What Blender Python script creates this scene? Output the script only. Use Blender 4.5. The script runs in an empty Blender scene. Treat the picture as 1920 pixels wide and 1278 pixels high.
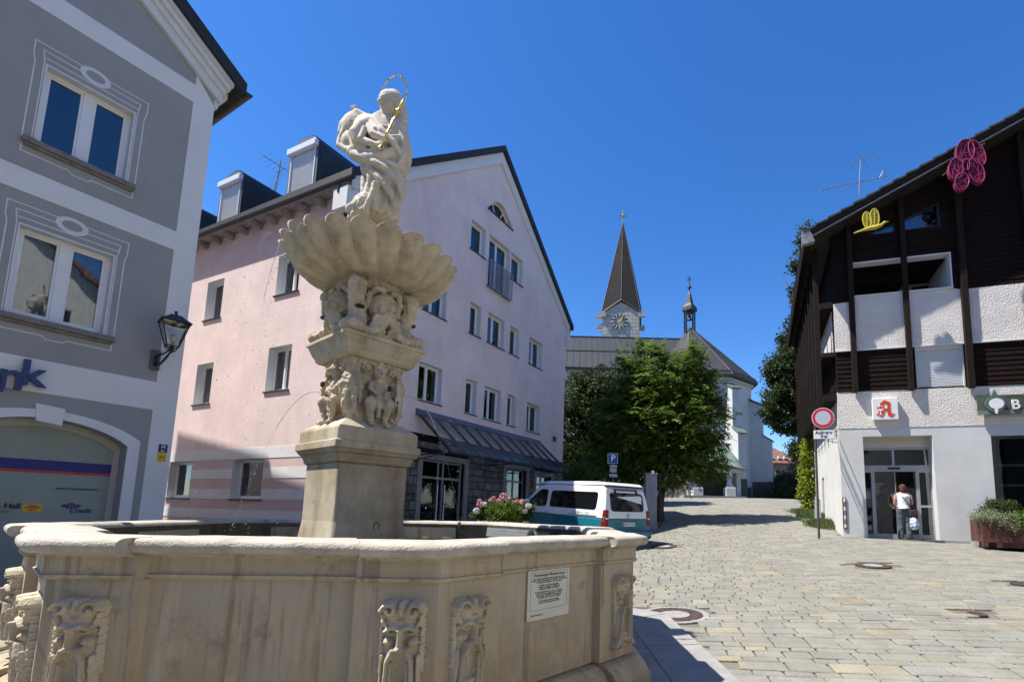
import bpy, bmesh, math, random
import numpy as np
from mathutils import Vector, Matrix, noise
from mathutils.geometry import tessellate_polygon
random.seed(7); RNG = np.random.default_rng(7)
PI = math.pi; rad = math.radians
sc = bpy.context.scene; col = sc.collection
# ------------------------------------------------------------------ camera
FPX = 930.; PPX, PPY = 1088., 841.; TH = math.atan(116/930.); RL = rad(1.33); CZ = 1.6
r0 = Vector((1,0,0)); u0 = Vector((0,-math.sin(TH),math.cos(TH))); BK = Vector((0,-math.cos(TH),-math.sin(TH)))
RT = math.cos(RL)*r0+math.sin(RL)*u0; UP = math.cos(RL)*u0-math.sin(RL)*r0
cd = bpy.data.cameras.new('camera'); cam = bpy.data.objects.new('camera', cd); col.objects.link(cam)
cd.sensor_width = 36; cd.lens = 36*FPX/1920; cd.shift_x = (960-PPX)/1920; cd.shift_y = (PPY-639)/1920
cd.clip_end = 5000; cd.clip_start = .05
cam.matrix_world = Matrix((( RT.x,UP.x,BK.x,0),(RT.y,UP.y,BK.y,0),(RT.z,UP.z,BK.z,CZ),(0,0,0,1)))
sc.camera = cam
# ------------------------------------------------------------------ sky, sun, exposure
SAZ, SEL = rad(-97), rad(60)
w = bpy.data.worlds.new('World'); sc.world = w; w.use_nodes = True
nt = w.node_tree; nt.nodes.clear()
sky = nt.nodes.new('ShaderNodeTexSky'); sky.sky_type = 'NISHITA'; sky.sun_disc = False
sky.sun_elevation = SEL; sky.sun_rotation = SAZ; sky.altitude = 900; sky.air_density = 1.0; sky.dust_density = .25; sky.ozone_density = 3.5
hs = nt.nodes.new('ShaderNodeHueSaturation'); hs.inputs['Saturation'].default_value = 1.29; hs.inputs['Value'].default_value = 1.0; hs.inputs['Hue'].default_value=.508
bg = nt.nodes.new('ShaderNodeBackground'); bg.inputs['Strength'].default_value = .109
wo = nt.nodes.new('ShaderNodeOutputWorld')
nt.links.new(sky.outputs[0], hs.inputs['Color']); nt.links.new(hs.outputs[0], bg.inputs['Color']); nt.links.new(bg.outputs[0], wo.inputs[0])
sd = bpy.data.lights.new('sun', 'SUN'); sd.energy = 4.5; sd.angle = rad(.55); sd.color = (1,.95,.87)
sun = bpy.data.objects.new('sun', sd); col.objects.link(sun)
SV = Vector((math.sin(SAZ)*math.cos(SEL), math.cos(SAZ)*math.cos(SEL), math.sin(SEL)))
sun.rotation_euler = SV.to_track_quat('Z','Y').to_euler(); sun.location = SV*60
sc.view_settings.view_transform = 'Standard'; sc.view_settings.look = 'None'; sc.view_settings.gamma = 1; sc.view_settings.exposure = 1.02
sc.cycles.max_bounces = 8; sc.cycles.transparent_max_bounces = 12; sc.cycles.caustics_reflective = False; sc.cycles.caustics_refractive = False
# ------------------------------------------------------------------ measuring
CAMP = Vector((0,0,CZ))
def ray(x,y): return RT*((x-PPX)/FPX) - UP*((y-PPY)/FPX) - BK
def ony(x,y,Y): d = ray(x,y); return CAMP + d*(Y/d.y)
def onz(x,y,z): d = ray(x,y); return CAMP + d*((z-CZ)/d.z)
# ------------------------------------------------------------------ materials
MC = {}
def nd(t, k, **kw):
    n = t.nodes.new('ShaderNode'+k)
    for a,b in kw.items(): setattr(n, a, b)
    return n
def M(name, c, rough=.8, var=.12, scale=3., bump=0., bscale=60., metal=0., spec=.4, stretch=None, c2=None, dirt=0., attr=None, trans=0., coat=0.):
    """procedural principled: colour wandering on two noise scales, dirt blotches, bump"""
    if name in MC: return MC[name]
    m = bpy.data.materials.new(name); MC[name] = m; m.use_nodes = True; t = m.node_tree; t.nodes.clear(); L = t.links.new
    out = nd(t,'OutputMaterial'); b = nd(t,'BsdfPrincipled'); b.inputs['Roughness'].default_value = rough; b.inputs['Metallic'].default_value = metal
    b.inputs['Specular IOR Level'].default_value = spec; b.inputs['Coat Weight'].default_value = coat
    tc = nd(t,'TexCoord'); mp = nd(t,'Mapping'); L(tc.outputs['Object'], mp.inputs[0])
    if stretch: mp.inputs['Scale'].default_value = stretch
    n1 = nd(t,'TexNoise'); n1.inputs['Scale'].default_value = scale; n1.inputs['Detail'].default_value = 7; n1.inputs['Roughness'].default_value = .62; L(mp.outputs[0], n1.inputs['Vector'])
    c = tuple(c)+(1,)
    if c2 is None: c2 = tuple(min(1,v*(1-var*2.2)) for v in c[:3])
    c1 = c if c2 and var==0 else tuple(min(1,v*(1+var*.8)) for v in c[:3])+(1,)
    rp = nd(t,'ValToRGB'); rp.color_ramp.elements[0].position = .3; rp.color_ramp.elements[1].position = .68
    rp.color_ramp.elements[0].color = tuple(c2[:3])+(1,); rp.color_ramp.elements[1].color = c1
    L(n1.outputs['Fac'], rp.inputs[0]); cur = rp.outputs[0]
    n2 = nd(t,'TexNoise'); n2.inputs['Scale'].default_value = bscale; n2.inputs['Detail'].default_value = 4; L(mp.outputs[0] if stretch and stretch[2]>.5 else tc.outputs['Object'], n2.inputs['Vector'])
    mx = nd(t,'MixRGB', blend_type='MULTIPLY'); mx.inputs[0].default_value = min(1,var*2.5); L(cur, mx.inputs[1])
    r2 = nd(t,'ValToRGB'); r2.color_ramp.elements[0].color = (.72,.72,.72,1); r2.color_ramp.elements[0].position=.3; r2.color_ramp.elements[1].position=.6; L(n2.outputs['Fac'], r2.inputs[0]); L(r2.outputs[0], mx.inputs[2]); cur = mx.outputs[0]
    if attr:
        at = nd(t,'Attribute'); at.attribute_name = attr; mm = nd(t,'MixRGB', blend_type='MULTIPLY'); mm.inputs[0].default_value = 1; L(cur, mm.inputs[1]); L(at.outputs['Color'], mm.inputs[2]); cur = mm.outputs[0]
    if dirt:
        m3 = nd(t,'Mapping'); m3.inputs['Scale'].default_value = (1,1,.16); L(tc.outputs['Object'], m3.inputs[0])
        n3 = nd(t,'TexNoise'); n3.inputs['Scale'].default_value = 4.5; n3.inputs['Detail'].default_value = 8; n3.inputs['Roughness'].default_value=.7; L(m3.outputs[0], n3.inputs['Vector'])
        r3 = nd(t,'ValToRGB'); r3.color_ramp.elements[0].position=.5; r3.color_ramp.elements[1].position=.72; L(n3.outputs['Fac'], r3.inputs[0])
        ml = nd(t,'Math', operation='MULTIPLY'); ml.inputs[1].default_value = dirt; L(r3.outputs[0], ml.inputs[0])
        md = nd(t,'MixRGB', blend_type='MULTIPLY'); L(ml.outputs[0], md.inputs[0]); L(cur, md.inputs[1]); md.inputs[2].default_value = (.42,.35,.27,1); cur = md.outputs[0]
    L(cur, b.inputs['Base Color'])
    if bump:
        bp = nd(t,'Bump'); bp.inputs['Strength'].default_value = min(1,bump); bp.inputs['Distance'].default_value = .02 if bump<=1 else .02*bump
        L(n2.outputs['Fac'], bp.inputs['Height']); L(bp.outputs[0], b.inputs['Normal'])
    sh = b.outputs[0]
    if trans:
        tr = nd(t,'BsdfTranslucent'); g2 = nd(t,'Gamma'); L(cur, g2.inputs[0]); g2.inputs[1].default_value = .8; L(g2.outputs[0], tr.inputs[0]); ms = nd(t,'MixShader'); ms.inputs[0].default_value = trans; L(sh, ms.inputs[1]); L(tr.outputs[0], ms.inputs[2]); sh = ms.outputs[0]
    L(sh, out.inputs[0]); return m
def glass_mat(name, tint=(.75,.8,.82), clear=.85):
    """window glass: fresnel mirror over a thin tinted see-through pane"""
    if name in MC: return MC[name]
    m = bpy.data.materials.new(name); MC[name] = m; m.use_nodes = True; t = m.node_tree; t.nodes.clear(); L = t.links.new
    out = nd(t,'OutputMaterial'); tr = nd(t,'BsdfTransparent'); tr.inputs[0].default_value = tuple(v*clear for v in tint)+(1,)
    gl = nd(t,'BsdfGlossy'); gl.inputs['Roughness'].default_value = .015; gl.inputs[0].default_value = (.9,.95,1,1)
    fr = nd(t,'Fresnel'); fr.inputs[0].default_value = 1.55; ad = nd(t,'Math', operation='MULTIPLY_ADD'); ad.inputs[1].default_value = 1.5; ad.inputs[2].default_value = .03; L(fr.outputs[0], ad.inputs[0]); ad.use_clamp=True
    tc = nd(t,'TexCoord'); n = nd(t,'TexNoise'); n.inputs['Scale'].default_value = 1.2; L(tc.outputs['Object'], n.inputs[0]); bp = nd(t,'Bump'); bp.inputs['Strength'].default_value=.12; bp.inputs['Distance'].default_value=.02; L(n.outputs[0], bp.inputs['Height']); L(bp.outputs[0], gl.inputs['Normal'])
    ms = nd(t,'MixShader'); L(ad.outputs[0], ms.inputs[0]); L(tr.outputs[0], ms.inputs[1]); L(gl.outputs[0], ms.inputs[2]); L(ms.outputs[0], out.inputs[0]); return m
STONE = M('carved limestone', (.58,.50,.36), .85, .16, 4, .5, 70, dirt=.5)
STONE_R = M('rim limestone', (.50,.45,.37), .85, .14, 5, .5, 70, dirt=.3)
BWALL = M('stained basin stone', (.50,.40,.26), .82, .16, 2.6, .45, 60, c2=(.33,.25,.155), dirt=.6)
PED = M('wet pedestal stone', (.52,.46,.34), .6, .12, 1.3, .16, 60, c2=(.27,.20,.10), dirt=.7)
WETDK = M('wet algae stone', (.12,.105,.08), .35, .3, 3, .5, 40, dirt=.7)
def basinmat():
    m=bpy.data.materials.new('basin limestone'); m.use_nodes=True; t=m.node_tree; t.nodes.clear(); L=t.links.new; out=nd(t,'OutputMaterial'); b=nd(t,'BsdfPrincipled'); b.inputs['Roughness'].default_value=.8; b.inputs['Specular IOR Level'].default_value=.3; L(b.outputs[0],out.inputs[0]); tc=nd(t,'TexCoord'); sp=nd(t,'SeparateXYZ'); L(tc.outputs['Object'],sp.inputs[0])
    def noi(scale,st,detail=6,rough=.6,off=0):
        mp=nd(t,'Mapping'); mp.inputs['Scale'].default_value=st; mp.inputs['Location'].default_value=(off,off,off); L(tc.outputs['Object'],mp.inputs[0]); n=nd(t,'TexNoise'); n.inputs['Scale'].default_value=scale; n.inputs['Detail'].default_value=detail; n.inputs['Roughness'].default_value=rough; L(mp.outputs[0],n.inputs['Vector']); return n.outputs['Fac']
    def ramp(x,a,c): r=nd(t,'MapRange'); r.inputs[1].default_value=a; r.inputs[2].default_value=c; r.interpolation_type='SMOOTHSTEP'; L(x,r.inputs[0]); return r.outputs[0]
    def mul(x,k):
        r=nd(t,'Math',operation='MULTIPLY'); L(x,r.inputs[0]); 
        if isinstance(k,float): r.inputs[1].default_value=k
        else: L(k,r.inputs[1])
        return r.outputs[0]
    def mix(f,c1,c2):
        r=nd(t,'MixRGB'); L(f,r.inputs[0]); 
        for i,c in ((1,c1),(2,c2)):
            if isinstance(c,tuple): r.inputs[i].default_value=c+(1,)
            else: L(c,r.inputs[i])
        return r.outputs[0]
    zz=nd(t,'Math',operation='MULTIPLY_ADD'); L(noi(2.2,(1,1,.5)),zz.inputs[0]); zz.inputs[1].default_value=1.1; L(sp.outputs['Z'],zz.inputs[2])
    base=mix(ramp(zz.outputs[0],.75,1.75),(.37,.285,.175),(.43,.375,.28))
    base=mix(mul(ramp(noi(5,(1,1,.7),8,.7,3.),.45,.66),.7),base,(.50,.39,.24))
    base=mix(mul(ramp(noi(11,(1,1,.07),6,.65,7.),.55,.68),.7),base,(.25,.16,.08))
    base=mix(mul(ramp(noi(9,(1,1,.05),6,.65,17.),.58,.70),.55),base,(.17,.14,.10))
    base=mix(mul(ramp(noi(8,(1,1,.06),6,.6,27.),.56,.68),.55),base,(.52,.45,.34))
    base=mix(mul(ramp(noi(2.6,(1,1,1),9,.75,37.),.54,.70),.7),base,(.17,.155,.12))
    sk=noi(70,(1,1,1),5,.7); base=mix(mul(ramp(sk,.58,.75),.5),base,(.16,.12,.08)); L(base,b.inputs['Base Color'])
    bp=nd(t,'Bump'); bp.inputs['Strength'].default_value=.55; bp.inputs['Distance'].default_value=.012; L(noi(45,(1,1,1),8,.7),bp.inputs['Height']); L(bp.outputs[0],b.inputs['Normal']); return m
BWALL = basinmat()
GREY = M('grey render', (.37,.36,.34), .9, .04, 1.2, .25, 160, dirt=.05)
WHITE = M('white render', (.80,.79,.75), .9, .03, 1.2, .2, 160, dirt=.04)
WTRIM = M('white trim paint', (.72,.73,.70), .6, .04, 4, .08, 60)
SILL = M('weathered sill stone', (.24,.22,.19), .8, .15, 7, .3, 60)
FRAME = M('white window plastic', (.80,.81,.80), .35, .02, 3)
PANE = glass_mat('window glass')
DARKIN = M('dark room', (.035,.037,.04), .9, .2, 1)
BLIND = M('navy screen', (.035,.055,.085), .5, .08, 30, .2, 200)
CURT = M('white curtain', (.55,.58,.60), .9, .1, 8)
PINK = M('pink render', (.83,.67,.635), .9, .06, .9, .35, 110, dirt=.12)
PINKD = M('deep pink render', (.66,.51,.49), .9, .05, .9, .35, 110)
PWHITE = M('pale band render', (.76,.76,.75), .9, .04, 1, .3, 110)
TIN = M('dark sheet metal', (.055,.055,.055), .45, .15, 2, metal=.3)
TING = M('grey sheet metal', (.13,.14,.125), .5, .1, 2, metal=.2)
ROOFD = M('dark roof', (.035,.034,.034), .7, .2, 4, .4, 30)
WOODG = M('grey rafters', (.35,.31,.28), .85, .15, 6)
IRON = M('black iron', (.022,.022,.024), .5, .2, 8, spec=.5)
GOLD = M('gilding', (.80,.55,.14), .28, .1, 20, metal=1)
DWOOD = M('dark stained boards', (.020,.0105,.008), .8, .3, 3, .3, 30, spec=.12, stretch=(1,1,9), dirt=.3)
OLDWOOD = M('weathered posts', (.024,.017,.014), .8, .25, 6, .3, 30, spec=.12, stretch=(6,6,.5))
ROUGHC = M('rough cast plaster', (.74,.69,.63), .95, .06, 2, 2.0, 30)
SMOOTH = M('pale grey plaster', (.62,.62,.60), .9, .05, 1.3, .3, 90, dirt=.08)
REVEAL = M('cream reveal', (.55,.53,.48), .9, .05, 2)
GRAN = M('granite slab', (.29,.285,.27), .8, .1, 4, .3, 120)
JOINT = M('joint sand', (.17,.158,.125), .95, .2, 2, .3, 40)
COBBLE = M('paving stone', (.235,.225,.19), .8, .10, 2.5, .55, 26, attr='tint')
CAST = M('rusty cast iron', (.075,.052,.043), .75, .25, 10, .5, 80)
CONC = M('concrete', (.29,.28,.26), .9, .12, 6, .3, 60)
CLAD = M('grey stone cladding', (.17,.165,.16), .9, .22, 3, .6, 25, attr='tint')
DARKFR = M('dark frame', (.02,.022,.023), .4, .1, 5)
GREYFR = M('grey frame', (.27,.28,.28), .5, .06, 5)
SLATE = M('church sheet roof', (.05,.053,.056), .6, .2, 1.5, .1, 20, spec=.25, stretch=(6,6,.35))
COPPER = M('green copper', (.17,.24,.19), .7, .12, 3)
CWALL = M('church plaster', (.56,.56,.545), .9, .05, .6, .2, 40, dirt=.12)
TOWER = M('tower stone', (.44,.42,.38), .9, .12, .6, .3, 10)
TILE = M('red roof tiles', (.24,.11,.08), .85, .2, 4, .5, 20)
FARPINK = M('far pink render', (.58,.36,.33), .9, .05, 1)
BARK = M('bark', (.085,.068,.05), .9, .25, 8, .8, 30, stretch=(3,3,.6))
RUST = M('rusted steel', (.12,.048,.034), .75, .25, 3, .2, 60)
VANW = M('van white paint', (.80,.81,.82), .25, .015, 2, coat=.5)
VANB = M('van teal paint', (.012,.16,.21), .25, .02, 2, coat=.5)
VGLASS = M('van privacy glass', (.006,.007,.008), .04, .0, 2, spec=.7)
RUBBER = M('rubber', (.02,.02,.02), .8, .1, 8)
REDL = M('tail light red', (.22,.008,.01), .15, .1, 8)
BLUES = M('sign blue', (.01,.06,.30), .4, .03, 4)
WHITES = M('sign white', (.78,.78,.78), .4, .02, 4)
REDS = M('sign red', (.60,.02,.04), .4, .03, 4)
BLACKS = M('lettering black', (.02,.02,.025), .5, .02, 4)
YEL = M('sign yellow', (.75,.48,.02), .5, .05, 6)
ORED = M('pharmacy red', (.62,.07,.02), .4, .03, 4)
NAVY = M('bank blue', (.008,.045,.15), .35, .03, 4)
STRIPE = M('stripe blue', (.006,.008,.16), .4, .03, 4)
POSTER = M('poster grey green', (.30,.34,.29), .5, .04, 1.4)
LIN = M('pale sheet lining', (.55,.57,.58), .35, .1, 3, metal=.5)
SKIN = M('skin', (.50,.28,.21), .55, .08, 20)
HAIR = M('auburn hair', (.10,.03,.015), .6, .3, 40, .5, 150, stretch=(8,8,1))
SHIRT = M('white top', (.78,.79,.80), .8, .04, 10, .3, 30)
TROUS = M('slate trousers', (.085,.105,.12), .85, .12, 6, .4, 30)
BROWN = M('brown leather', (.07,.035,.03), .5, .2, 10)
MAG = M('magenta paint', (.30,.035,.11), .45, .12, 12)
YELB = M('yellow paint', (.58,.47,.05), .5, .1, 12)
def leafmat(name, c, c2): return M(name, c, .55, .1, 1.2, c2=c2, attr='tint', trans=.28, spec=.2)
LEAF_B = leafmat('bright leaves', (.13,.215,.035), (.055,.11,.018))
LEAF_D = leafmat('dark leaves', (.05,.075,.02), (.025,.04,.012))
LEAF_O = leafmat('olive leaves', (.085,.105,.04), (.04,.055,.022))
LEAF_Y = leafmat('ivy leaves', (.26,.34,.035), (.10,.18,.025))
LEAF_G = leafmat('silver leaves', (.26,.30,.19), (.14,.18,.10))
GRASSM = leafmat('grass blades', (.12,.16,.05), (.06,.10,.03))
PETP = M('pink petals', (.72,.34,.38), .6, .12, 30, trans=.2)
PETW = M('white petals', (.75,.70,.66), .6, .08, 30, trans=.2)
def water_mat():
    m = bpy.data.materials.new('water'); m.use_nodes = True; t = m.node_tree; b = t.nodes['Principled BSDF']; b.inputs['Base Color'].default_value = (.006,.008,.008,1); b.inputs['Roughness'].default_value = .08
    n = nd(t,'TexNoise'); n.inputs['Scale'].default_value = 14; n.inputs['Detail'].default_value=3; tc = nd(t,'TexCoord'); t.links.new(tc.outputs['Object'], n.inputs[0]); bp = nd(t,'Bump'); bp.inputs['Strength'].default_value=.6; bp.inputs['Distance'].default_value=.03; t.links.new(n.outputs[0], bp.inputs['Height']); t.links.new(bp.outputs[0], b.inputs['Normal']); return m
WATER = water_mat()
def drop_mat():
    m = bpy.data.materials.new('water drops'); m.use_nodes = True; b = m.node_tree.nodes['Principled BSDF']; b.inputs['Base Color'].default_value=(1,1,1,1); b.inputs['Roughness'].default_value=.02; b.inputs['IOR'].default_value=1.33; b.inputs['Transmission Weight'].default_value=.55; return m
DROP = drop_mat()
# ------------------------------------------------------------------ mesh helpers
def link(o, parent=None, root=None):
    col.objects.link(o)
    if parent: o.parent = parent
def orig(o):
    p = Vector((0,0,0))
    while o: p += o.location; o = o.parent
    return p
def thing(name, loc, label, cat, group=None, kind=None):
    o = bpy.data.objects.new(name, None); o.empty_display_size = .1; o.location = loc; col.objects.link(o)
    tag(o, label, cat, group, kind); return o
def tag(o, label=None, cat=None, group=None, kind=None):
    if label: o['label'] = label
    if cat: o['category'] = cat
    if group: o['group'] = group
    if kind: o['kind'] = kind
    return o
class MB:
    def __init__(s): s.v=[]; s.f=[]; s.t=[]
    def add(s, vs, fs, tint=None):
        n=len(s.v); s.v += [tuple(v) for v in vs]; s.f += [tuple(i+n for i in f) for f in fs]
        if tint is not None: s.t += [tint]*len(fs)
        return s
    def box(s, a, b, X=None):
        (x0,y0,z0),(x1,y1,z1)=a,b
        vs=[Vector((x,y,z)) for z in (z0,z1) for x,y in ((x0,y0),(x1,y0),(x1,y1),(x0,y1))]
        if X is not None: vs=[X@v for v in vs]
        return s.add(vs, [(3,2,1,0),(4,5,6,7),(0,1,5,4),(1,2,6,5),(2,3,7,6),(3,0,4,7)])
    def hull8(s, vs): return s.add(vs, [(3,2,1,0),(4,5,6,7),(0,1,5,4),(1,2,6,5),(2,3,7,6),(3,0,4,7)])
    def quad(s, *p): return s.add(p, [tuple(range(len(p)))])
    def slab(s, loop, d):
        """closed loop of 3d points thickened by vector d"""
        n=len(loop); vs=[Vector(p) for p in loop]+[Vector(p)+d for p in loop]
        return s.add(vs, [tuple(range(n))[::-1], tuple(range(n,2*n))]+[(i,(i+1)%n,(i+1)%n+n,i+n) for i in range(n)])
    def tube(s, pts, r, n=8, cap=True):
        pts=[Vector(p) for p in pts]; R=r if hasattr(r,'__len__') else [r]*len(pts); base=len(s.v); prev=None
        for i,p in enumerate(pts):
            d=(pts[min(i+1,len(pts)-1)]-pts[max(i-1,0)]).normalized()
            if prev is None: a=d.orthogonal().normalized()
            else:
                a=prev-d*prev.dot(d)
                a=a.normalized() if a.length>1e-6 else d.orthogonal().normalized()
            prev=a; b=d.cross(a)
            for k in range(n): q=2*PI*k/n; s.v.append(tuple(p+(a*math.cos(q)+b*math.sin(q))*R[i]))
        for i in range(len(pts)-1):
            for k in range(n): s.f.append((base+i*n+k, base+i*n+(k+1)%n, base+(i+1)*n+(k+1)%n, base+(i+1)*n+k))
        if cap: s.f.append(tuple(base+k for k in range(n))[::-1]); e=base+(len(pts)-1)*n; s.f.append(tuple(e+k for k in range(n)))
        return s
    def lathe(s, prof, c=(0,0,0), n=24, X=None):
        base=len(s.v); c=Vector(c)
        for r,z in prof:
            for k in range(n):
                q=2*PI*k/n; v=Vector((r*math.cos(q),r*math.sin(q),z)); v=(X@v) if X is not None else v+c; s.v.append(tuple(v))
        for i in range(len(prof)-1):
            for k in range(n): s.f.append((base+i*n+k, base+i*n+(k+1)%n, base+(i+1)*n+(k+1)%n, base+(i+1)*n+k))
        s.f.append(tuple(base+k for k in range(n))[::-1]); e=base+(len(prof)-1)*n; s.f.append(tuple(e+k for k in range(n)))
        return s
    def ball(s, c, r, n=10, X=None):
        R=r if hasattr(r,'__len__') else (r,r,r); c=Vector(c); vs=[]; fs=[]; m=max(4,n//2+1)
        for i in range(m+1):
            ph=PI*i/m
            for k in range(n): q=2*PI*k/n; v=Vector((R[0]*math.sin(ph)*math.cos(q),R[1]*math.sin(ph)*math.sin(q),R[2]*math.cos(ph))); vs.append(c+(X@v if X is not None else v))
        for i in range(m):
            for k in range(n): fs.append((i*n+k, (i+1)*n+k, (i+1)*n+(k+1)%n, i*n+(k+1)%n))
        return s.add(vs, fs)
    def build(s, name, mat, parent=None, smooth=False, bevel=0, seg=2, loc=None):
        o0 = orig(parent) if parent else (Vector(loc) if loc is not None else Vector((0,0,0)))
        me = bpy.data.meshes.new(name); me.from_pydata([tuple(Vector(v)-o0) for v in s.v], [], s.f); me.validate(); me.update()
        if s.t and len(s.t)==len(me.polygons):
            at = me.color_attributes.new('tint','FLOAT_COLOR','CORNER'); dat=np.empty((len(me.loops),4),np.float32); i=0
            tot=np.empty(len(me.polygons),np.int32); me.polygons.foreach_get('loop_total',tot); arr=np.array(s.t,np.float32); 
            if arr.ndim==1: arr=np.stack([arr]*3,1)
            dat[:,:3]=np.repeat(arr,tot,0); dat[:,3]=1; at.data.foreach_set('color',dat.ravel())
        bm=bmesh.new(); bm.from_mesh(me); bmesh.ops.recalc_face_normals(bm, faces=bm.faces); bm.to_mesh(me); bm.free()
        o = bpy.data.objects.new(name, me); me.materials.append(mat); link(o, parent)
        if not parent: o.location = o0
        if smooth:
            for p in me.polygons: p.use_smooth=True
        if bevel:
            b=o.modifiers.new('b','BEVEL'); b.width=bevel; b.segments=seg; b.limit_method='ANGLE'; b.angle_limit=rad(35)
        return o
def shade_auto(o, ang=40):
    me=o.data
    for p in me.polygons: p.use_smooth=True
    me.set_sharp_from_angle(angle=rad(ang))
class Fac:
    """vertical facade frame: P(s along, z up, d outward)"""
    def __init__(f, p, az):
        f.o=Vector((p[0],p[1],0)); f.u=Vector((math.sin(rad(az)),math.cos(rad(az)),0)); n=Vector((f.u.y,-f.u.x,0)); f.n = n if n.dot(f.o)<0 else -n; f.m = f.n
    def P(f, s, z, d=0): return f.o+f.u*s+Vector((0,0,z))+f.m*d
    def px(f, x, y, d=0):
        r=ray(x,y); o=f.o+f.n*d; t=(o-CAMP).dot(f.n)/r.dot(f.n); q=CAMP+r*t; return ((q-f.o).dot(f.u), q.z)
    def plate(f, mb, outer, holes=(), d0=0., d1=-.25):
        loops=[[Vector((a,b,0)) for a,b in outer]]+[[Vector((a,b,0)) for a,b in h] for h in holes]
        tris=tessellate_polygon(loops); flat=[v for l in loops for v in l]; N=len(flat)
        vs=[f.P(v.x,v.y,d0) for v in flat]+[f.P(v.x,v.y,d1) for v in flat]; fs=[tuple(t) for t in tris]+[tuple(i+N for i in t[::-1]) for t in tris]
        k=0
        for l in loops:
            n=len(l)
            for i in range(n): a=k+i; b=k+(i+1)%n; fs.append((a,b,b+N,a+N))
            k+=n
        mb.add(vs,fs); return mb
    def bx(f, mb, s0,s1,z0,z1,d0,d1):
        return mb.hull8([f.P(s0,z0,d0),f.P(s1,z0,d0),f.P(s1,z0,d1),f.P(s0,z0,d1),f.P(s0,z1,d0),f.P(s1,z1,d0),f.P(s1,z1,d1),f.P(s0,z1,d1)])
def R4(s0,s1,z0,z1): return [(s0,z0),(s1,z0),(s1,z1),(s0,z1)]
def window(f, s0,s1,z0,z1, root, dep=.2, fw=.07, mull=1, sill=SILL, back='curtain', frame=FRAME, sillo=.06, tilt=False, mullw=.09, so=.07):
    """frame, pane, sill and what hangs behind, in an opening cut from the wall"""
    m=MB(); holes=[]; n=mull+1; w=(s1-s0-2*fw-(n-1)*mullw)/n
    for i in range(n):
        a=s0+fw+i*(w+mullw); holes.append(R4(a,a+w,z0+fw,z1-fw))
    f.plate(m, R4(s0,s1,z0,z1), holes, -dep, -dep-.07)
    # inner sash step
    for h in holes:
        a,b=h[0]; c,e=h[2]; f.plate(m, R4(a-.012,c+.012,b-.012,e+.012), [R4(a+.035,c-.035,b+.035,e-.035)], -dep-.02,-dep-.06) if w>.2 else None
    fr=m.build('window', frame, root)
    g=MB(); f.bx(g, s0+fw*.5,s1-fw*.5,z0+fw*.5,z1-fw*.5,-dep-.042,-dep-.047); g.build('pane', PANE, fr)
    if sill:
        k=MB(); k.hull8([f.P(s0-so,z0-.035,0.0-dep*.9),f.P(s1+so,z0-.035,-dep*.9),f.P(s1+so,z0-.045,sillo),f.P(s0-so,z0-.045,sillo),f.P(s0-so,z0+.003,-dep*.9),f.P(s1+so,z0+.003,-dep*.9),f.P(s1+so,z0-.01,sillo),f.P(s0-so,z0-.01,sillo)]); k.build('sill', sill, fr)
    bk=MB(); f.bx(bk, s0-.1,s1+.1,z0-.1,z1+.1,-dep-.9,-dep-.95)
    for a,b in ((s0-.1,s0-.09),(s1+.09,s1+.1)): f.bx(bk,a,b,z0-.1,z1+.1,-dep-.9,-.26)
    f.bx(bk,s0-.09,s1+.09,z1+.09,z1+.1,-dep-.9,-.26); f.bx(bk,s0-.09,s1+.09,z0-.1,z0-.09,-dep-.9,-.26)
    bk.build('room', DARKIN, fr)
    if back=='curtain' or back=='half':
        c=MB(); N=60; x0,x1=s0+.03,s1-.03; zz=(z0+.05,z1-.02)
        for part in ((x0,x0+(x1-x0)*.42),(x1-(x1-x0)*.42,x1)) if back=='half' else ((x0,x1),):
            vs=[];fs=[]
            for i in range(N+1):
                s=part[0]+(part[1]-part[0])*i/N; dd=-dep-.16+.025*math.sin(s*55+math.sin(s*13)*2)
                vs+= [f.P(s,zz[0],dd),f.P(s,zz[1],dd)]
            for i in range(N): fs.append((2*i,2*i+2,2*i+3,2*i+1))
            c.add(vs,fs)
        c.build('curtain', CURT, fr, smooth=True)
    elif back=='blind':
        c=MB(); f.bx(c, s0+.02,s1-.02,z0+.02,z1-.02,-dep-.08,-dep-.085); c.build('blind', BLIND, fr)
    return fr
def text(body, size, mat, name, parent, X, extrude=.004, shear=0, bold=0, align='CENTER', label=None, spacing=1):
    """X: 4x4 with x along text, y up, z outward, at the centre/baseline"""
    cu=bpy.data.curves.new(name,'FONT'); cu.body=body; cu.size=size; cu.extrude=extrude; cu.shear=shear; cu.offset=bold; cu.align_x=align; cu.align_y='CENTER'; cu.space_character=spacing
    if len(body)>12: cu.resolution_u=2
    tmp=bpy.data.objects.new('tmp',cu); col.objects.link(tmp); dg=bpy.context.evaluated_depsgraph_get(); me=bpy.data.meshes.new_from_object(tmp.evaluated_get(dg)); bpy.data.objects.remove(tmp)
    o=bpy.data.objects.new(name,me); me.materials.clear(); me.materials.append(mat); o0=orig(parent) if parent else Vector((0,0,0))
    for v in me.vertices: v.co=X@v.co-o0
    link(o,parent)
    if label: o['label']=label
    return o
def frameX(o,x,z):
    x=Vector(x).normalized(); z=Vector(z).normalized(); y=z.cross(x); return Matrix(((x.x,y.x,z.x,o[0]),(x.y,y.y,z.y,o[1]),(x.z,y.z,z.z,o[2]),(0,0,0,1)))
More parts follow.
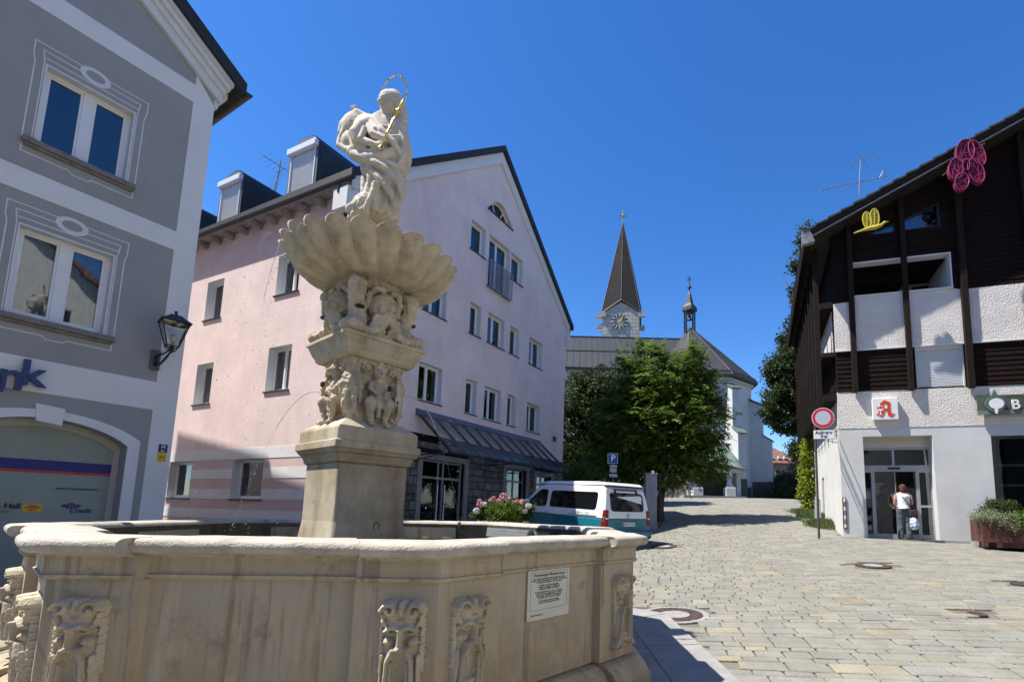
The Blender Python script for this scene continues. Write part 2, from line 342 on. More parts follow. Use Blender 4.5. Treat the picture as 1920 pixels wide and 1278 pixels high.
def remesh(mb, voxel, noise_amp=0., noise_sc=8., smooth_it=2, fn=None):
    me=bpy.data.meshes.new('t'); me.from_pydata(mb.v,[],mb.f); bm=bmesh.new(); bm.from_mesh(me); bmesh.ops.recalc_face_normals(bm,faces=bm.faces); bm.to_mesh(me); bm.free()
    o=bpy.data.objects.new('t',me); col.objects.link(o); r=o.modifiers.new('r','REMESH'); r.mode='VOXEL'; r.voxel_size=voxel
    if smooth_it: s=o.modifiers.new('s','SMOOTH'); s.factor=.5; s.iterations=smooth_it
    dg=bpy.context.evaluated_depsgraph_get(); e=bpy.data.meshes.new_from_object(o.evaluated_get(dg)); bpy.data.objects.remove(o)
    if noise_amp or fn:
        e.update(); cs=[v.co.copy() for v in e.vertices]; ns=[v.normal.copy() for v in e.vertices]
        for v,c,n in zip(e.vertices,cs,ns):
            d=noise_amp*noise.noise(c*noise_sc) if noise_amp else 0
            if fn: d+=fn(c,n)
            v.co=c+n*d
    for p in e.polygons: p.use_smooth=True
    return e
def meshobj(name, me, mat, parent=None, X=None):
    o=bpy.data.objects.new(name,me)
    if not me.materials: me.materials.append(mat)
    link(o,parent)
    if X is not None:
        o.matrix_local = (Matrix.Translation(-orig(parent))@X) if parent else X
    elif parent: o.location=-orig(parent)
    return o
# ------------------------------------------------------------------ ground
PHC=ony(1572,780,16.); PH=Fac(PHC,107.3); PS=Fac(PHC,20.); PH.m=-PS.u
PKC=ony(640,700,13.6); PG=Fac(PKC,26.4); PL=Fac(PKC,-64.2)
GC=ony(350,600,10.); GF=Fac(GC,29.7)
ctrl=[(-2,4,0),(.7,5,0),(-6,6,0),(-2,8,.02),(3,4,.02),(-8,-4,-.3),(6,-4,-.2),(12,2,.25),(0,-12,-1),(1.6,8,.12),(4,8,.3),(8,10,.5),(-8.3,10,.1),(-14,2,-.1),(1.3,14.3,.46),(PHC.x,PHC.y,.98),tuple(PH.P(1.7,0))[:2]+(.94,),tuple(PH.P(4.3,0))[:2]+(.78,),(20,11,.6),
 (-6.8,13.6,.35),(-1,25.5,1.0),(-15,17,.5),(4,21,1.3),(9.5,21,1.5),(12,26,2.0),(3,30,1.9),(8,33,2.35),(14,38,2.85),(8,44,2.98),(15,46,3.05),(25,46,3.0),(0,42,2.7),(20,60,2.6),(0,65,3),(40,20,2),(45,60,3),(-30,45,3),(-30,20,1.2),(30,-10,0),(-25,-10,-.8),(60,90,2),(-60,90,3),(0,100,3)]
cp=np.array(ctrl,float); D=np.hypot(cp[:,None,0]-cp[None,:,0],cp[:,None,1]-cp[None,:,1]); NCP=len(cp); A=np.zeros((NCP+3,)*2)
A[:NCP,:NCP]=D; A[:NCP,NCP]=1; A[:NCP,NCP+1:]=cp[:,:2]; A[NCP:,:NCP]=A[:NCP,NCP:].T; SOL=np.linalg.solve(A, np.r_[cp[:,2],0,0,0])
def H(x,y):
    x=np.asarray(x,float); y=np.asarray(y,float); d=np.sqrt((x[...,None]-cp[:,0])**2+(y[...,None]-cp[:,1])**2+.6); return d@SOL[:NCP]+SOL[NCP]+SOL[NCP+1]*x+SOL[NCP+2]*y
def h(x,y): return float(H(x,y))
def ong(x,y):
    d=ray(x,y); t=1.
    while t<120:
        p=CAMP+d*t
        if p.z<=h(p.x,p.y): return p
        t+=.05+.002*t
    return CAMP+d*60
def gridmesh(xs,ys,zf):
    X,Y=np.meshgrid(xs,ys); Z=zf(X,Y); v=np.stack([X,Y,Z],-1).reshape(-1,3); nx=len(xs); i,j=np.meshgrid(range(nx-1),range(len(ys)-1)); a=(j*nx+i).ravel(); return v, np.stack([a,a+1,a+1+nx,a+nx],1)
xs=np.r_[-900,-500,-250,np.arange(-120,-40,10),np.arange(-40,40,1.),np.arange(40,130,10),250,500,900]; ys=np.r_[-600,-200,np.arange(-80,-20,10),np.arange(-20,70,1.),np.arange(70,140,10),200,400,900]
def zfar(X,Y):
    Z=H(np.clip(X,-60,60),np.clip(Y,-12,100))-.02; return Z
v,f=gridmesh(xs,ys,zfar); g=MB(); g.v=[tuple(a) for a in v]; g.f=[tuple(a) for a in f]; o=g.build('ground', JOINT, smooth=True); tag(o,kind='structure')
# octagonal basin geometry
SIDE=2.21; TH0=rad(5); V=[Vector((-.84,3.15))]; a_=TH0+rad(45)
for k in range(7): V.append(V[-1]+SIDE*Vector((math.cos(a_),math.sin(a_)))); a_+=rad(45)
V[7]+=Vector((-.10,-.0)); V[6]+=Vector((-.12,0)); OC=sum(V,Vector((0,0)))/8; APO=SIDE/2/math.tan(rad(22.5))
def octo(off, k): v=V[k%8]-OC; return OC+v*((APO+off)/APO)
def inocto(x,y,off): 
    p=Vector((x,y))-OC
    return all(p.dot(((V[k]+V[(k+1)%8])/2-OC).normalized())<APO+off for k in range(8))
ap=MB(); AO=.96
pts=[octo(AO,k) for k in range(8)]
# apron slabs around the basin: 3 per side with thin joints, inner ring and outer ring
for k in range(8):
    a0,a1=octo(-.2,k),octo(-.2,k+1); m0,m1=octo(.32,k),octo(.32,k+1); b0,b1=octo(AO,k),octo(AO,k+1)
    for (p0,p1,q0,q1,n) in ((a0,a1,m0,m1,3),(m0,m1,b0,b1,2)):
        for i in range(n):
            e=.004; t0,t1=i/n+e,(i+1)/n-e; A_,B_=p0.lerp(p1,t0),p0.lerp(p1,t1); C_,D_=q0.lerp(q1,t1),q0.lerp(q1,t0); A_=A_.lerp(D_,.01);B_=B_.lerp(C_,.01)
            ap.slab([Vector((p.x,p.y,h(p.x,p.y)-.1)) for p in (A_,B_,C_,D_)], Vector((0,0,.135)))
o=ap.build('pavement', GRAN, bevel=.006); tag(o,kind='structure')
MH=[(ong(1265,1152),.40,'big'),(ong(1637,1060),.36,'mid'),(ong(1832,1151),.12,'small'),(ong(1915,1095),.16,'small'),(ong(1245,1024),.36,'mid')]
def paving():
    m=MB(); az=rad(98); u=Vector((math.sin(az),math.cos(az))); vv=Vector((-u.y,u.x)); vs=[];fs=[];tn=[]
    R=random.Random(3); r=-18.; 
    while r<56:
        far = r>26
        hh=R.choice([.13,.15,.18,.22,.26]) if not far else R.choice([.4,.5,.6])
        s=-24+R.random(); wob=R.random()*.02
        while s<24:
            L=R.uniform(.20,.46) if hh<.2 else R.uniform(.24,.52)
            if far: L*=1.4
            c=u*(s+L/2)+vv*(r+hh/2); x,y=c
            ok = y<50 and ((y>6 and abs(x)<1.05*y+3 and x>-.9*y-2) or (y<=6 and x>-15)) and not inocto(x,y,AO+.06)
            if ok:
                # footprint of buildings, planters
                q=Vector((x,y,0)); 
                if (q-PG.o).dot(PG.n)<-.1 and (q-PL.o).dot(PL.n)<-.1: ok=False
                if (q-PH.o).dot(PH.n)<.02 and (q-PS.o).dot(PS.n)<.02: ok=False
                if y>46.5: ok=False
            if ok:
                for mp,mr,_ in MH:
                    if (Vector((mp.x,mp.y))-c).length<mr+.1+min(L,hh)*.35: ok=False
            if ok:
                g=.007+R.random()*.006; b=.010; dz=R.uniform(-.004,.004); tx=R.uniform(-.012,.012); ty=R.uniform(-.012,.012); yaw=R.uniform(-.012,.012)
                cs=[]
                for k,(lx,ly) in enumerate(((g,g),(L-g,g),(L-g,hh-g),(g,hh-g))):
                    jx,jy=R.uniform(-.007,.007),R.uniform(-.007,.007); cs.append((lx+jx-L/2,ly+jy-hh/2))
                n0=len(vs)
                for inset,zz in ((0,-.03),(0,-.004),(b,.006)):
                    for lx,ly in cs:
                        lx-=math.copysign(inset,lx); ly-=math.copysign(inset,ly); p=u*(s+L/2+lx-yaw*ly)+vv*(r+hh/2+ly+yaw*lx)
                        vs.append((p.x,p.y,zz+dz+lx*tx+ly*ty))
                f_=[(n0+8,n0+9,n0+10,n0+11)]+[(n0+i,n0+(i+1)%4,n0+4+(i+1)%4,n0+4+i) for i in range(4)]+[(n0+4+i,n0+4+(i+1)%4,n0+8+(i+1)%4,n0+8+i) for i in range(4)]
                fs+=f_; q=R.random(); bse=R.uniform(.89,1.08)
                if q<.010: t=(1.16*bse,1.0*bse,.80*bse)
                elif q<.05: t=(1.18*bse,1.13*bse,.95*bse)
                elif q<.2: t=(.93*bse,.97*bse,1.0*bse)
                else: t=(bse,bse*R.uniform(.98,1.01),bse*R.uniform(.94,1))
                tn+=[t]*9
            s+=L
        r+=hh
    vs=np.array(vs); vs[:,2]+=H(vs[:,0],vs[:,1])+.004
    m.v=[tuple(a) for a in vs]; m.f=fs; m.t=tn; o=m.build('paving', COBBLE); tag(o,kind='structure')
paving()
for i,(p,r,k) in enumerate(MH):
    lab=['round manhole cover with concrete centre and rusty ring beside the fountain apron','round manhole cover in the paving in front of the pharmacy door','small dark round gully cap in the paving at the right','dark round cover at the right edge of the paving','manhole cover in the shade behind the van'][i]
    z=h(p.x,p.y); t=thing('manhole_cover',(p.x,p.y,z),lab,'manhole cover')
    dx=(h(p.x+.3,p.y)-h(p.x-.3,p.y))/.6; dy=(h(p.x,p.y+.3)-h(p.x,p.y-.3))/.6
    X=frameX((p.x,p.y,z+.004),(1,0,dx),Vector((-dx,-dy,1)))
    ri=r*.56
    m=MB().lathe([(r,-.04),(r,.008),(r-.02,.012),(r-.03,.004),(ri+.02,.004),(ri+.01,.01),(ri,.01),(ri,-.04)],n=40,X=X)
    for rr in ((.68,.78,.88) if k=='big' else ()):
        for j in range(30): q=2*PI*(j+rr*5)/30; m.ball(X@Vector((r*rr*math.cos(q),r*rr*math.sin(q),.004)),(.014,.014,.008),6)
    m.build('ring',CAST,t)
    MB().lathe([(ri-.004,-.04),(ri-.004,.006)],n=32,X=X).build('centre',CONC if k!='small' else CAST,t)
    if k=='big':
        m=MB()
        for j in range(36):
            q=2*PI*j/36; c=Vector((math.cos(q),math.sin(q),0)); e=Vector((-math.sin(q),math.cos(q),0)); m.hull8([X@(c*a_+e*b_+Vector((0,0,z_))) for z_ in (-.02,.008) for a_,b_ in ((r+.015,-.035),(r+.1,-.04),(r+.1,.04),(r+.015,.035))])
        m.build('stone_ring',GRAN,t,bevel=.004)
# ------------------------------------------------------------ fountain
RIM=1.38
ft=thing('fountain',(OC.x,OC.y,0.03),'octagonal carved limestone fountain with mask reliefs, square pillar and scalloped shell bowl','fountain')
def outline(off, brk, step=.07, s=.07, w=.50, noisef=0.):
    """closed octagon outline at outward offset, stepping out by brk near every corner"""
    out=[]
    for k in range(8):
        a,b=octo(off,k),octo(off,k+1); A2,B2=octo(off+brk,k),octo(off+brk,k+1); L=(b-a).length; d=(b-a)/L; nn=Vector((d.y,-d.x))
        n=int((SIDE-2*w)/s); ts=[0,.12,.24,.36,w-.03] ; seq=[(t,brk) for t in ts]+[(w-.02,brk),(w,0)]+[(w+(L-2*w)*i/n,0) for i in range(1,n)]+[(L-w,0),(L-w+.02,brk)]+[(L-t,brk) for t in (w-.03,.36,.24,.12)]
        for t,o in seq:
            if t==0: out.append((A2,nn)); continue
            out.append((a+d*t+nn*o,nn))
    return out
def sweep(mb, prof, brk, amp=0., close=True):
    rings=[]
    for z,o in prof:
        r=[]
        for p,nn in outline(o,brk):
            q=Vector((p.x,p.y,z))
            if amp:
                e=noise.noise(q*9)*amp+noise.noise(q*31)*amp*.5; q=q+Vector((nn.x,nn.y,0))*e+Vector((0,0,e*.7))
            r.append(q)
        rings.append(r)
    n=len(rings[0]); base=len(mb.v)
    for r in rings: mb.v+= [tuple(q) for q in r]
    m=len(rings)
    for i in range(m if close else m-1):
        j=(i+1)%m
        for k in range(n): mb.f.append((base+i*n+k,base+i*n+(k+1)%n,base+j*n+(k+1)%n,base+j*n+k))
    return mb
G0=.0
o=sweep(MB(),[(G0,-.42),(G0,.045),(.14,.045),(.155,.03),(.18,.015),(.215,.0),(.245,-.04),(.27,-.055),(.285,-.085),(.30,-.42)],.07,.003).build('plinth',BWALL,ft,smooth=True); shade_auto(o,30)
o=sweep(MB(),[(.30,-.44),(.30,-.115),(1.13,-.115),(1.13,-.44)],.07,.002).build('basin_wall',BWALL,ft,smooth=True); shade_auto(o,30)
o=sweep(MB(),[(1.13,-.43),(1.13,-.10),(1.142,-.082),(1.158,-.078),(1.163,-.092),(1.262,-.092),(1.275,-.07),(1.285,-.05),(1.285,-.43)],.07,.002).build('frieze',BWALL,ft,smooth=True); shade_auto(o,30)
o=sweep(MB(),[(1.285,-.40),(1.285,-.05),(1.290,-.02),(1.300,.004),(1.318,.015),(1.340,.018),(1.358,.013),(1.371,.0),(1.378,-.018),(1.381,-.05),(1.377,-.075),(1.381,-.085),(1.380,-.36),(1.365,-.385),(1.335,-.40)],.07,.0045).build('rim',STONE_R,ft,smooth=True); shade_auto(o,50)
m=MB()
for k in range(8):   # wet inner faces
    a,b=octo(-.415,k),octo(-.415,k+1); m.slab([(a.x,a.y,.9),(b.x,b.y,.9),(b.x,b.y,1.34),(a.x,a.y,1.34)],Vector(((OC-(a+b)/2).normalized().x*.012,(OC-(a+b)/2).normalized().y*.012,0)))
m.build('inner_wall',WETDK,ft)
m=MB(); a,b=octo(-.43,2),octo(-.43,3); a,b=a.lerp(b,.45),a.lerp(b,1.); inn=(OC-(a+b)/2).normalized()
for i in range(3):
    z0=1.17+.045*i; m.slab([(a.x,a.y,z0),(b.x,b.y,z0),(b.x,b.y,z0+.04),(a.x,a.y,z0+.04)],Vector((inn.x*(.03-.008*i),inn.y*(.03-.008*i),0)))
m.build('lining',LIN,ft)
wm=MB(); wm.slab([(octo(-.42,k).x,octo(-.42,k).y,1.0) for k in range(8)],Vector((0,0,.13))); o=wm.build('water',WATER); tag(o,kind='structure')
# relief masks on the corner blocks --------------------------------------------------
def relief(w,hh,prims,nx,nz,base=.02):
    xs=np.linspace(-w/2,w/2,nx); zs=np.linspace(0,hh,nz); X,Z=np.meshgrid(xs,zs); acc=np.zeros_like(X); P_=10.
    tot=np.full_like(X,0.); 
    for p in prims:
        k=p[0]
        if k=='e': _,cx,cz,rx,rz,H_,rot=p; c,s=math.cos(rot),math.sin(rot); dx=X-cx; dz=Z-cz; q=((dx*c+dz*s)/rx)**2+((-dx*s+dz*c)/rz)**2; v=H_*np.sqrt(np.clip(1-q,0,1))
        elif k=='c':
            _,pts,r,H_=p; v=np.zeros_like(X); R_=r if hasattr(r,'__len__') else [r]*len(pts)
            for (x0,z0),(x1,z1),ra,rb in zip(pts[:-1],pts[1:],R_[:-1],R_[1:]):
                dx,dz=x1-x0,z1-z0; L2=dx*dx+dz*dz+1e-9; t=np.clip(((X-x0)*dx+(Z-z0)*dz)/L2,0,1); rr=ra+(rb-ra)*t; q=((X-x0-t*dx)**2+(Z-z0-t*dz)**2)/rr**2; v=np.maximum(v,H_*np.sqrt(np.clip(1-q,0,1)))
        elif k=='x':  # carve
            _,cx,cz,rx,rz,H_=p; q=((X-cx)/rx)**2+((Z-cz)/rz)**2; tot=np.where(q<1, np.minimum(tot,H_+(tot-H_)*np.clip(q,0,1)**3), tot); continue
        tot=np.where((tot>0)&(v>0), np.maximum(tot,v)+.25*np.minimum(tot,v), np.maximum(tot,v))
    for i in range(nz):
        for j in range(nx):
            if tot[i,j]>0: tot[i,j]+=.0025*noise.noise(Vector((X[i,j]*40,Z[i,j]*40,1)))
    return X,Z,tot
def reliefmesh(w,hh,prims,nx,nz,twist=None):
    X,Z,T=relief(w,hh,prims,nx,nz); vs=[]; fs=[]; keep=T>0.0015
    idx=-np.ones(T.shape,int)
    K=keep.copy()
    for i in range(nz):
        for j in range(nx):
            idx[i,j]=len(vs); y=-T[i,j] if keep[i,j] else .004; vs.append((X[i,j],y,Z[i,j]))
    for i in range(nz-1):
        for j in range(nx-1):
            if keep[i:i+2,j:j+2].any(): fs.append((idx[i,j],idx[i,j+1],idx[i+1,j+1],idx[i+1,j]))
    me=bpy.data.meshes.new('relief'); me.from_pydata(vs,[],fs); bm=bmesh.new(); bm.from_mesh(me); bmesh.ops.delete(bm,geom=[v for v in bm.verts if not v.link_faces],context='VERTS'); bm.to_mesh(me); bm.free()
    for p in me.polygons: p.use_smooth=True
    return me
def maskprims():
    P=[('e',0,.33,.118,.29,.055,0),('e',0,.50,.115,.09,.07,0)]
    for s in (-1,1):
        sp_=[(s*(.075+(.052-.0062*i)*math.cos(2.2*i*.42)),.568+(.046-.0055*i)*math.sin(2.2*i*.42)) for i in range(8)]; P+=[('e',s*.075,.568,.064,.056,.075,0),('c',sp_,[.016,.016,.015,.014,.013,.012,.011,.011],.105),('c',[(s*.12,.54),(s*.11,.50),(s*.09,.47)],.014,.07)]
        P+=[('c',[(s*.01,.46),(s*.05,.475),(s*.095,.445)],[.018,.02,.012],.095)]           # brow
        P+=[('e',s*.052,.432,.026,.013,.075,s*-.2),('e',s*.07,.385,.038,.032,.085,0)]       # eye, cheek
        P+=[('c',[(s*.012,.345),(s*.04,.335),(s*.072,.27),(s*.078,.15),(s*.09,.06),(s*.125,.012)],[.022,.026,.018,.016,.02,.03],.095)] # moustache strand
        P+=[('c',[(s*.05,.26),(s*.055,.14),(s*.06,.03)],[.012,.014,.02],.08),('c',[(s*.105,.30),(s*.108,.16),(s*.12,.09)],[.012,.012,.01],.07)]
        for i in range(13): P+=[('e',s*(.122-.004*(i%2)),.50-.024*i,.020,.0165,.045,s*.5)]
    P+=[('c',[(0,.60),(0,.56)],.026,.10),('c',[(0,.455),(0,.385),(0,.355)],[.016,.022,.028],.12),('e',0,.20,.05,.10,.045,0)]
    P+=[('x',0,.22,.046,.10,.02),('e',0,.10,.055,.03,.08,0),('e',0,.055,.065,.028,.085,0),('e',0,.012,.035,.02,.07,0)]
    for i in range(3): P+=[('e',(i-1)*.018,.515,.006,.006,.085,0)]
    return P
MASK=reliefmesh(.31,.66,maskprims(),92,170)
for k in range(8):
    for e in (0,1):   # two masks a corner, one on each face of the block
        kk=k if e==0 else (k-1)%8
        a,b=octo(-.045,kk),octo(-.045,kk+1); d=(b-a).normalized(); nn=Vector((d.y,-d.x)); p=(a+d*.235) if e==0 else (b-d*.205)
        if (Vector((p.x,p.y))).dot(nn)>.3: continue
        X=frameX((p.x,p.y,.335),(d.x,d.y,0),(-0,0,1)); X=Matrix(((d.x,-nn.x*.8,0,p.x),(d.y,-nn.y*.8,0,p.y),(0,0,1,.405),(0,0,0,1)))
        o=meshobj('relief_mask',MASK,STONE,ft,X)
        pp=MB(); pp.box((-.175,.0,-.02),(.175,.035,.0),X); pp.build('ledge',STONE,o)
# inscription plaque -------------------------------------------------------------------
a,b=octo(-.115,0),octo(-.115,1); d=(b-a).normalized(); nn=Vector((d.y,-d.x)); d3=Vector((d.x,d.y,0)); n3=Vector((nn.x,nn.y,0))
def onwall(x,y,off=0):
    r=ray(x,y); o=Vector((a.x,a.y,0))+n3*off; t=(o-CAMP).dot(n3)/r.dot(n3); q=CAMP+r*t; return (q-o).dot(d3), q.z
s0,z1=onwall(988,1067); s1,_=onwall(1065,1062); _,z0=onwall(1024,1157); A0=Vector((a.x,a.y,0))
q=lambda s,z,dd: A0+d3*s+Vector((0,0,z))+n3*dd
m=MB(); m.hull8([q(s0,z0,.004),q(s1,z0,.004),q(s1,z0,.018),q(s0,z0,.018),q(s0,z1,.004),q(s1,z1,.004),q(s1,z1,.018),q(s0,z1,.018)])
pq=m.build('plaque',M('plaque enamel',(.62,.60,.50),.45,.04,6),ft,bevel=.002); pq['label']='pale inscription plaque with a thin black border'
m=MB(); wq,hq=s1-s0,z1-z0; e=.06*wq
for (a0,b0,a1,b1) in ((s0+e,z0+hq*.19,s1-e,z0+hq*.19+.0025),(s0+e,z1-e-.0025,s1-e,z1-e),(s0+e,z0+hq*.19,s0+e+.0025,z1-e),(s1-e-.0025,z0+hq*.19,s1-e,z1-e)):
    m.hull8([q(a0,b0,.0175),q(a1,b0,.0175),q(a1,b0,.0188),q(a0,b0,.0188),q(a0,b1,.0175),q(a1,b1,.0175),q(a1,b1,.0188),q(a0,b1,.0188)])
m.build('border',BLACKS,pq)
lines=['Der steinerne Brunnen mit der Figur der Maria','wurde auf dem Marktplatz des Marktes Hauzenberg','im Sommer errichtet und neu gefasst','','Im Jahr der Erneuerung Platz','Becken und Figur aus Kalkstein','Schale und Pfeiler mit Masken','','In jedem Jahrhundert wurde der Brunnen','saniert und neu aufgestellt vom Markt','nach altem Vorbild aus Stein gehauen','mit Hilfe der Gemeinde erhalten','','In den letzten Jahren gereinigt','durch die Steinmetze der Stadt']
text('Hauzenberger Marienbrunnen',wq*.062,BLACKS,'lettering',pq,frameX(q((s0+s1)/2,z1-hq*.13,.0185),d3,n3),.0006,bold=.0006)
zz=z1-hq*.20
for l in lines:
    if l: text(l,wq*.040,BLACKS,'lettering',pq,frameX(q((s0+s1)/2,zz,.0185),d3,n3),.0005,bold=.0003)
    zz-=hq*.037 if l else hq*.022
text('Markt Hauzenberg',wq*.036,BLACKS,'lettering',pq,frameX(q(s0+wq*.22,z0+hq*.1,.0185),d3,n3),.0005,bold=.0003)
# pillar in the basin ----------------------------------------------------------------------
PC=Vector((-2.74,6.1)); PA=rad(51); pu=Vector((math.cos(PA),math.sin(PA),0)); pv=Vector((-math.sin(PA),math.cos(PA),0))
PX=Matrix(((pu.x,pv.x,0,PC.x),(pu.y,pv.y,0,PC.y),(0,0,1,0),(0,0,0,1)))
def sq(mb, prof, X=PX, ch=.0, n=1):
    """square lathe: (half width, z)"""
    base=len(mb.v)
    for hw,z in prof:
        c=ch*hw
        ring=[(-hw,-hw+c),(-hw+c,-hw),(hw-c,-hw),(hw,-hw+c),(hw,hw-c),(hw-c,hw),(-hw+c,hw),(-hw,hw-c)] if ch else [(-hw,-hw),(hw,-hw),(hw,hw),(-hw,hw)]
        for x,y in ring: mb.v.append(tuple(X@Vector((x,y,z))))
    k=8 if ch else 4
    for i in range(len(prof)-1):
        for j in range(k): mb.f.append((base+i*k+j,base+i*k+(j+1)%k,base+(i+1)*k+(j+1)%k,base+(i+1)*k+j))
    mb.f.append(tuple(base+j for j in range(k))[::-1]); e=base+(len(prof)-1)*k; mb.f.append(tuple(e+j for j in range(k)))
    return mb
def pz(y,yy=5.62,x=655): return ony(x,y,yy).z
Z=dict(sh0=1.0, sh1=pz(868), b1=pz(843), b2=pz(828), c1=pz(800), c2=pz(792), f1=pz(662), g1=pz(650), g2=pz(627))
o=sq(MB(),[(.44,.9),(.455,1.2),(.43,1.42),(.43,Z['sh1'])],ch=.07).build('pedestal',PED,ft,bevel=.012)
o=sq(MB(),[(.43,Z['sh1']),(.45,Z['sh1']+.02),(.455,Z['sh1']+.05),(.475,Z['b1']-.05),(.50,Z['b1']-.03),(.515,Z['b1']),(.53,Z['b1']+.015),(.53,Z['b2']),(.50,Z['b2']+.012),(.50,Z['c1']-.03),(.49,Z['c1']),(.40,Z['c2']+.02),(.36,Z['c2']+.05)],ch=.02).build('pedestal_block',PED,ft,bevel=.006)
m=MB(); X2=PX@Matrix.Translation((.06,-.435,1.36)); m.tube([X2@Vector((math.cos(q)*.035,0,math.sin(q)*.05)) for q in np.linspace(0,2*PI,25)],.008,6,cap=False); m.build('hatch_ring',WETDK,ft)
o=sq(MB(),[(.40,Z['f1']-.03),(.43,Z['f1']),(.435,Z['f1']+.03),(.46,Z['g1']-.01),(.47,Z['g1']+.02),(.50,Z['g2']-.05),(.52,Z['g2']-.04),(.52,Z['g2']),(.40,Z['g2']+.02)]).build('cornice',STONE,ft,bevel=.006)
# carved block with seated winged figures and corner masks
def cyl(mb,pts,r,n=12): return mb.tube(pts,r,n)
zb,zt=Z['c2']+.0,Z['f1']; hh_=zt-zb
m=MB(); sq(m,[(.315,zb-.05),(.30,zb+.15),(.29,zt-.2),(.35,zt-.03),(.36,zt+.03)],X=Matrix.Identity(4))
def add_local(mb, src, X): mb.add([X@Vector(v) for v in src.v], src.f)
fig=MB()   # figure facing -y at origin, sits on a ledge
for s in (-1,1):
    cyl(fig,[(s*.02,-.0,.23),(s*.09,-.11,.26),(s*.115,-.17,.27)],[.07,.075,.062]); fig.ball((s*.115,-.175,.27),(.062,.062,.07),12)
    cyl(fig,[(s*.115,-.175,.27),(s*.10,-.15,.14),(s*.085,-.155,.03)],[.055,.04,.026]); cyl(fig,[(s*.085,-.14,.02),(s*.09,-.22,.012)],[.03,.025])
    for t in range(3): cyl(fig,[(s*.09+(t-1)*.02,-.19,.02),(s*.095+(t-1)*.026,-.235,.004)],[.014,.01],6)
    for t in range(6): cyl(fig,[(s*.05,-.02,.46),(s*(.13+.012*t),.01+.0*t,.62-.035*t),(s*(.19-.004*t),.0,.50-.055*t)],[.03,.032,.014],8)
    cyl(fig,[(s*.07,-.07,.52),(s*.115,-.12,.44),(s*.05,-.17,.38)],[.032,.028,.02])
cyl(fig,[(0,-.03,.18),(0,-.06,.34),(0,-.05,.5),(0,-.07,.57)],[.09,.082,.095,.04]); fig.ball((0,-.10,.64),(.062,.075,.08),14)
cyl(fig,[(0,-.15,.66),(0,-.20,.635),(0,-.215,.605)],[.03,.022,.01]); fig.ball((0,-.09,.70),(.07,.07,.04),12)
cyl(fig,[(0,-.1,.5),(0,-.12,.30),(0,-.14,.1)],[.04,.05,.03])
for k in range(4):
    Xk=Matrix.Rotation(k*PI/2,4,'Z')@Matrix.Translation((0,-.25,0)); S_=Matrix.Diagonal((1,1,hh_/.80,1)); add_local(m,fig,Matrix.Translation((0,0,zb))@Xk@S_)
    # corner bearded mask
    Xc=Matrix.Translation((0,0,zb))@Matrix.Rotation(k*PI/2-PI/4,4,'Z')@Matrix.Translation((0,-.385,0))@S_
    c=MB(); c.ball((0,-.02,.50),(.085,.085,.12),16); c.ball((0,-.09,.50),(.025,.035,.04),10)
    for s in (-1,1):
        c.ball((s*.04,-.075,.555),(.035,.02,.014),8); c.ball((s*.05,-.06,.48),(.03,.03,.035),8)
        for t in range(5): cyl(c,[(s*.02*t,-.04,.63-.01*t),(s*(.045+.018*t),-.06,.56-.03*t),(s*(.06+.01*t),-.03,.44-.05*t)],[.018,.022,.01],6)
        for t in range(4): cyl(c,[(s*(.03+.01*t),-.07,.43),(s*(.045+.01*t),-.075,.28-.03*t),(s*(.035+.012*t),-.03,.12)],[.018,.02,.008],6)
        cyl(c,[(s*.01,-.03,.74),(s*.08,-.02,.76),(s*.12,0,.70),(s*.09,0,.66)],[.02,.028,.026,.018],8)
    cyl(c,[(0,-.09,.435),(0,-.1,.43)],[.05,.05]); cyl(c,[(0,-.03,.66),(0,-.06,.63)],[.04,.02])
    add_local(m,c,Xc)
for k in range(4):      # scroll work and foliage behind the figures
    Xk=Matrix.Translation((0,0,zb))@Matrix.Rotation(k*PI/2,4,'Z'); c=MB()
    for s in (-1,1):
        cyl(c,[(s*.05,-.33,.76),(s*.16,-.34,.80),(s*.25,-.33,.74),(s*.27,-.33,.60),(s*.30,-.30,.42),(s*.26,-.31,.22),(s*.31,-.28,.05)],[.02,.03,.032,.028,.03,.026,.03],8)
        cyl(c,[(s*.20,-.34,.70),(s*.15,-.36,.72),(s*.14,-.36,.67),(s*.19,-.36,.65)],[.02,.024,.022,.018],8)
        for t in range(5): c.ball((s*(.22+.02*(t%2)),-.31,.12+.11*t),(.035,.03,.045),8)
    cyl(c,[(0,-.32,.86),(0,-.36,.80),(0,-.35,.74)],[.05,.045,.03],8); add_local(m,c,Xk)
def crisp0(c,n): a=noise.noise(c*17); b2=noise.noise(c*38+Vector((5,0,0))); return .010*(.5-abs(a)*2.2)+.005*(.5-abs(b2)*2.2)
me=remesh(m,.009,0,22,1,crisp0); o=meshobj('figure_block',me,STONE,ft,PX)
for k in range(4):
    Xc=PX@Matrix.Translation((0,0,zb))@Matrix.Rotation(k*PI/2-PI/4,4,'Z')@Matrix.Translation((0,-.505,.43*hh_/.8)); MB().ball((0,0,0),(.024,.02,.03),10,None); q_=MB(); q_.ball(Xc@Vector((0,-.018,.012)),(.027,.027,.038),10); q_.build('spout_shade',BLACKS,o)  # black ball in each mask stands for the shade of its opening
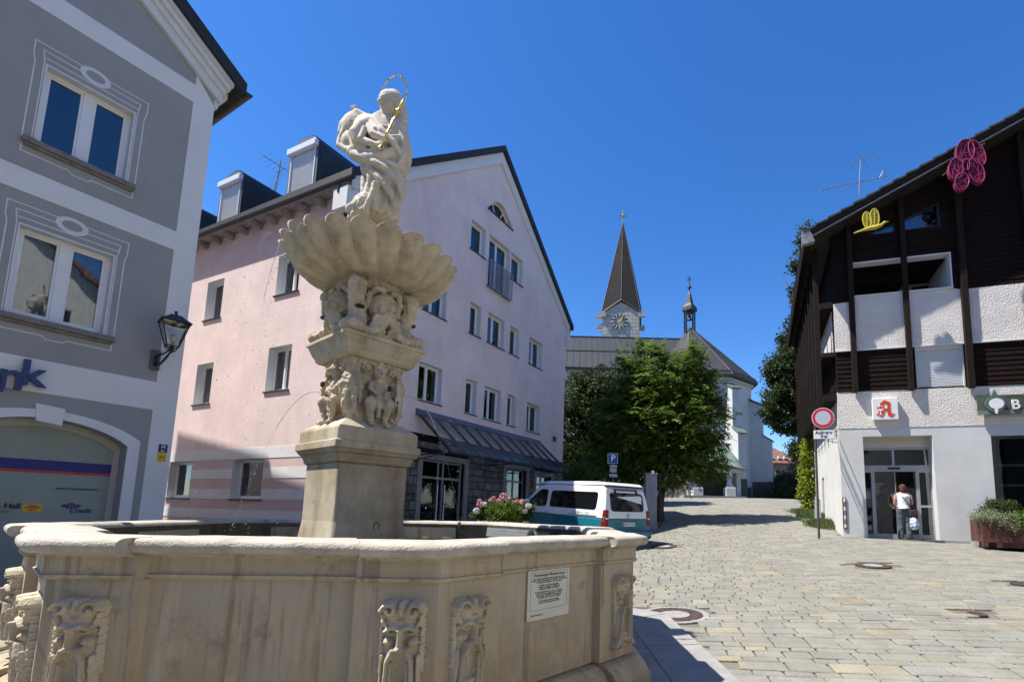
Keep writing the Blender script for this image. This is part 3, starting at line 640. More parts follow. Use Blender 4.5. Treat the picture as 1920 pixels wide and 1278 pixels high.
# stem with scrolls and masks below the bowl
s0z=Z['g2']+.0; s1z=pz(505,5.5); hs_=s1z-s0z
m=MB(); m.lathe([(.40,s0z-.02),(.36,s0z+.06),(.26,s0z+.25*hs_),(.24,s0z+.6*hs_),(.34,s0z+hs_),(.36,s0z+hs_+.05)],n=24)
for k in range(4):
    Xk=Matrix.Rotation(k*PI/2-PI/4,4,'Z'); c=MB()
    cyl(c,[(0,-.20,hs_*.98),(0,-.40,hs_*.86),(0,-.41,hs_*.62),(0,-.33,hs_*.35),(0,-.40,hs_*.12),(0,-.50,hs_*.06)],[.06,.085,.075,.085,.11,.05],12)
    c.ball((0,-.41,hs_*.84),(.085,.09,.10),14); c.ball((0,-.48,hs_*.10),(.12,.10,.09),12)
    for s in (-1,1): cyl(c,[(s*.06,-.42,hs_*.10),(s*.14,-.40,hs_*.06),(s*.20,-.34,hs_*.14),(s*.16,-.30,hs_*.24)],[.06,.06,.045,.02],10)
    add_local(m,c,Matrix.Translation((0,0,s0z))@Xk)
    Xk=Matrix.Rotation(k*PI/2,4,'Z'); c=MB()
    c.ball((0,-.29,hs_*.56),(.15,.13,.2),16); c.ball((0,-.42,hs_*.53),(.032,.045,.05),10); c.ball((0,-.40,hs_*.42),(.075,.05,.03),10)
    for s in (-1,1):
        c.ball((s*.06,-.40,hs_*.62),(.045,.03,.02),8); c.ball((s*.075,-.385,hs_*.5),(.04,.04,.045),8)
        cyl(c,[(s*.03,-.36,hs_*.83),(s*.12,-.34,hs_*.84),(s*.17,-.28,hs_*.72),(s*.16,-.26,hs_*.5)],[.03,.035,.035,.02],8)
        for t in range(4): cyl(c,[(s*(.02+.03*t),-.40+.01*t,hs_*.38),(s*(.04+.035*t),-.40+.02*t,hs_*(.22-.02*t)),(s*(.02+.04*t),-.36,hs_*.10)],[.03,.03,.015],8)
    add_local(m,c,Matrix.Translation((0,0,s0z))@Xk)
SC_=Matrix.Diagonal((1.22,1.22,1,1)); m.v=[tuple(SC_@Vector(v)) for v in m.v]
def crisp(c,n): a=noise.noise(c*13); b2=noise.noise(c*29+Vector((5,0,0))); return .014*(.5-abs(a)*2.2)+.007*(.5-abs(b2)*2.2)
me=remesh(m,.011,0,16,1,crisp); stem=meshobj('stem',me,STONE,ft,PX)
for k in range(4):
    Xc=PX@Matrix.Translation((0,0,s0z))@Matrix.Rotation(k*PI/2,4,'Z'); q_=MB(); q_.ball(Xc@Vector((0,-.52,hs_*.455)),(.055,.06,.024),12); q_.build('mouth_shade',BLACKS,stem)  # shade inside the open jaws is put in as black balls
# scalloped shell bowl
def shell():
    NL=22; nt_=NL*12; nr=26; vs=[]; fs=[]; B0=s1z-.01
    def pt(q,t,inner):
        r=.33+.63*math.sin(t*PI/2)**.95; z=B0+.40*(1-math.cos(t*PI/2))**1.0
        ph=q*NL/2-1.5*(1-t)**1.5; lobe=abs(math.sin(ph))**.6
        a=.115*t**.7
        if inner: r-=.035+.02*t; z+=.03*(1-t)+.0
        nr_,nz_=(.45+.45*t,-.75+.5*t)
        d=a*(lobe-.55); r+=d*nr_; z+=d*nz_*.75
        if t>.80: z+=((t-.80)/.2)**1.3*(.060*(lobe-.45)); r+=((t-.8)/.2)**2*(.06)
        e=.004*noise.noise(Vector((r*math.cos(q)*7,r*math.sin(q)*7,z*7)))
        return (r*math.cos(q)+e, r*math.sin(q)+e, z+e)
    for s in (0,1):
        for i in range(nr+1):
            for k in range(nt_): vs.append(pt(2*PI*k/nt_, i/nr, s))
    N=(nr+1)*nt_
    for s in (0,1):
        for i in range(nr):
            for k in range(nt_): fs.append((s*N+i*nt_+k,s*N+i*nt_+(k+1)%nt_,s*N+(i+1)*nt_+(k+1)%nt_,s*N+(i+1)*nt_+k))
    for k in range(nt_): fs.append((nr*nt_+k,nr*nt_+(k+1)%nt_,N+nr*nt_+(k+1)%nt_,N+nr*nt_+k)); fs.append((k,(k+1)%nt_,N+(k+1)%nt_,N+k))
    m=MB(); m.v=[(x+PC.x,y+PC.y,z) for x,y,z in vs]; m.f=fs; return m.build('shell_bowl',STONE,ft,smooth=True)
shell(); BZ=s1z+.37
m=MB(); m.lathe([(.01,BZ-.13),(.80,BZ-.13),(.80,BZ-.12),(.01,BZ-.12)],c=(PC.x,PC.y,0),n=40); m.build('bowl_water',WATER,ft)
m=MB(); m.lathe([(.30,BZ-.45),(.34,BZ-.1),(.36,BZ+.02),(.28,BZ+.12),(.2,BZ+.2)],c=(PC.x,PC.y,0),n=24); m.build('statue_base',STONE,ft,smooth=True)
# statue -------------------------------------------------------------------------------------
def SP(x,y,dy=0.): return ony(x,y,6.1+dy)
st=thing('statue',(PC.x,PC.y,BZ+.1),'carved stone robed woman holding a golden sceptre, standing on top of the fountain bowl','statue')
PXM=1/152.
secs=[ # y px, x left, x right, half depth(m), depth offset
 (412,655,742,.24,0),(402,652,746,.25,0),(392,661,748,.24,0),(378,676,750,.20,0),(360,680,754,.20,0),(342,681,758,.20,0),(325,679,762,.21,0),(308,680,765,.22,0),(293,685,764,.21,0),(278,686,762,.20,0),(262,684,760,.19,0),(248,681,757,.18,0),(236,684,753,.165,0),(226,694,747,.14,0),(219,708,744,.11,0),(212,718,744,.085,0)]
nq=96; vs=[]; fs=[]
for i,(y,xl,xr,dp,do) in enumerate(secs):
    c=SP((xl+xr)/2,y,do); hw=(xr-xl)/2*PXM*.98
    t=i/len(secs)
    for k in range(nq):
        q=2*PI*k/nq; low=max(0,1-t*1.5)
        fold=1+.085*math.sin(q*9+t*5)*(.35+low)+.06*math.sin(q*5-t*9+1)+.05*math.sin(q*17+t*14)*low
        vs.append(Vector((c.x+hw*fold*math.cos(q), c.y+dp*fold*math.sin(q), c.z+.012*math.sin(q*7+t*3))))
m=MB(); fs=[]
def EL(x,y,dy,r): m.ball(SP(x,y,dy),r,18)
EL(668,238,.04,(.20,.13,.22)); EL(664,268,.03,(.17,.13,.17)); EL(680,288,-.03,(.20,.15,.12)); EL(690,250,.0,(.20,.17,.26)); EL(748,290,-.02,(.15,.17,.34)); EL(742,255,-.03,(.14,.16,.24)); EL(700,388,-.02,(.26,.22,.16)); EL(735,350,-.03,(.18,.2,.26))
for i in range(len(secs)-1):
    for k in range(nq): fs.append((i*nq+k,i*nq+(k+1)%nq,(i+1)*nq+(k+1)%nq,(i+1)*nq+k))
fs.append(tuple(range(nq))[::-1]); fs.append(tuple(range((len(secs)-1)*nq,len(secs)*nq))); m.add(vs,fs)
def T(pts,r,n=12): m.tube([SP(*p) for p in pts],r,n)
F=-.17  # towards the viewer
# cloak billowing at the left, shoulder roll, arm
T([(690,222,-.02),(672,214,0),(655,224,.03),(645,236,.05),(641,250,.05),(650,258,.03)],[.05,.065,.07,.07,.06,.04],12)
T([(650,240,.0),(640,262,.02),(637,274,.0),(648,281,-.03),(662,284,-.06)],[.05,.055,.05,.045,.05])
T([(655,278,-.02),(665,290,-.10),(690,298,-.20),(720,292,-.22),(745,280,-.15)],[.05,.06,.07,.07,.05])
T([(660,250,-.05),(668,275,-.10),(690,288,-.17),(715,284,-.2)],[.06,.07,.06,.05])
T([(667,208,0),(660,202,0),(668,199,.02)],[.03,.028,.02])
T([(696,228,-.08),(680,238,-.14),(668,254,-.18),(672,268,-.20)],[.075,.095,.10,.07],14)      # puffed sleeve
T([(672,244,-.20),(664,258,-.22)],[.05,.05]); T([(684,240,-.2),(676,262,-.25)],[.04,.04])
T([(676,262,-.20),(694,268,-.25),(708,272,-.27)],[.055,.044,.032],12)                         # forearm
T([(706,271,-.27),(714,273,-.29)],[.034,.03]); 
for i in range(4): T([(711+i*1.5,267+i*3.4,-.275),(716+i*1,266+i*3.4,-.315),(718,269+i*3.2,-.30)],[.012,.012,.010],6)
T([(708,267,-.28),(713,263,-.31)],[.013,.011],6)
# breast drapery, sashes, cloak on the right, falling edge
T([(690,226,-.12),(705,243,-.21),(728,252,-.21),(745,246,-.14)],[.035,.045,.045,.03]); T([(697,222,-.12),(712,236,-.2),(732,242,-.19),(746,234,-.12)],[.03,.035,.035,.025])
T([(686,232,-.13),(700,252,-.235),(722,262,-.25),(748,258,-.16)],[.05,.05,.05,.04]); T([(700,222,-.13),(716,246,-.23),(738,268,-.24),(752,290,-.16)],[.045,.05,.045,.04]); T([(742,226,-.03),(753,240,-.02),(760,262,-.03),(764,290,-.02),(762,318,0),(757,330,0)],[.06,.07,.06,.065,.05,.03])
T([(748,246,-.12),(756,266,-.14),(757,292,-.14),(748,310,-.16)],[.045,.05,.05,.03])
T([(684,300,-.18),(705,306,-.24),(728,318,-.24),(748,345,-.2),(754,372,-.14)],[.04,.05,.045,.045,.03])
T([(694,318,-.20),(712,334,-.24),(732,360,-.22),(742,388,-.16)],[.035,.045,.04,.03]); T([(700,300,-.22),(730,306,-.22),(755,318,-.12)],[.03,.035,.03])
T([(682,330,-.10),(681,360,-.13),(678,392,-.16)],[.03,.035,.04]); T([(706,345,-.22),(700,372,-.23),(682,398,-.22)],[.06,.055,.05])
T([(672,396,-.12),(662,402,-.14),(658,412,-.12)],[.04,.045,.05])
# neck and head bent to the left
T([(729,224,-.03),(731,211,-.05)],[.075,.062]); hc=SP(733,197,-.06)
HX=Matrix.Translation(hc)@Matrix.Diagonal((1.14,1.14,1.14,1))@Matrix.Rotation(rad(-38),4,'Z')@Matrix.Rotation(rad(14),4,'X')@Matrix.Rotation(rad(-6),4,'Y')
def hb(c,r,n=14): m.add([HX@Vector(v) for v in MB().ball(c,r,n).v], MB().ball(c,r,n).f)
hb((0,0,.03),(.115,.135,.135),20); hb((0,-.045,-.05),(.08,.085,.10),16); hb((0,-.10,-.115),(.036,.035,.03)); hb((0,-.142,-.025),(.023,.04,.045)); hb((0,-.128,.01),(.013,.02,.05)); hb((0,-.12,-.075),(.034,.022,.012)); hb((0,-.118,-.09),(.028,.022,.012))
for s in (-1,1): hb((s*.042,-.105,.033),(.036,.03,.012)); hb((s*.042,-.108,.008),(.022,.018,.011)); hb((s*.055,-.075,-.04),(.036,.04,.045)); hb((s*.108,0,-.01),(.018,.03,.04)); hb((s*.10,.03,-.03),(.04,.06,.1))
hb((0,.045,.05),(.132,.125,.135),16); hb((0,.09,-.09),(.10,.08,.14)); 
T([(741,182,.03),(751,192,.03),(756,212,.02),(757,232,.0)],[.07,.065,.06,.06])              # veil down the back
def folds(c,n):
    z=c.z-BZ; k=1 if z<1.40 else (.45 if z<1.52 else 0); ax=SP(708+ (z-.6)*18,300,0).x; an=math.atan2(c.y-6.1,c.x-ax); w_=noise.noise(c*1.3)
    lo=min(1,max(0,(.95-z)/.25)); ph1=an*8+z*(3.5+2*math.sin(an))+2.2*w_; ph2=z*15+an*3+3*noise.noise(c*2)
    r1=abs(math.sin(ph1))**.55-.6; r2=abs(math.sin(ph2))**.6-.6; r3=abs(math.sin(ph1*2.1+z*6))**.7-.6
    return k*(lo*.030*r1+(1-lo)*.013*r2)+.005*noise.noise(c*30)*(k+.1)
me=remesh(m,.0085,0,9,8,folds); body=meshobj('robed_body',me,M('statue stone',(.62,.56,.45),.85,.1,4,.25,80,dirt=.2),st)
m=MB(); pa,pb=SP(711,280,-.32),SP(757,186,-.34); L=lambda t: pa.lerp(pb,t)
m.tube([L(-.02),L(.0),L(.03),L(.06),L(.1),L(.3),L(.32),L(.34),L(.6),L(.62),L(.72),L(.74),L(.77),L(.80),L(.83),L(.97),L(1.02)],[.006,.022,.026,.012,.010,.014,.019,.014,.016,.010,.013,.027,.029,.011,.016,.010,.002],12)
m.build('sceptre',GOLD,st,smooth=True)
m=MB(); hcx=SP(737,184,.04); ht=SP(737,184,.04)
ring=[]; 
Xh=Matrix.Translation(hcx)@Matrix.Rotation(rad(-20),4,'Z')@Matrix.Rotation(rad(10),4,'X')@Matrix.Rotation(rad(20),4,'Y')
for i in range(49):
    q=2*PI*i/48; ring.append(Xh@Vector((.215*math.cos(q),0,.02+.27*math.sin(q))))
m.tube(ring,.0055,6,cap=False); hl=m.build('halo',GOLD,st)
for i in range(12):
    q=2*PI*i/12+.2
    if math.sin(q)<-.75: continue
    c=Xh@Vector((.215*math.cos(q),0,.02+.27*math.sin(q))); s5=MB(); vs=[]
    for sgn in (-1,1):
        for k in range(10): r=.036 if k%2==0 else .015; a5=2*PI*k/10+q; vs.append(c+Xh.to_3x3()@Vector((r*math.cos(a5),.0,r*math.sin(a5))))
        
    vs=vs[:10]+[c+Xh.to_3x3()@Vector((0,.014,0)),c+Xh.to_3x3()@Vector((0,-.014,0))]
    s5.add(vs,[(k,(k+1)%10,10) for k in range(10)]+[((k+1)%10,k,11) for k in range(10)]); s5.build('star',GOLD,hl)
# water --------------------------------------------------------------------------------------
dm=MB(); jets=[]; R=random.Random(5)
def fall(p,v,t1,n,r,spread,m):
    for i in range(n):
        t=t1*(i+R.random())/n; q=p+v*t+Vector((0,0,-4.9*t*t))+Vector((R.gauss(0,1),R.gauss(0,1),0))*spread*t
        if q.z<1.14: continue
        m.ball(q,r*R.uniform(.5,1.25)*(1 if R.random()<.85 else 1.5),6)
for k in range(22):
    q=2*PI*k/22; d_=Vector((math.cos(q),math.sin(q),0)); p=Vector((PC.x,PC.y,BZ+.0))+d_*1.01
    if d_.y>.55: continue
    fall(p,d_*(.25+.12*R.random()),.86,56 if d_.x<.2 else 40,.0046,.03,dm)
for dx in (-.5,-.35,-.2,.9,1.1): fall(Vector((PC.x-.9*(dx<0)+.6*(dx>0),PC.y-.7,BZ)),Vector((dx,-.3,0)),.86,45,.0045,.06,dm)
o=dm.build('water_drops',DROP); tag(o,'scattered falling water drops around the fountain bowl and pillar','water drops',kind='stuff')
def jet(p0,v,t1,lab,r=.006):
    m=MB(); pts=[]; 
    for i in range(30):
        t=t1*i/29; pts.append(p0+v*t+Vector((0,0,-4.9*t*t)))
    m.tube(pts[:17],[r*(1.0-.5*i/29)*(1+.3*math.sin(i*2.7)) for i in range(17)],6)
    for i in range(16,29):
        for u_ in (.1,.35,.6,.85): m.ball(pts[i].lerp(pts[i+1],u_)+Vector((R.gauss(0,.006),R.gauss(0,.006),0)),r*R.uniform(.5,1.0),6)
    o=m.build('water_jet',DROP,smooth=True,loc=p0); tag(o,lab,'water jet','water jets arching from the fountain')
ms=[PX@(Matrix.Rotation(k*PI/2-PI/4,4,'Z')@Vector((0,-.52,zb+.43*hh_/.8))) for k in range(4)]
cx_=Vector((PC.x,PC.y,0))
for i,p in enumerate(ms):
    d_=(p-cx_); d_.z=0; d_.normalize()
    print('mask',i,d_)
    if d_.x<-.5: jet(p,d_*1.35+Vector((0,0,.35)),.62,'thin water jet arching left from the pillar mask towards the pink wall')
    elif d_.x>.5: jet(p,d_*1.25+Vector((0,0,.3)),.62,'thin water jet arching right from the pillar mask over the canopy')
jet(SP(540,440,.0),Vector((-.45,-.1,.1)),.8,'fine water thread falling from the left tip of the bowl',.004)
jet(SP(853,520,.0),Vector((.35,-.1,.1)),.45,'fine water thread falling from the right tip of the bowl',.004)
# ------------------------------------------------------------ grey
# corner building with grey render and white bands; side wall runs back from the corner
gb=thing('bank_building',GF.P(-3,0,-3),'grey rendered corner house with white bands, painted window surrounds and a ground floor arch','building')
GFs=Fac(GC,29.7-90) if False else None
W_=5.6; EV=11.25; SL=(11.78-11.23)/(1.18-.39); RZ=EV+SL*2.8
base=[(0,-.5),(0,10.95),(-.05,10.98),(-2.8,10.98+SL*2.8),(-W_,10.98),(-W_,-.5)]
arc=[]
AC=-1.98; AH=1.32  # arch centre s, half width (outer band outline reaches -.5)
def archline(half, spring, rise, n=18):
    return [(AC-half+2*half*i/n, spring+rise*max(0,1-(2*i/n-1)**2)**.85) for i in range(n+1)]
def archpoly(half, z0, spring, rise): 
    a=archline(half,spring,rise); return [(AC-half,z0)]+a+[(AC+half,z0)]
AC=-1.77
Wn=[(-2.49,-1.24,7.70,9.17),(-2.49,-1.23,4.63,6.20)]
holes=[R4(*q) for q in Wn]+[archpoly(1.09,.35,2.61,.36)]
m=MB(); GF.plate(m,base,holes,0,-.36); wl=m.build('wall',GREY,gb)
# side and back walls, roof
m=MB(); m.slab([GF.P(0,-.5,-.36),GF.P(0,-.5,-12),GF.P(0,10.95,-12),GF.P(0,10.95,-.36)],GF.u*-.3); m.slab([GF.P(-W_,-.5,-.36),GF.P(-W_,-.5,-12),GF.P(-W_,10.9,-12),GF.P(-W_,10.9,-.36)],GF.u*.3)
GF.plate(m,base,[],-12,-12.3); m.build('side_wall',GREY,gb)
m=MB(); GF.bx(m,-.03,-5.5,-.5,13.75,-8.3,-13.); GF.bx(m,-.03,-5.5,-.5,13.3,-2.6,-8.3); m.build('shadow_block',GREY,gb)  # unseen block added, heights set for the stepped shadow on the pink wall
m=MB()
for a,b in (((.42,10.98+SL*-.42),(-2.8,10.98+SL*2.8)),((-W_-.42,10.98+SL*-.42),(-2.8,10.98+SL*2.8))):
    m.hull8([GF.P(a[0],a[1]+.03,.42),GF.P(b[0],b[1]+.03,.42),GF.P(b[0],b[1]+.03,-12.6),GF.P(a[0],a[1]+.03,-12.6),GF.P(a[0],a[1]+.32,.42),GF.P(b[0],b[1]+.32,.42),GF.P(b[0],b[1]+.32,-12.6),GF.P(a[0],a[1]+.32,-12.6)])
m.build('roof',ROOFD,gb)
# stepped white verge cornice
m=MB()
for i,(dd,up,th) in enumerate(((.10,-.50,.24),(.17,-.30,.16),(.26,-.17,.14),(.33,-.06,.10))):
    for sgn in (0,1):
        a=(.12+dd*.5 if True else 0,0); s0_=(.06+dd*.45); s1_=-2.8
        z0_=10.98-SL*s0_+up; z1_=10.98+SL*2.8+up
        m.hull8([GF.P(s0_,z0_,.0),GF.P(s1_,z1_,.0),GF.P(s1_,z1_,dd),GF.P(s0_,z0_,dd),GF.P(s0_,z0_+th,.0),GF.P(s1_,z1_+th,0),GF.P(s1_,z1_+th,dd),GF.P(s0_,z0_+th,dd)]) if sgn==0 else None
m.build('verge_cornice',WTRIM,gb,bevel=.008)
m=MB()
for dd,zz,th in ((.08,10.30,.2),(.16,10.50,.14),(.24,10.64,.14)): m.hull8([GF.P(0,zz,0),GF.P(dd,zz,0),GF.P(dd,zz,-12),GF.P(0,zz,-12),GF.P(0,zz+th,0),GF.P(dd,zz+th,0),GF.P(dd,zz+th,-12),GF.P(0,zz+th,-12)])
m.build('eave_cornice',WTRIM,gb)
m=MB(); pts=[]; gz=10.98-SL*.42+.12
for i in range(7): q=PI*i/6; pts.append((.46+.09*math.cos(q),gz-.10*math.sin(q)))
vs=[GF.P(s,z,.44) for s,z in pts]+[GF.P(s,z,-12.6) for s,z in pts]; m.add(vs,[(i,i+1,i+8,i+7) for i in range(6)]+[tuple(range(7))]); m.build('gutter',TIN,gb)
# white corner strip and bands, set proud of the grey
def band(z0,z1,name='band',s1=-.37): m=MB(); GF.bx(m,-W_+.1,s1,z0,z1,.0,.012); m.build(name,WHITE,gb)
m=MB(); GF.plate(m,[(-.37,-.4),(.0,-.4),(.0,10.30),(-.37,10.75)],[],.013,-.001); GF.bx(m,.0,.012,-.4,10.28,-12,.013); m.build('corner_strip',WHITE,gb)
band(10.11,10.51); band(6.745,7.145); band(3.385,3.95)
# arch surround and keystone
def ringplate(half,z0,spring,rise,hi,zi,si,ri,d0,d1,mat,name,par=gb):
    m=MB(); GF.plate(m,archpoly(half,z0,spring,rise),[archpoly(hi,zi,si,ri)],d0,d1); return m.build(name,mat,par)
m=MB(); out=archpoly(1.27,.30,2.73,.38); inn=archpoly(1.09,.28,2.61,.36)
vs=[GF.P(s,z,.03) for s,z in out]+[GF.P(s,z,.03) for s,z in inn]+[GF.P(s,z,-.002) for s,z in out]+[GF.P(s,z,-.002) for s,z in inn]; n=len(out); fs=[]
for i in range(n-1): fs+=[(i,i+1,n+i+1,n+i),(2*n+i,2*n+i+1,3*n+i+1,3*n+i),(i,i+1,2*n+i+1,2*n+i),(n+i,n+i+1,3*n+i+1,3*n+i)]
m.add(vs,fs); m.build('arch_surround',WHITE,gb)
m=MB(); m.hull8([GF.P(-1.93,2.90,.0),GF.P(-1.62,2.86,.0),GF.P(-1.62,2.86,.07),GF.P(-1.93,2.90,.07),GF.P(-1.97,3.20,0),GF.P(-1.60,3.16,0),GF.P(-1.60,3.16,.07),GF.P(-1.97,3.20,.07)]); m.build('keystone',WHITE,gb,bevel=.005)
m=MB(); inn2=archpoly(1.0,.28,2.52,.33)
vs=[GF.P(s,z,-.30) for s,z in inn]+[GF.P(s,z,-.30) for s,z in inn2]+[GF.P(s,z,-.36) for s,z in inn]+[GF.P(s,z,-.36) for s,z in inn2]; m.add(vs,fs); m.build('arch_inner_frame',REVEAL,gb)
# backlit-free poster panel in the arch
m=MB(); GF.plate(m,archpoly(1.02,.3,2.53,.33),[],-.33,-.35); pp=m.build('poster_panel',POSTER,gb); pp['label']='grey green poster panel with a blue and red stripe and bank partner names'
def gp(x,y): return GF.px(x,y,-.32)
s_r,zb1=gp(198,870); _,zb0=gp(198,888); m=MB(); GF.bx(m,AC-1.0,AC+1.0,zb0,zb1,-.33,-.322); m.build('blue_stripe',STRIPE,pp)
m=MB(); GF.bx(m,AC-1.0,AC+1.0,zb0-.045,zb0-.004,-.33,-.322); m.build('red_stripe',REDS,pp)
nx=GF.n; ux=GF.u if (GF.u.cross(Vector((0,0,1)))).dot(GF.n)<0 else GF.u
def wt(body,x,y,size,mat,name,par,d=-.322,**k):
    s,z=GF.px(x,y,d); return text(body,size,mat,name,par,frameX(GF.P(s,z,d),UXG,GF.n),**k)
UXG=GF.u
wt('unsere Verbundpartner',145,916,.06,BLACKS,'lettering',pp,shear=.2,bold=.001,extrude=.001)
wt('ch Hall',11,948,.12,BLACKS,'lettering',pp,bold=.004,extrude=.001)
wt('sparkassen',2,958,.04,BLACKS,'lettering',pp,extrude=.001)
wt('e@sy',133,947,.11,STRIPE,'lettering',pp,bold=.003,shear=.25,extrude=.001)
wt('Credit',150,957,.11,STRIPE,'lettering',pp,bold=.003,shear=.25,extrude=.001)
s,z=gp(61,951); m=MB(); GF.bx(m,s-.115,s+.115,z-.07,z+.07,-.33,-.320); yl=m.build('yellow_logo',YEL,pp)
m=MB(); GF.bx(m,s-.055,s+.055,z+.022,z+.045,-.3205,-.317); GF.bx(m,s-.10,s+.10,z-.012,z+.012,-.3205,-.317); GF.bx(m,s-.055,s+.055,z-.05,z-.03,-.3205,-.317); m.build('logo_bars',REDS,yl)
# raised bank letters
for ch,x,xr in (('n',22,0),('k',61,0)):
    s,z=GF.px(x,702,.09); 
    text(ch,.62 if ch=='n' else .60,NAVY,'bank_letter',gb,frameX(GF.P(s,z-(0.035 if ch=='n' else 0),.08),UXG,GF.n),extrude=.035,bold=.013)
s,z=GF.px(-14,706,.09); text('a',.62,NAVY,'bank_letter',gb,frameX(GF.P(s,z-.035,.08),UXG,GF.n),extrude=.035,bold=.013)
# windows with painted surrounds
def stroke(mb,pts,wd=.018,d=.006):
    for (a,b),(c,e) in zip(pts[:-1],pts[1:]):
        v=Vector((c-a,e-b)).normalized(); nrm=Vector((-v.y,v.x))*wd/2; v=v*wd*.45
        q=[(a-v.x+nrm.x,b-v.y+nrm.y),(c+v.x+nrm.x,e+v.y+nrm.y),(c+v.x-nrm.x,e+v.y-nrm.y),(a-v.x-nrm.x,b-v.y-nrm.y)]; GF.plate(mb,q,[],d,-.001)
allw=[]
for ds in (0,):
  for i,(a,b,z0,z1) in enumerate(Wn):
    a+=ds; b+=ds
    fr=window(GF,a,b,z0,z1,gb,dep=.15,fw=.085,mull=1,sill=None,back='blind' if i==0 else 'half',mullw=.15)
    m=MB(); GF.plate(m,R4(a,b,z0,z1),[R4(a+.025,b-.025,z0,z1-.03)],.012,-.149); m.build('surround',WTRIM,fr,bevel=.004)
    m=MB(); GF.bx(m,a-.13,b+.13,z0-.10,z0-.005,-.15,.10); GF.bx(m,a-.10,b+.10,z0-.15,z0-.10,.0,.06); m.build('sill',SILL,fr,bevel=.008)
    m=MB(); c=(a+b)/2
    stroke(m,[(a-.13,z0),(a-.13,z1-.05),(a-.16,z1+.10),(a-.16,z1+.33),(c-.19,z1+.33)]); stroke(m,[(b+.13,z0),(b+.13,z1-.05),(b+.16,z1+.10),(b+.16,z1+.33),(c+.19,z1+.33)])
    stroke(m,[(a-.02,z0),(a-.02,z1-.0),(a-.05,z1+.22),(c-.17,z1+.22)]); stroke(m,[(b+.02,z0),(b+.02,z1),(b+.05,z1+.22),(c+.17,z1+.22)]); stroke(m,[(a-.04,z1+.10),(b+.04,z1+.10)],.018)
    stroke(m,[(a-.12,z0-.15),(a-.12,z0-.26),(c-.16,z0-.26),(c-.10,z0-.31),(c+.10,z0-.31),(c+.16,z0-.26),(b+.12,z0-.26),(b+.12,z0-.15)],.018)
    oo=[(c+.215*math.cos(q),z1+.255+.15*math.sin(q)) for q in np.linspace(0,2*PI,36,endpoint=False)]; ii=[(c+.135*math.cos(q),z1+.255+.085*math.sin(q)) for q in np.linspace(0,2*PI,36,endpoint=False)]
    GF.plate(m,oo,[ii],.012,-.001); m.build('painted_surround',WTRIM,fr)
# little blue and yellow plates on the corner strip
s,z=GF.px(294,838,.02); sg=thing('wall_plate',GF.P(s,z-.25,.02),'small blue plate above a yellow plate screwed to the white corner strip','sign')
m=MB(); s0,z1=GF.px(288.5,831,.02); s1,z0=GF.px(300,847,.02); s0,s1=min(s0,s1),max(s0,s1); GF.bx(m,-.20,-.06,z0,z1,.014,.03); p1_=m.build('blue_plate',STRIPE,sg)
m=MB(); GF.bx(m,-.20,-.07,z0-.19,z0-.005,.014,.034); p2_=m.build('yellow_plate',YEL,sg)
text('H',.09,WHITES,'lettering',p1_,frameX(GF.P(-.13,(z0+z1)/2+.03,.0305),UXG,GF.n),extrude=.001,bold=.003); text('2,1',.05,WHITES,'lettering',p1_,frameX(GF.P(-.13,(z0+z1)/2-.05,.0305),UXG,GF.n),extrude=.001,bold=.002); text('G 4',.06,BLACKS,'lettering',p2_,frameX(GF.P(-.135,z0-.1,.0345),UXG,GF.n),extrude=.001,bold=.002)
# wall lantern ----------------------------------------------------------------------------
s,z=GF.px(290,675,0.02); lz=z; ls=s; lm=thing('wall_lantern',GF.P(s,z-.2,0.02),'black iron lantern on a curved bracket at the corner of the grey building','wall lamp')
m=MB(); GF.bx(m,s-.075,s+.085,z-.20,z+.20,.014,.06); m.build('wall_plate',TING,lm,bevel=.02)
DD=.50
s2,z2=GF.px(322,652,DD); 
m=MB(); m.tube([GF.P(s,z-.1,.06),GF.P(s,z-.02,.12),GF.P(s,z+.08,.10),GF.P(s,z+.04,.06)],.028,8)
m.tube([GF.P(s,z-.12,.09),GF.P((s*.7+s2*.3),z-.10,.22),GF.P(s*.4+s2*.6,z+.0,.36),GF.P(s2,z2-.07,DD)],[.02,.017,.022,.015],8)
m.tube([GF.P(s,z+.08,.09),GF.P(s*.5+s2*.5,z+.11,.28),GF.P(s2,z2-.03,DD)],[.02,.014,.015],8); m.build('bracket',IRON,lm,smooth=True)
c=GF.P(s2,z2,DD); zt_=.50
a45=rad(29.7+12); ex=Vector((math.sin(a45),math.cos(a45),0)); ey=Vector((ex.y,-ex.x,0))
def lp(x,y,z): return c+ex*x+ey*y+Vector((0,0,z))
b0,t0=.095,.215
m=MB()
for sx,sy in ((1,1),(1,-1),(-1,-1),(-1,1)): m.tube([lp(sx*b0,sy*b0,.03),lp(sx*t0,sy*t0,zt_)],.011,6)
for q,zq,r_ in ((b0,.03,.013),(t0,zt_,.014)):
    k=[lp(q,q,zq),lp(q,-q,zq),lp(-q,-q,zq),lp(-q,q,zq)]
    for i in range(4): m.tube([k[i],k[(i+1)%4]],r_,6)
m.tube([lp(0,0,-.10),lp(0,0,-.02),lp(0,0,.03)],[.02,.045,.03],8)
for sx,sy in ((1,1),(1,-1),(-1,-1),(-1,1)): m.tube([lp(0,0,-.08),lp(sx*.06,sy*.06,-.05),lp(sx*b0,sy*b0,.03)],.008,6)
m.build('cage',IRON,lm)
m=MB(); rf=[(.245,zt_),(.13,zt_+.10),(.085,zt_+.15),(.03,zt_+.17),(.014,zt_+.2)]
base_=len(m.v)
for q,zq in rf:
    for sx,sy in ((1,1),(1,-1),(-1,-1),(-1,1)): m.v.append(tuple(lp(sx*q,sy*q,zq)))
for i in range(len(rf)-1):
    for k in range(4): m.f.append((i*4+k,i*4+(k+1)%4,(i+1)*4+(k+1)%4,(i+1)*4+k))
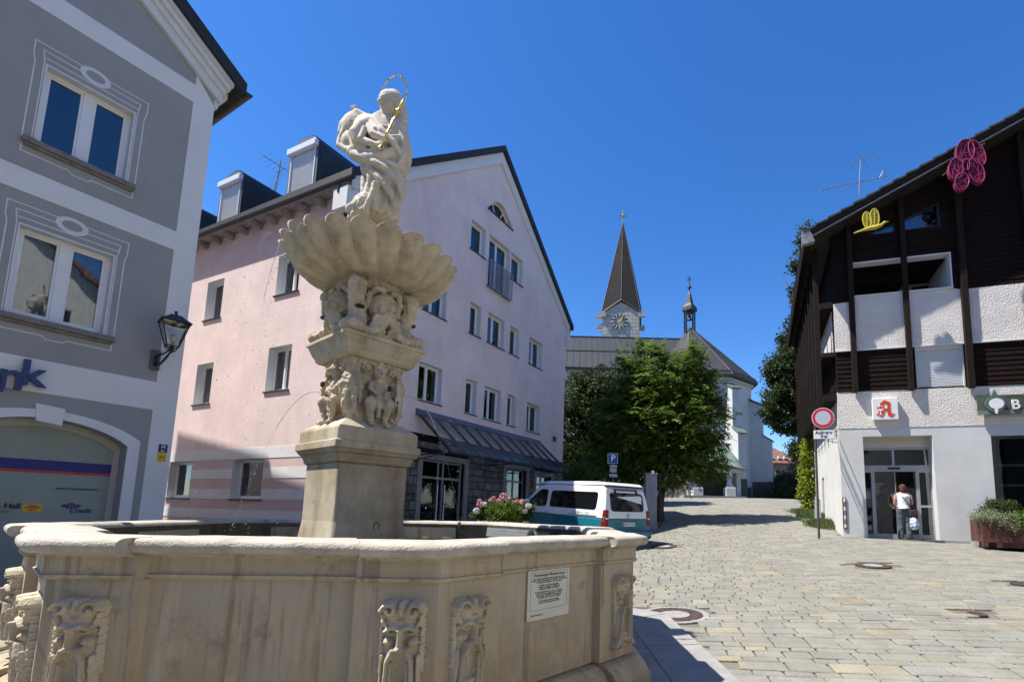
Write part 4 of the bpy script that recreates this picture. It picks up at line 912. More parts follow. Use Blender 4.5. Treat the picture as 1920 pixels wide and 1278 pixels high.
m.ball(lp(0,0,zt_+.225),.03,10); m.build('lantern_roof',IRON,lm)
m=MB(); k0=[lp(sx*b0,sy*b0,.035) for sx,sy in ((1,1),(1,-1),(-1,-1),(-1,1))]; k1=[lp(sx*t0,sy*t0,zt_-.01) for sx,sy in ((1,1),(1,-1),(-1,-1),(-1,1))]
for i in range(4): m.quad(k0[i],k0[(i+1)%4],k1[(i+1)%4],k1[i])
m.build('lantern_glass',glass_mat('lantern glass',(.93,.95,.95),.97),lm)
m=MB(); m.tube([lp(0,0,.03),lp(0,0,.14)],.03,10); m.build('socket',TING,lm)
m=MB(); m.ball(lp(0,0,.21),(.045,.045,.07),12); m.build('bulb',FRAME,lm,smooth=True)
# house across the square, only met by reflections and sky light
oh=thing('opposite_house',(17,-6,.2),'pale gabled house across the square, outside the picture','building')
OF=Fac(Vector((13.5,3.5,0)),180+8); m=MB(); OF.plate(m,[(0,-1),(0,12),(7,18.5),(14,12),(14,-1)],[R4(x,x+1.2,z,z+1.5) for x in (1.5,4.2,6.8,9.6,11.8) for z in (1.2,4.2,7,9.8)],0,-.3); m.build('wall',M('opposite render',(.74,.70,.60),.9,.04,2),oh)
m=MB(); OF.bx(m,.2,13.8,-1,12,-.5,-9); m.build('body',DARKIN,oh)
m=MB(); m.hull8([OF.P(-.5,11.6,.5),OF.P(7,18.6,.5),OF.P(7,18.6,-10),OF.P(-.5,11.6,-10),OF.P(-.5,11.9,.5),OF.P(7,18.9,.5),OF.P(7,18.9,-10),OF.P(-.5,11.9,-10)]); m.hull8([OF.P(14.5,11.6,.5),OF.P(7,18.6,.5),OF.P(7,18.6,-10),OF.P(14.5,11.6,-10),OF.P(14.5,11.9,.5),OF.P(7,18.9,.5),OF.P(7,18.9,-10),OF.P(14.5,11.9,-10)]); m.build('roof',TILE,oh)

sh=thing('south_houses',(-6,-20,-.5),'row of plain rendered houses behind the viewpoint, outside the picture','building')
SF=Fac(Vector((-26,-15,0)),90); SF.m=Vector((0,1,0)); m=MB(); SF.plate(m,[(0,-2),(0,10),(44,10),(44,-2)],[R4(x,x+1.2,z,z+1.5) for x in range(2,43,3) for z in (1,4.2,7.2)],0,-.3); m.build('wall',M('south render',(.55,.48,.38),.9,.1,.3),sh)
m=MB(); SF.bx(m,.2,43.8,-2,10,-.6,-10); m.build('body',DARKIN,sh); m=MB(); m.hull8([SF.P(-.5,9.9,.6),SF.P(44.5,9.9,.6),SF.P(44.5,15,-6),SF.P(-.5,15,-6),SF.P(-.5,10.2,.6),SF.P(44.5,10.2,.6),SF.P(44.5,15.3,-6),SF.P(-.5,15.3,-6)]); m.build('roof',TILE,sh)
# ------------------------------------------------------------ pink
pk=thing('pink_building',PG.P(6,1,-5),'large pink house with steep dark roof, gable windows and a glass canopy behind the fountain','building')
RS=6.85; RH=16.85; EL=11.25; ER=11.55; WR=13.2; LEN=13.; LB=1.0
SLL=(RH-EL)/RS; SLR=(RH-ER)/(WR-RS)
gw={'f3a':(5.17,6.09,11.66,12.89),'f3b':(6.34,7.83,10.64,12.89),'f3c':(7.94,8.87,11.66,12.89),'f2a':(2.90,4.03,8.30,9.58),'f2b':(5.36,6.03,8.31,9.57),'f2c':(6.48,7.64,8.31,9.58),'f2d':(8.08,8.8,8.32,9.57),'f2e':(9.64,10.8,8.30,9.58),
 'f1a':(2.90,4.04,5.18,6.48),'f1b':(5.34,6.0,5.18,6.5),'f1c':(6.48,7.61,5.17,6.49),'f1d':(8.09,8.72,5.17,6.52),'f1e':(9.65,10.78,5.17,6.48)}
lw={'A1':(6.30,7.28,7.90,9.32),'A2':(6.36,7.33,4.90,6.32),'A3':(6.89,8.27,1.725,2.955),'B1':(2.27,3.38,8.14,9.48),'B2':(2.28,3.40,5.03,6.44),'B3':(3.05,4.60,1.725,2.955)}
archh=[(6.14+1.79*i/14, 13.9+.70*math.sin(PI*i/14)**.8) for i in range(15)]
door=R4(3.30,5.48,LB-.1,3.22); win=R4(8.17,9.75,1.55,3.32); win2=R4(10.6,12.0,1.55,3.2)
m=MB(); PG.plate(m,[(0,4.05),(0,EL),(RS,RH),(WR,ER),(WR,4.05)],[R4(*q) for q in gw.values()]+[archh],0,-.28); m.build('gable_wall',PINK,pk)
m=MB(); PG.plate(m,[(0,-.2),(0,4.05),(WR,4.05),(WR,.2)],[door,win,win2],-.002,-.28); gfw=m.build('ground_floor_wall',CLAD,pk)
m=MB(); PL.plate(m,[(0.001,3.30),(0.001,EL),(LEN,EL),(LEN,3.30)],[R4(*q) for k,q in lw.items() if q[2]>3.3],0,-.28); m.build('side_wall',PINK,pk)
# banded base of the side wall
zs=[(3.30,2.96,PWHITE),(2.96,2.66,PINKD),(2.66,2.35,PWHITE),(2.35,2.03,PINKD),(2.03,1.72,PWHITE),(1.72,1.40,PINKD),(1.40,1.1,PWHITE),(1.1,-.3,PINKD)]
for i,(a,b,mt) in enumerate(zs):
    m=MB(); segs=[]; xs_=[0.001]
    for k in ('B3','A3'):
        q=lw[k]
        if q[2]<a-1e-3 and q[3]>b+1e-3 or (q[2]<a-.01 and q[3]>b+.01): segs.append((xs_[-1],q[0])); xs_.append(q[1])
    segs.append((xs_[-1],LEN))
    for s0,s1 in segs: PL.bx(m,s0,s1,b,a,-.28,.012 if mt is PWHITE else 0)
    m.build('base_band',mt,pk)
# gable trim, roof
m=MB()
for (a,za,b,zb_,) in ((-.25,EL-.25*SLL,RS,RH),(WR+.25,ER-.25*SLR,RS,RH)):
    m.hull8([PG.P(a,za-.42,-.2),PG.P(b,zb_-.50,-.2),PG.P(b,zb_-.50,.10),PG.P(a,za-.42,.10),PG.P(a,za+.02,-.2),PG.P(b,zb_+.02,-.2),PG.P(b,zb_+.02,.10),PG.P(a,za+.02,.10)])
PG.bx(m,WR-.02,WR+.30,ER-1.0,ER-.35,-.4,.10); PG.bx(m,-.38,.0,EL-1.15,EL-.5,-.5,.10)
m.hull8([PG.P(WR,ER-1.4,-.4),PG.P(WR+.02,ER-1.4,-.4),PG.P(WR+.02,ER-1.4,.1),PG.P(WR,ER-1.4,.1),PG.P(WR,ER-1,-.4),PG.P(WR+.30,ER-1,-.4),PG.P(WR+.30,ER-1,.1),PG.P(WR,ER-1,.1)])
m.build('verge_trim',M('verge white',(.70,.69,.68),.85,.03,2),pk)
m=MB(); RD=14.
for (a,za,b,zb_) in ((-.38,EL-.38*SLL,RS,RH),(WR+.45,ER-.45*SLR,RS,RH)):
    m.hull8([PG.P(a,za+.04,.22),PG.P(b,zb_+.04,.22),PG.P(b,zb_+.04,-RD),PG.P(a,za+.04,-RD),PG.P(a,za+.30,.22),PG.P(b,zb_+.32,.22),PG.P(b,zb_+.32,-RD),PG.P(a,za+.30,-RD)])
rf=m.build('roof',ROOFD,pk)
m=MB(); PG.plate(m,[(0,-.2),(0,EL),(RS,RH),(WR,ER),(WR,.2)],[],-13,-13.2); m.slab([PG.P(WR,.3,-.28),PG.P(WR,.3,-13),PG.P(WR,ER,-13),PG.P(WR,ER,-.28)],PG.u*-.28); m.build('rear_walls',PINK,pk)
for i in range(17):  # rafter ends under the eave
    s=.5+i*.78; m=MB(); PL.bx(m,s,s+.16,EL-.62,EL-.44,.0,.29); m.build('rafter_end',WOODG,pk)
m=MB(); PL.bx(m,-.05,LEN,EL-.42,EL-.40,0,.38); m.build('eave_boards',WOODG,pk)
m=MB(); pts=[(.30+.075*1+.075*math.cos(q),EL-.30-.09*math.sin(q)) for q in np.linspace(0,PI,7)]
vs=[PL.P(-.30,z,d) for d,z in pts]+[PL.P(LEN,z,d) for d,z in pts]; m.add(vs,[(i,i+1,i+8,i+7) for i in range(6)]+[tuple(range(7))]); PL.bx(m,-.3,LEN,EL-.31,EL-.29,.29,.31); m.build('gutter',TIN,pk)
m=MB(); dx,dz=.86,0
m.tube([PL.P(.30,EL-.35,.36),PL.P(.30,EL-.6,.36),PL.P(.28,EL-.85,.10),PL.P(.28,EL-1.2,.08),PL.P(.28,1.0,.08)],.055,10); m.build('downpipe',TIN,pk)
# windows
for k,(a,b,z0,z1) in gw.items():
    big=(b-a)>.95 or k=='f3b'
    window(PG,a,b,z0,z1,pk,dep=.20,fw=.055,mull=1 if big else 0,sill=TIN,back='half' if k[1]=='1' else ('curtain' if k in('f2a','f2b','f2c','f2e') else 'dark'),so=.05,sillo=.05,mullw=.06)
    m=MB(); e=.0; PG.plate(m,R4(a,b,z0,z1),[R4(a+.006,b-.006,z0+.002,z1-.006)],.004,-.199); m.build('reveal',PWHITE,pk)
for k,(a,b,z0,z1) in lw.items():
    window(PL,a,b,z0,z1,pk,dep=.20,fw=.06,mull=1 if k in('B1','B2') else 0,sill=TIN,back='curtain' if k in ('B1','B2','A1') else 'dark',so=.05,sillo=.05,mullw=.06)
    m=MB(); PL.plate(m,R4(a,b,z0,z1),[R4(a+.006,b-.006,z0+.002,z1-.006)],.016 if z0<3 else .004,-.199); m.build('reveal',PWHITE,pk)
m=MB(); PG.plate(m,archh,[],-.22,-.24); ag=m.build('arch_pane',VGLASS,pk)
m=MB(); inner=[(7.035+(s-7.035)*.86,13.95+(z-13.9)*.84) for s,z in archh]; vs=[PG.P(s,z,-.2) for s,z in archh]+[PG.P(s,z,-.2) for s,z in inner]; n=15; m.add(vs,[(i,(i+1)%n,(i+1)%n+n,i+n) for i in range(n)])
for q in (-.38,.38): m.hull8([PG.P(7.035+q*.3-.02,13.93,-.219),PG.P(7.035+q*.3+.03,13.93,-.219),PG.P(7.035+q*.3+.03,13.93,-.18),PG.P(7.035+q*.3-.02,13.93,-.18),PG.P(7.035+q*1.1-.02,14.5,-.219),PG.P(7.035+q*1.1+.03,14.5,-.219),PG.P(7.035+q*1.1+.03,14.5,-.18),PG.P(7.035+q*1.1-.02,14.5,-.18)])
m.build('arch_window_bars',FRAME,ag)
m=MB(); PG.bx(m,6.1,7.97,13.86,13.90,-.2,.05); m.build('sill',TIN,ag)
# french balcony: bars and mesh
m=MB(); a,b,z0,z1=6.30,7.87,10.55,11.72
for s,z,s2,z2 in ((a,z0,b,z0),(a,z1,b,z1),(a,z0,a,z1),(b,z0,b,z1),(a+.52,z0,a+.52,z1),(a+1.04,z0,a+1.04,z1)): m.tube([PG.P(s,z,.16),PG.P(s2,z2,.16)],.02,6)
for s in (a,b):
    for z in (z0,z1): m.tube([PG.P(s,z,0),PG.P(s,z,.16)],.015,6)
br=m.build('balcony_rail',M('galvanised',(.34,.33,.35),.5,.08,6,metal=.3),pk)
m=MB()
for i in range(1,38): s=a+(b-a)*i/38; m.tube([PG.P(s,z0,.16),PG.P(s,z1,.16)],.0045,4,False)
for i in range(1,28): z=z0+(z1-z0)*i/28; m.tube([PG.P(a,z,.165),PG.P(b,z,.165)],.0045,4,False)
m.build('mesh_infill',MC['galvanised'],br)
# dormers
def dormer(sc_,wd,z0,zt,lab):
    f0=.05; fw=wd/2
    d=MB(); top=zt-.42
    arcp=[(sc_-fw+wd*i/14, top+.42*math.sqrt(max(0,1-(2*i/14-1)**2))) for i in range(15)]
    PL.plate(d,[(sc_-fw,z0)]+arcp+[(sc_+fw,z0)],[R4(sc_-fw+.14,sc_+fw-.14,z0+.1,top-.06)],f0,f0-.12); o=d.build('dormer',TING,rf)
    m=MB(); out=[(sc_-fw-.03,z0)]+[(sc_+(s-sc_)*1.04,top+(z-top)*1.08) for s,z in arcp]+[(sc_+fw+.03,z0)]
    def back(z): return -((z-EL)/SLL)-.2   # where the roof plane is
    n=len(out); vs=[PL.P(s,z,f0-.02) for s,z in out]+[PL.P(s,z,min(back(z)-.4,-.3)) for s,z in out]; m.add(vs,[(i,i+1,i+1+n,i+n) for i in range(n-1)]); m.build('dormer_roof',TIN,o)
    m=MB(); a,b,c,e=sc_-fw+.14,sc_+fw-.14,z0+.1,top-.06; n=26
    prof=[]; 
    for i in range(n): zz=c+(e-c)*i/n; prof+=[(zz,-.03),(zz+(e-c)/n*.6,-.015),(zz+(e-c)/n*.95,-.03)]
    vs=[PL.P(a,z,f0+d_) for z,d_ in prof]+[PL.P(b,z,f0+d_) for z,d_ in prof]; n2=len(prof); m.add(vs,[(i,i+1,i+1+n2,i+n2) for i in range(n2-1)]); m.build('roller_shutter',M('shutter white',(.76,.77,.75),.5,.03,5),o)
    m=MB(); PL.bx(m,a-.12,b+.12,e-.02,e+.19,f0-.02,f0+.13); m.build('shutter_box',FRAME,o,bevel=.02)
    m=MB(); PL.bx(m,b,b+.04,c,e,f0-.03,f0+.02); PL.bx(m,a-.04,a,c,e,f0-.03,f0+.02); m.build('shutter_guides',FRAME,o)
dormer(6.45,1.35,11.25,13.28,'')
dormer(2.57,1.42,11.25,13.32,'')
dormer(10.3,1.35,11.25,13.28,'')
# ground floor stonework: individually laid blocks as one face, lintels, frames
m=MB(); R=random.Random(11); z=.2
while z<4.0:
    hh=R.choice([.22,.26,.30]); s=0.03; forb=sorted([(q[0][0]-.2,q[2][0]+.2) for q in (door,win,win2) if z+hh>q[0][1]-.02 and z<q[2][1]+.2]+[(.3,.5)])
    while s<WR-.05:
        for fa,fb in forb:
            if fa-.03<=s<fb: s=fb
        L=R.uniform(.28,.62); s1=min([s+L,WR]+[fa for fa,fb in forb if fa>s]); c0,c1=s+.012,s1-.012
        if z+hh<4.06 and c1-c0>.03:
            dd=R.uniform(.012,.04); t=R.uniform(.6,1.35); n0=len(m.f); PG.bx(m,c0,c1,z+.012,z+hh-.012,-.01,dd); m.t+=[(t,t,t*R.uniform(.92,1))]*6
        s=s1
    z+=hh
m.build('stone_blocks',CLAD,gfw,bevel=.008,seg=1)
for q in (door,win,win2):
    m=MB(); a,b=q[0]; c,e=q[2]; PG.bx(m,a-.2,a,b,e,-.05,.07); PG.bx(m,c,c+.2,b,e,-.05,.07); PG.bx(m,a-.2,c+.2,e,e+.2,-.05,.07); m.build('stone_frame',CONC,gfw,bevel=.01)
m=MB(); PG.bx(m,.30,.50,0,4.0,0,.2); m.build('stone_pier',CONC,gfw,bevel=.01)
def shopwin(q,vbars,hbar,name,label=None):
    a,b=q[0]; c,e=q[2]; hs_=[]; xs_=[a+.05]+[v for v in vbars]+[c-.05]
    for i in range(len(xs_)-1):
        for (u,v) in ((b+.06,hbar-.04),(hbar+.04,e-.06)): hs_.append(R4(xs_[i]+.035,xs_[i+1]-.035,u,v))
    m=MB(); PG.plate(m,R4(a,c,b,e),hs_,-.12,-.19); o=m.build(name,GREYFR,gfw); 
    m=MB(); PG.bx(m,a+.03,c-.03,b+.03,e-.03,-.15,-.157); m.build('pane',PANE,o)
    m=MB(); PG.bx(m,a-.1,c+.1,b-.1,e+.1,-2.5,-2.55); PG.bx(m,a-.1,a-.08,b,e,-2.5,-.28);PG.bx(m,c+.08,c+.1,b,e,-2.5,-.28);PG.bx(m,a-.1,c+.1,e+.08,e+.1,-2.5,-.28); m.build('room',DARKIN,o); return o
dr=shopwin(door,[4.25,4.5],2.62,'glazed_door'); m=MB()
for s in (4.20,4.55): m.tube([PG.P(s,1.1,-.06),PG.P(s,2.4,-.06)],.02,8)
m.build('handle',FRAME,dr)
o=shopwin(win,[8.95],2.8,'shop_window'); shopwin(win2,[11.3],2.8,'shop_window')
m=MB(); PG.bx(m,8.34,8.60,1.9,2.3,-.145,-.14); m.build('notice',FRAME,o)
# glass canopy
cn=thing('glass_canopy',PG.P(2.95,3.3,.1),'sloping glass canopy with dark ribs along the ground floor of the pink gable','canopy'); 
c0,c1=2.93,10.82; zt1=4.72; PJ=1.55; ZL=3.42
pA=PG.px(853,849,PJ); pB=PG.px(1067,883,PJ); print('canopy outer',pA,pB)
ZL=(pA[1]+pB[1])/2
m=MB(); NR=12
for i in range(NR): s=c0+(c1-c0)*i/(NR-1); m.hull8([PG.P(s-.028,zt1-.05,.05),PG.P(s+.028,zt1-.05,.05),PG.P(s+.028,ZL-.04,PJ),PG.P(s-.028,ZL-.04,PJ),PG.P(s-.028,zt1+.06,.05),PG.P(s+.028,zt1+.06,.05),PG.P(s+.028,ZL+.07,PJ),PG.P(s-.028,ZL+.07,PJ)])
m.tube([PG.P(c0,ZL-.03,PJ),PG.P(c1,ZL-.03,PJ)],.03,8); m.tube([PG.P(c0,ZL-.0,PJ*.96),PG.P(c0,ZL-.25,.0)],.02,8)
for s in (c0+.02,c0+3.7,c1-.02): m.tube([PG.P(s,ZL-.03,PJ),PG.P(s,ZL-.06,.02)],.022,8); m.tube([PG.P(s,ZL-.03,PJ*.95),PG.P(s,zt1-.9-.3,.02)],.014,8)
m.build('ribs',TIN,cn)
m=MB(); m.hull8([PG.P(c0-.05,zt1-.08,.0),PG.P(c1+.05,zt1-.08,.0),PG.P(c1+.05,zt1-.12,.20),PG.P(c0-.05,zt1-.12,.20),PG.P(c0-.05,zt1+.14,.0),PG.P(c1+.05,zt1+.14,0),PG.P(c1+.05,zt1-.06,.20),PG.P(c0-.05,zt1-.06,.20)]); m.build('wall_flashing',M('zinc flashing',(.16,.165,.19),.45,.1,4,metal=.4),cn)
cg=bpy.data.materials.new('canopy glass'); cg.use_nodes=True; b=cg.node_tree.nodes['Principled BSDF']; b.inputs['Base Color'].default_value=(.16,.165,.18,1); b.inputs['Transmission Weight'].default_value=.0; b.inputs['Alpha'].default_value=.42; b.inputs['Roughness'].default_value=.12
n=nd(cg.node_tree,'TexNoise'); n.inputs['Scale'].default_value=2.2; n.inputs['Detail'].default_value=5; r=nd(cg.node_tree,'MapRange'); r.inputs[1].default_value=.3; r.inputs[2].default_value=.7; r.inputs[3].default_value=.12; r.inputs[4].default_value=.42; cg.node_tree.links.new(n.outputs[0],r.inputs[0]); cg.node_tree.links.new(r.outputs[0],b.inputs['Alpha'])
for i in range(NR-1):
    s=c0+(c1-c0)*i/(NR-1)+.022; e=c0+(c1-c0)*(i+1)/(NR-1)-.022; m=MB(); m.slab([PG.P(s,zt1,.10),PG.P(e,zt1,.10),PG.P(e,ZL+.02,PJ+.04),PG.P(s,ZL+.02,PJ+.04)],Vector((0,0,.008))); m.build('glass_panel',cg,cn)
# vent box and television aerial
m=MB(); PG.bx(m,12.15,12.35,5.0,5.25,0,.08); m.build('vent_box',TIN,pk,bevel=.01)
def yagi(name,base,top,parts,label,loc):
    t=thing(name,loc,label,'aerial','television aerials on the roofs'); m=MB(); m.tube([base,top],.022,8); m.build('mast',M('aerial metal',(.30,.29,.29),.5,.1,8,metal=.6),t)
    for (c,ax,ln,els,ev,el) in parts:
        m=MB(); m.tube([c-ax*ln/2,c+ax*ln/2],.012,6)
        for i in range(els): p=c-ax*ln/2+ax*ln*(i+.5)/els; L=el*(1-.4*i/els); m.tube([p-ev*L/2,p+ev*L/2],.006,5)
        m.build('boom',MC['aerial metal'],t)
bp=PL.P(4.55,13.2,-2.4); r_=ony(513,360,bp.y); bp=Vector((r_.x,bp.y,12.9)); tp=ony(521,302,bp.y)
yagi('roof_aerial',bp,Vector((bp.x+.15,bp.y,tp.z)),[(Vector((bp.x+.12,bp.y,tp.z-.2)),PL.n,1.3,7,PL.u,1.3),(Vector((bp.x+.02,bp.y,tp.z-.9)),Vector((.2,.1,1)).normalized(),1.3,9,PL.u,.9)],'spiky television aerial between the dormers of the pink building',bp)
# ------------------------------------------------------------ pharm
ph=thing('pharmacy_building',PH.P(4,1,-4),'house with rough white plaster, dark boards and wide dark roof above the pharmacy door','building')
FL=5.66; S1=7.06; TOPS=8.72; VS=(14.3-11.24)/(5.67+.48); 
def vz(s): return 11.24+VS*(s+.48)      # underside line of the verge at its front
WL=15.
door=[(.70,.2),(2.64,.2),(2.60,4.18),(.68,4.18)]; shop=R4(4.12,8.2,1.55,4.12)
m=MB(); PH.plate(m,[(0,-.5),(0,4.45),(WL,4.45),(WL,-.5)],[door,shop],0,-.36); wl=m.build('ground_floor_wall',SMOOTH,ph)
m=MB(); PH.bx(m,-.012,WL,4.452,FL,-.36,.012); m.build('rough_band',ROUGHC,ph)
m=MB(); PS.plate(m,[(0.37,-.5),(0.37,4.45),(10,4.45),(10,-.5)],[R4(4.6,5.3,1.6,3.2)],0,-.3); PS.bx(m,0.37,10,4.452,5.45,-.3,.01); m.build('side_wall_lower',SMOOTH,ph)
m=MB(); m.slab([PS.P(10,-.5,-.0),PS.P(10,-.5,-12),PS.P(10,11,-12),PS.P(10,11,0)],PS.u*.2); m.build('rear_wall',SMOOTH,ph)
# upper wall behind the boards with loggia opening
log=R4(.54,3.40,8.87,10.06)
def boardtop(s): return vz(s)+.25
top=[(0,FL),(0,boardtop(0)+.0),(9.0,boardtop(9.)),(WL,boardtop(9.)-VS*(WL-9)),(WL,FL)]
tz=[(2.12,11.02),(3.23,11.02),(3.22,11.85),(2.12,11.38)]; tri=[(.62,11.02),(1.93,11.02),(1.93,11.30),(1.35,11.07+.09)]
tri=[(1.0,11.02),(1.93,11.02),(1.93,11.32)]
m=MB(); PH.plate(m,top,[log,R4(2.28,3.58,5.72,7.02),tz,tri,R4(5.62,6.9,10.9,13.1)],-.02,-.3); uw=m.build('upper_wall',DWOOD,ph)
def boards(s0,s1,z0,z1f,name='boarding'):
    m=MB(); z=z0; R=random.Random(int(s0*100))
    while True:
        hh=.155
        zt0=z1f(s0) if callable(z1f) else z1f; zt1=z1f(s1) if callable(z1f) else z1f
        if z>=max(zt0,zt1)-.02: break
        a=s0
        if callable(z1f) and z+hh>zt0: 
            # start where the sloping top allows
            lo=s0; 
            while z1f(lo)<z+hh and lo<s1: lo+=.05
            a=lo
        if a<s1-.05: j=R.uniform(-.003,.003); m.hull8([PH.P(a,z,-.02),PH.P(s1,z,-.02),PH.P(s1,z,.028+j),PH.P(a,z,.028+j),PH.P(a,z+hh-.008,-.02),PH.P(s1,z+hh-.008,-.02),PH.P(s1,z+hh-.008,.008+j),PH.P(a,z+hh-.008,.008+j)])
        z+=hh
    return m.build(name,DWOOD,uw)
posts=[(.44,.60),(2.02,2.17),(3.60,3.78),(5.36,5.52),(7.1,7.26)]
boards(0,2.26,FL+.02,7.03); boards(3.62,9,FL+.02,7.03); boards(3.42,9.,8.85,boardtop); 
boards(0.,.52,8.72,boardtop); boards(.54,1.98,10.10,10.98); boards(2.13,3.40,10.10,10.98); boards(3.24,3.42,10.98,boardtop); boards(1.95,2.11,10.98,boardtop)
# rough plaster panels
m=MB(); PH.plate(m,[(-.012,7.06),(-.012,8.70),(.53,8.72),(.53,8.86),(3.42,8.86),(3.62,8.80),(9.,8.86),(9.,7.06)],[],.05,-.02); m.build('plaster_panels',ROUGHC,ph)
m=MB(); PH.bx(m,-.012,9,7.03,7.07,-.02,.075); PH.bx(m,.54,3.42,8.865,8.91,-.3,.085); m.build('sill_flashing',WTRIM,ph)
for a,b in posts:
    m=MB(); PH.bx(m,a,b,5.60 if a>1 else 5.62,vz(a)+.2,.051,.20); m.build('timber_post',OLDWOOD,ph,bevel=.01)
# loggia
m=MB(); PH.bx(m,.44,3.5,8.78,8.86,-.3,-2.2); m.hull8([PH.P(.44,8.86,-2.2),PH.P(3.5,8.86,-2.2),PH.P(3.5,8.86,-2.3),PH.P(.44,8.86,-2.3),PH.P(.44,10.07,-2.2),PH.P(3.5,10.07,-2.2),PH.P(3.5,10.07,-2.3),PH.P(.44,10.07,-2.3)])
PH.bx(m,3.40,3.44,8.86,10.07,-.3,-2.2); PH.bx(m,.42,.52,8.86,10.07,-.3,-2.2); m.build('loggia',SMOOTH,ph)
m=MB(); PH.bx(m,2.9,3.38,8.9,9.95,-2.14,-2.19); m.build('loggia_door',DARKFR,ph)
m=MB(); PH.bx(m,.44,3.5,10.07,10.2,-.3,-2.2); PH.bx(m,.5,2.4,9.75,10.07,-1.0,-2.15); m.build('loggia_ceiling',DWOOD,ph)
m=MB(); PH.plate(m,R4(.50,3.43,8.83,10.09),[R4(.56,3.39,8.9,10.05)],.035,-.3); m.build('loggia_frame',WTRIM,ph)
for q,nm in ((tz,'gable_window'),(tri,'gable_window')):
    c=Vector((sum(a for a,b in q)/len(q),sum(b for a,b in q)/len(q))); ii=[(c.x+(a-c.x)*.9,c.y+(b-c.y)*.86) for a,b in q]
    m=MB(); PH.plate(m,q,[ii],-.0,-.1); o=m.build(nm,DARKFR,ph); m=MB(); PH.plate(m,q,[],-.06,-.065); m.build('pane',PANE,o); m=MB(); PH.plate(m,[(c.x+(a-c.x)*1.3,c.y+(b-c.y)*1.3) for a,b in q],[],-.5,-.55); m.build('room',DARKIN,o)
window(PH,5.62,6.9,10.9,13.1,ph,dep=.12,fw=.08,mull=0,sill=None,back='dark',frame=M('sage frame',(.30,.38,.35),.6,.05,5))
# roller shutter
m=MB(); n=24; prof=[]; c,e=5.72,6.90
for i in range(n): zz=c+(e-c)*i/n; dz=(e-c)/n; prof+=[(zz,-.075),(zz+dz*.15,-.045),(zz+dz*.8,-.045),(zz+dz*.95,-.075)]
vs=[PH.P(2.30,z,d) for z,d in prof]+[PH.P(3.56,z,d) for z,d in prof]; n2=len(prof); m.add(vs,[(i,i+1,i+1+n2,i+n2) for i in range(n2-1)]); m.build('roller_shutter',M('shutter grey white',(.66,.70,.70),.45,.03,5),ph)
m=MB(); PH.bx(m,2.28,3.58,6.90,7.03,-.09,.0); PH.bx(m,2.28,2.32,5.70,6.9,-.09,0); PH.bx(m,3.54,3.58,5.7,6.9,-.09,0); m.build('shutter_frame',SMOOTH,ph)
# side upper storey: boards behind tall slanting battens and a balcony of slats
m=MB(); PS.bx(m,0.3,9.8,5.45,10.9,-.1,.02); m.build('side_upper_wall',DWOOD,ph)
m=MB(); PS.bx(m,.02,9.85,5.40,5.62,.0,.42); PS.bx(m,.02,9.85,6.9,7.05,.0,.42); PS.bx(m,.02,9.85,8.6,8.8,.0,.42); m.build('side_beam',OLDWOOD,ph)
m=MB(); PS.bx(m,.35,9.5,7.08,8.58,.02,.05); m.build('side_plaster',ROUGHC,ph)
for i in range(10):
    s=.25+i*1.06; m=MB(); PS.bx(m,s,s+.14,4.9 if i==9 else 5.3,11.0,.42,.58); m.build('side_post',OLDWOOD,ph)
m=MB(); PS.bx(m,9.7,9.9,2.9,10,.3,.5); m.build('end_post',OLDWOOD,ph)
# roof: deep overhang front and side; slab follows the verge
OV=.8; RDp=10.
_a=PH.px(1529,440,OV); _b=PH.px(1915,226,OV); VS2=(_b[1]-_a[1])/(_b[0]-_a[0]); print('verge',_a,_b,PH.px(1506,425,OV))
m=MB(); SE=_a[0]-.30; RS_=9.0
def rz(s): return _a[1]+VS2*(s-_a[0])
for th,ov,up,ext in ((.08,OV,0.0,0),(.07,OV+.04,.085,.02),(.08,OV+.08,.16,.04)):
    m.hull8([PH.P(SE-ext,rz(SE)+up,ov),PH.P(RS_,rz(RS_)+up,ov),PH.P(RS_,rz(RS_)+up,-RDp),PH.P(SE-ext,rz(SE)+up,-RDp),PH.P(SE-ext,rz(SE)+up+th,ov),PH.P(RS_,rz(RS_)+up+th,ov),PH.P(RS_,rz(RS_)+up+th,-RDp),PH.P(SE-ext,rz(SE)+up+th,-RDp)])
    m.hull8([PH.P(19,rz(RS_)+up-VS*10,ov),PH.P(RS_,rz(RS_)+up,ov),PH.P(RS_,rz(RS_)+up,-RDp),PH.P(19,rz(RS_)+up-VS*10,-RDp),PH.P(19,rz(RS_)+up-VS*10+th,ov),PH.P(RS_,rz(RS_)+up+th,ov),PH.P(RS_,rz(RS_)+up+th,-RDp),PH.P(19,rz(RS_)+up-VS*10+th,-RDp)])
m.build('roof',M('old shingle roof',(.028,.025,.022),.85,.3,5,.5,22),ph)
